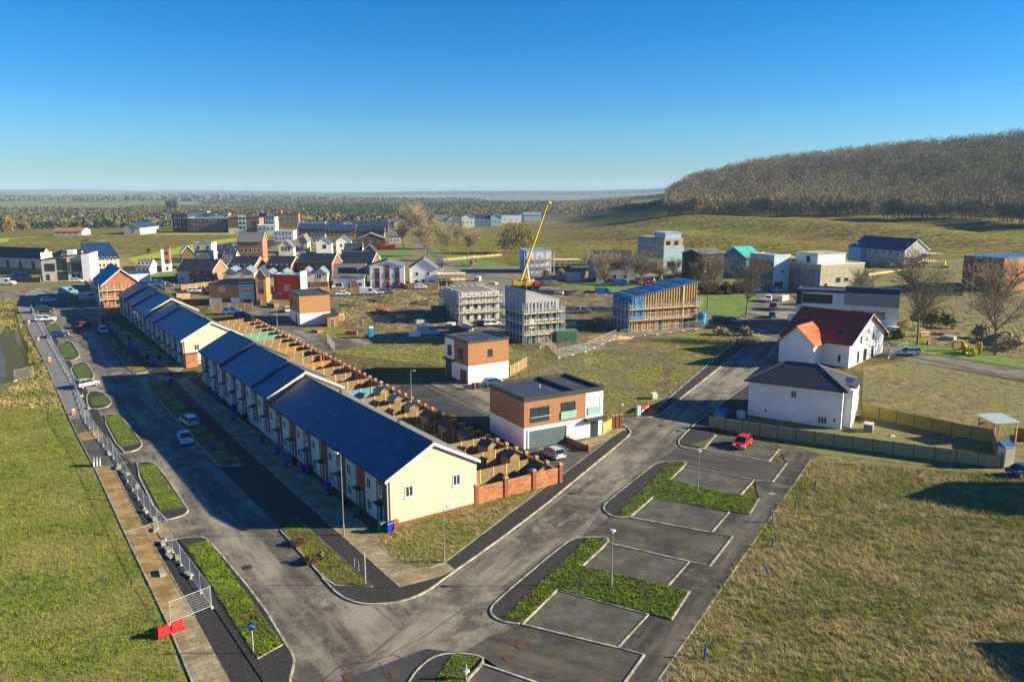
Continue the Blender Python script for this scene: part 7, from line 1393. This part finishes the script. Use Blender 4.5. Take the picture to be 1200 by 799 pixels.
# bushy trees and hedge shrubs built of many small leaf or twig faces
def cloud(n, rx, ry, h, size, seed, z0=.1, up_=.3, narrow=1.):
    "n little faces filling a lumpy crown; numpy arrays of vertices (n*3)"
    g = np.random.default_rng(seed); k = 9; cx = g.uniform(-.55, .55, (k, 2)); cz = g.uniform(.3, .8, k); cr = g.uniform(.28, .5, k)
    i = g.integers(0, k, n); u = g.normal(size=(n, 3)); u /= np.linalg.norm(u, axis=1)[:, None]; rr = g.uniform(.55, 1.05, n)[:, None] * cr[i][:, None]
    P = np.stack([cx[i, 0] * (1.15 - cz[i]), cx[i, 1] * (1.15 - cz[i]), cz[i]], 1) + u * rr; P[:, 2] = np.clip(P[:, 2], z0 * .3, 1.15); P *= np.array([rx, ry, h])
    d = g.normal(size=(n, 3)); d[:, 2] += up_; d /= np.linalg.norm(d, axis=1)[:, None]; e = np.cross(d, g.normal(size=(n, 3))); e /= np.linalg.norm(e, axis=1)[:, None]
    s = size * g.uniform(.6, 1.4, (n, 1)); return np.stack([P - e * s * narrow, P + e * s * narrow, P + d * s * 2.2], 1).reshape(-1, 3)
def triobj(name, V, m, parent=None):
    n = len(V) // 3; me = bpy.data.meshes.new(name); me.vertices.add(len(V)); me.vertices.foreach_set('co', V.astype(np.float32).ravel()); me.loops.add(len(V)); me.loops.foreach_set('vertex_index', np.arange(len(V), dtype=np.int32))
    me.polygons.add(n); me.polygons.foreach_set('loop_start', np.arange(0, len(V), 3, dtype=np.int32)); me.update(calc_edges=True); me.materials.append(M[m] if isinstance(m, str) else m)
    o = bpy.data.objects.new(name, me); COL.objects.link(o); o.parent = parent; return o
def bush(x, y, rx, h, m, label, seed, name='shrub', n=500, size=.22, group='shrubs', cat='shrub', p=None):
    p = p or G(x, y); t = thing(name, label, cat, p, seed * .7, group); triobj('foliage', cloud(n, rx, rx * .8, h, size, seed), m, t); MB().bar((0, 0, -.3), (0, 0, h * .6), .12, .05, 6).build('stem', 'bark', t)
M['heather'] = mat('brown_heather', (.16, .09, .055), .95, (.10, .07, .03), 2)
BU = [(607, 297, 17, 13, 'twigolive', 'big rounded olive tree right of the far white houses', 'bushy_tree', 2600, .30, 'tree'), (862, 344, 3, 3, 'rust_leaf', 'russet hedge clump at the right of the lawn top'), (850, 344, 3, 3.2, 'rust_leaf', 'russet hedge clump in the middle of the lawn top'), (838, 344, 3, 3, 'rust_leaf', 'russet hedge clump at the left of the lawn top'), (826, 344, 3, 3.6, 'rust_leaf', 'russet hedge clump behind the slender lawn tree'),
      (815, 343, 2.6, 3.6, 'rust_leaf', 'russet hedge clump touching the scaffold end'), (1076, 381, 4, 4.5, 'twig', 'brown thicket behind the tall bare tree'), (1092, 383, 4, 4.5, 'twigolive', 'olive thicket right of the tall bare tree'), (1110, 385, 3, 3, 'twigolive', 'small olive shrub between the two big right trees'), (1148, 397, 3, 3, 'twig', 'brown scrub behind the yellow pipes'),
      (965, 356, 4, 1.8, 'twigolive', 'low hedge left of the thin bare tree'), (980, 357, 4, 1.8, 'twigolive', 'low hedge under the thin bare tree'), (945, 357, 3.5, 1.8, 'rust_leaf', 'low brown hedge by the white van'), (875, 393, 2.2, 1.6, 'twigpale', 'pale dry weeds by the footway end'), (9, 276, 9, 12, 'ltgold', 'golden brown tree at the left edge', 'bushy_tree', 1600, .4, 'tree'), (28, 271, 9, 9, 'twigolive', 'dark olive tree right of the golden one', 'bushy_tree', 1600, .4, 'tree'),
      (640, 325, 3, 2.5, 'twig', 'scrub behind the violet container'), (656, 326, 3, 3, 'twig', 'scrub between the two yard containers'), (365, 660, 1.5, .65, 'heather', 'nearer brown heather clump in the mossy bed'), (350, 637, 1.4, .65, 'heather', 'farther brown heather clump in the mossy bed'), (104, 293, 4, 3, 'twig', 'dark scrub on the far plot'), (378, 655, .8, .7, 'twigolive', 'small clump at the right edge of the mossy bed')]
for i, b_ in enumerate(BU):
    bush(b_[0], b_[1], b_[2], b_[3], b_[4], b_[5], i + 1, *( [b_[6], b_[7], b_[8]] if len(b_) > 6 else (['shrub', 700, .12 * b_[2] ** .5] if b_[4] != 'heather' else ['shrub', 2200, .055])), group='large bushy trees' if len(b_) > 6 else 'shrubs and hedges', cat='tree' if len(b_) > 6 else 'shrub')

for i, (x, y, r_, h_, m_, lab) in enumerate([(244, 334, 1.2, 1.6, 'twigolive', 'garden shrub at the right end of the brick house by the bright lawn'), (265, 340, 1.5, 2, 'pine', 'dark shrub between the second line houses'), (310, 349, 1.2, 1.5, 'twigolive', 'shrub by the low fence left of the dark red house'), (360, 347, 1.3, 1.4, 'twigolive', 'shrub right of the dark red boxy house'),
    (208, 327, 1.5, 2, 'pine', 'evergreen shrub on the bright lawn'), (432, 308, 2, 3, 'twig', 'brown shrub below the red container'), (455, 309, 2, 2.5, 'twigolive', 'olive shrub on the small lawn by the avenue'), (520, 345, 2.5, 1.6, 'twig', 'scrub behind the roofless shell'), (600, 345, 3, 1.8, 'twig', 'scrub between shell and crane'), (690, 385, 3, 1.4, 'twigolive', 'scrub between the container and timber frame'),
    (880, 405, 2, 1.2, 'twigpale', 'dry weeds along the upper footway'), (845, 392, 3, 1.4, 'twigpale', 'dry weeds below the black off road car'), (1030, 395, 3, 2, 'pine', 'dark hedge clump behind the silver estate'), (1050, 397, 3, 2, 'pine', 'dark hedge clump beside the tall bare tree'), (1190, 410, 4, 3, 'twig', 'brown scrub at the right edge'), (160, 336, 2, 2, 'twigolive', 'shrub behind the scaffolded brick house'),
    (120, 300, 3, 3, 'twig', 'scrub behind the cream slate roofed house'), (86, 298, 3, 3, 'twig', 'scrub behind the white modern house'), (175, 296, 3, 2.5, 'twigolive', 'shrub by the bright green bank'), (555, 312, 3, 3, 'twig', 'scrub along the gravel site edge')]): bush(x, y, r_, h_, m_, lab, 60 + i, 'shrub', 260, .13 * r_ ** .5, 'shrubs and hedges')
# ---------------------------------------------------------------- woods: too many trees to count, one mass each
def woodfaces(P, H, Rr, nf, size, seed, narrow=.35, trunks=True, vert=.8):
    g = np.random.default_rng(seed); n = len(P); N = n * nf; i = np.repeat(np.arange(n), nf)
    u = g.normal(size=(N, 3)); u /= np.linalg.norm(u, axis=1)[:, None]; rr = g.uniform(.35, 1, N) ** .6
    c = P[i] + np.stack([u[:, 0] * rr * Rr[i], u[:, 1] * rr * Rr[i], H[i] * (.60 + .40 * u[:, 2] * rr)], 1)
    d = g.normal(size=(N, 3)) * .55; d[:, 2] += vert; d += u * .5; d /= np.linalg.norm(d, axis=1)[:, None]; e = np.cross(d, g.normal(size=(N, 3))); e /= np.linalg.norm(e, axis=1)[:, None]
    s = (size * g.uniform(.6, 1.5, N))[:, None]; V = [np.stack([c - e * s * narrow, c + e * s * narrow, c + d * s * 2], 1).reshape(-1, 3)]
    if trunks:
        a = g.uniform(0, 3.14, n); w = np.stack([np.cos(a), np.sin(a), np.zeros(n)], 1) * .28; b0 = P.copy(); b0[:, 2] -= .5; tp = P.copy(); tp[:, 2] += H * .8; V.append(np.stack([b0 - w, b0 + w, tp], 1).reshape(-1, 3))
        w2 = np.stack([-np.sin(a), np.cos(a), np.zeros(n)], 1) * .28; V.append(np.stack([b0 - w2, b0 + w2, tp], 1).reshape(-1, 3))
    return np.concatenate(V)
def place(n, fn, seed):
    g = random.Random(seed); o = []
    while len(o) < n:
        q = fn(g)
        if q: o.append(Vector((q[0], q[1], T(*q))))
    return np.array([tuple(v) for v in o])
M['hwood'] = mat('winter_wood', (.27, .215, .145), 1, (.17, .13, .09), .05, spec=.02, lo=.3, hi=.7, c3=(.29, .25, .14), s3=.011)
def hill_pt(g):
    th = g.uniform(10.9, 46); r = g.uniform(640, 1150) ; e = 632 + 14 * math.sin(th * .9) - max(0, th - 20) * 3.5
    if r < e or th < 10.9 + .6 * math.sin(r / 30): return None
    return (r * math.sin(R(th)), r * math.cos(R(th)))
P = place(4600, hill_pt, 1); n = len(P); H = RNG.uniform(12, 19, n); tag(triobj('woodland', woodfaces(P, H, RNG.uniform(3, 7, n), 150, .70, 2, .18), 'hwood'), 'bare brown woodland covering the hill at the right', 'woodland', kind='stuff')
# edge row of the wood, denser to the ground
def edge_pt(g):
    th = g.uniform(10.9, 46); r = 622 + 14 * math.sin(th * .9) - max(0, th - 20) * 3.5 + g.uniform(0, 14); return (r * math.sin(R(th)), r * math.cos(R(th)))
P = place(330, edge_pt, 3); n = len(P); tag(triobj('woodland_edge', woodfaces(P, RNG.uniform(9, 15, n), RNG.uniform(3, 5, n), 170, 1.0, 4, .22), 'hwood'), 'bare trees along the lower edge of the hill wood', 'woodland', kind='stuff')
def region(poly_, n, seed, clump=0):
    xs = [p[0] for p in poly_]; ys = [p[1] for p in poly_]
    def inside(x, y):
        c = False; j = len(poly_) - 1
        for i in range(len(poly_)):
            (xi, yi), (xj, yj) = poly_[i], poly_[j]
            if (yi > y) != (yj > y) and x < (xj - xi) * (y - yi) / (yj - yi) + xi: c = not c
            j = i
        return c
    def fn(g):
        x = g.uniform(min(xs), max(xs)); y = g.uniform(min(ys), max(ys))
        if not inside(x, y): return None
        if clump and math.sin(x / clump / 2.2 + seed) + math.sin(y / clump * .8 + seed * 2) + math.sin((x * .6 + y) / clump * .43) < g.uniform(0.1, .7): return None
        return (x, y)
    return place(n, fn, seed)
def polyW(px): return [tuple(G(*p)[:2]) for p in px]
M['fwood'] = mat('far_winter_wood', (.14, .105, .06), 1, (.085, .068, .04), .006, spec=.02, c3=(.10, .11, .045), s3=.004)
M['mwood'] = mat('olive_wood', (.19, .17, .065), 1, (.12, .11, .045), .02, spec=.02, c3=(.22, .17, .085), s3=.01)
for nm, px_, n_, Hh, Rr_, nf, size, m_, lab, cl in (
    ('woodland', [(-40, 268), (60, 262), (170, 259), (170, 248), (-60, 248)], 420, (7, 12), (4, 7), 60, 1.5, 'fwood', 'brown bare wood behind the farm at the left', 0),
    ('woodland', [(150, 258), (350, 252), (350, 243), (150, 246)], 380, (7, 12), (4, 7), 55, 1.6, 'fwood', 'brown wood behind the far flats', 0),
    ('woodland', [(350, 258), (480, 256), (650, 252), (650, 242), (350, 245)], 700, (10, 15), (4, 8), 60, 1.6, 'pine', 'dark green and brown wood behind the far rows', 0),
    ('woodland', [(500, 258), (640, 254), (690, 256), (735, 245), (735, 236), (500, 248)], 520, (10, 15), (4, 8), 70, 1.5, 'mwood', 'olive brown wood behind the far white houses', 0),
    ('hedgerow', [(690, 250), (785, 243), (785, 239.5), (690, 245)], 130, (6, 9), (3, 5), 90, 1.2, 'pine', 'dark hedge running up to the foot of the wooded hill', 0)):
    Pp = region(polyW(px_), n_, n_); n = len(Pp); tag(triobj(nm, woodfaces(Pp, RNG.uniform(*Hh, n), RNG.uniform(*Rr_, n), nf, size * .8, n_, .4, False, .25), m_), lab, 'wood', kind='stuff')
Pp = region([(-1500, 760), (1000, 760), (2400, 3000), (-3000, 3000)], 4200, 9, 130); n = len(Pp); tag(triobj('far_woodland', woodfaces(Pp, RNG.uniform(5, 10, n), RNG.uniform(9, 20, n), 60, 1.7, 6, 1., False, .1), 'fwood'), 'patchwork of far brown woods and hedges on the plain', 'woodland', kind='stuff')
Pp = region([(-3000, 3000), (2600, 3000), (6500, 9500), (-7500, 9500)], 3600, 10, 420); n = len(Pp); tag(triobj('far_woodland', woodfaces(Pp, RNG.uniform(5, 11, n), RNG.uniform(40, 110, n), 50, 4.5, 7, 1.3, False, 0), 'fwood'), 'farthest woods towards the horizon', 'woodland', kind='stuff')

# ---------------------------------------------------------------- grass tufts
def inpoly(px_):
    poly_ = [tuple(G(*p)[:2]) for p in px_]; return poly_
def tufts(name, px_, n, hgt_, wid, lean, m, seed, label, z=.0, blades=6, keep=None):
    P = region(inpoly(px_), n, seed); g = np.random.default_rng(seed); N = len(P) * blades; i = np.repeat(np.arange(len(P)), blades)
    hh = g.uniform(*hgt_, len(P)) ; sp = .5 * hh
    base = P[i] + np.stack([g.normal(size=N) * sp[i] * .45, g.normal(size=N) * sp[i] * .45, np.full(N, z - .03)], 1)
    tip = base + np.stack([g.normal(size=N) * hh[i] * .4 + lean[0] * hh[i], g.normal(size=N) * hh[i] * .4 + lean[1] * hh[i], hh[i] * g.uniform(.5, 1, N)], 1)
    a = g.uniform(0, 3.14, N); w_ = np.stack([np.cos(a), np.sin(a), 0 * a], 1) * (wid * g.uniform(.5, 1.3, N))[:, None]
    o = triobj(name, np.stack([base - w_, base + w_, tip], 1).reshape(-1, 3), m); tag(o, label, 'grass', kind='stuff')
M['straw'] = mat('dry_grass', (.54, .42, .20), .95, (.25, .20, .07), .8, spec=.1, lo=.3, hi=.7, c3=(.17, .19, .035), s3=.12, detail=3)
M['freshgrass'] = mat('fresh_grass', (.10, .155, .012), .95, (.29, .28, .05), .6, spec=.1, c3=(.13, .18, .02), s3=.1, detail=3)
M['hedgegreen'] = mat('low_hedge_leaves', (.12, .24, .008), .9, (.27, .35, .03), 1.5, spec=.2, c3=(.15, .17, .03), s3=.4)
tufts('dry_grass', [(775, 800), (862, 665), (952, 540), (1180, 557), (1330, 585), (1400, 800), (1400, 860), (740, 860)], 26000, (.2, .62), .024, (-.35, .5), 'straw', 21, 'long wind blown dry grass of the right meadow', blades=7)
tufts('meadow_grass', [(-20, 470), (70, 480), (110, 550), (145, 626), (196, 735), (230, 840), (-150, 840), (-100, 560)], 30000, (.10, .34), .024, (-.15, .3), 'freshgrass', 22, 'green tussocky grass of the left meadow', blades=5)
tufts('dry_grass', [(-20, 470), (70, 480), (110, 550), (145, 626), (196, 735), (230, 840), (-150, 840), (-100, 560)], 6000, (.10, .28), .016, (-.1, .2), 'straw', 27, 'scattered dry stalks in the left meadow', blades=6)
tufts('dry_grass', [(435, 629), (467, 656), (488, 664), (505, 663), (520, 657), (600, 598), (645, 562), (560, 593), (470, 618)], 1300, (.12, .4), .03, (-.3, 0), 'straw', 23, 'rough grass on the triangle below the near gable', .12, 7)
tufts('dry_grass', [(36, 440), (34, 408), (24, 386), (20, 370), (24, 368), (30, 387), (54, 430), (80, 492), (40, 480), (0, 480), (0, 462)], 1500, (.2, .6), .05, (-.3, 0), 'straw', 24, 'dry grass bank beside the grey footway', 0, 6)
tufts('plot_grass', [(600, 440), (398, 414), (440, 395), (520, 388), (600, 395), (700, 412), (850, 392), (868, 396), (822, 440), (780, 472), (740, 485), (730, 498)], 6500, (.12, .45), .05, (-.3, 0), 'straw', 25, 'mixed grass of the middle plots', 0, 5)
tufts('plot_grass', [(1016, 432), (1062, 425), (1200, 450), (1320, 470), (1320, 560), (1180, 545), (1160, 515), (1012, 484)], 2800, (.1, .3), .05, (-.3, 0), 'straw', 26, 'thin grass of the bare plot behind the yellow fence', 0, 4)
tufts('plot_grass', [(1062, 415), (1040, 398), (1030, 380), (1060, 335), (1250, 335), (1250, 432), (1200, 420), (1090, 404)], 2500, (.15, .6), .08, (-.3, 0), 'straw', 28, 'rough grass behind the yellow pipe coils', .02, 5)
tufts('plot_grass', [(400, 345), (520, 340), (540, 372), (440, 392), (400, 382)], 1500, (.15, .6), .07, (-.3, 0), 'straw', 29, 'rough grass of the brown building plot', .02, 5)
tufts('dry_grass', [(-160, 440), (-160, 400), (-20, 352), (22, 350), (16, 364), (22, 385), (10, 390), (-60, 402)], 2600, (.2, .6), .05, (-.3, 0), 'straw', 30, 'dry rough grass beyond the shaded water', .02, 6)
for i, (px_, n_, lab) in enumerate([([(592, 724), (688, 633), (711, 633), (681, 664.5), (783, 687.5), (806, 694.5), (786, 726), (653, 691), (611, 731)], 5200, 'leafy ground cover of the nearer car park island'), ([(785, 543), (803, 544), (784, 563), (838, 575.5), (888, 585.5), (878, 602.5), (853, 599.5), (765, 582.3), (737.6, 605.5), (724, 603.5)], 3800, 'leafy ground cover of the farther car park island'),
        ([(219, 641), (243, 635), (331, 756), (302, 773)], 5200, 'green ground cover of the long island by the blue sign'), ([(161, 547), (181, 545), (216, 595), (188, 599.5)], 2300, 'ground cover of the island beside the tan footway'), ([(121, 488), (141, 488), (164, 520), (142, 524)], 1700, 'ground cover of the second island from the tan footway'),
        ([(530, 769), (561, 772.5), (545, 794), (520, 850), (500, 840), (515, 790)], 1500, 'ground cover of the nearest cut off island'), ([(331, 621.5), (347, 609.5), (435, 687), (394, 684.5), (380, 675.5)], 2200, 'mossy ground cover of the bed with heather clumps')]):
    tufts('ground_cover', px_, n_, (.05, .24 if i < 3 else .16), .045, (0, 0), 'hedgegreen' if i < 6 else 'freshgrass', 40 + i, lab, .14, 7)

# ---------------------------------------------------------------- air
hz = bpy.data.materials.new('haze'); hz.use_nodes = True; n_ = hz.node_tree; n_.nodes.remove(n_.nodes['Principled BSDF']); pv = n_.nodes.new('ShaderNodeVolumePrincipled'); pv.inputs['Color'].default_value = (.50, .74, 1, 1); pv.inputs['Density'].default_value = .000085; pv.inputs['Anisotropy'].default_value = 0
n_.links.new(pv.outputs[0], n_.nodes['Material Output'].inputs['Volume'])
zs_ = min(v.co.z for v in bpy.data.objects['terrain'].data.vertices) - 1; zt_ = max(v.co.z for v in bpy.data.objects['terrain'].data.vertices) + 30
hb = MB().box(-9900, 9900, -300, 12700, zs_, max(zt_, 80)); tag(hb.build('haze', hz), 'thin pale blue haze over the countryside', 'haze', kind='stuff')
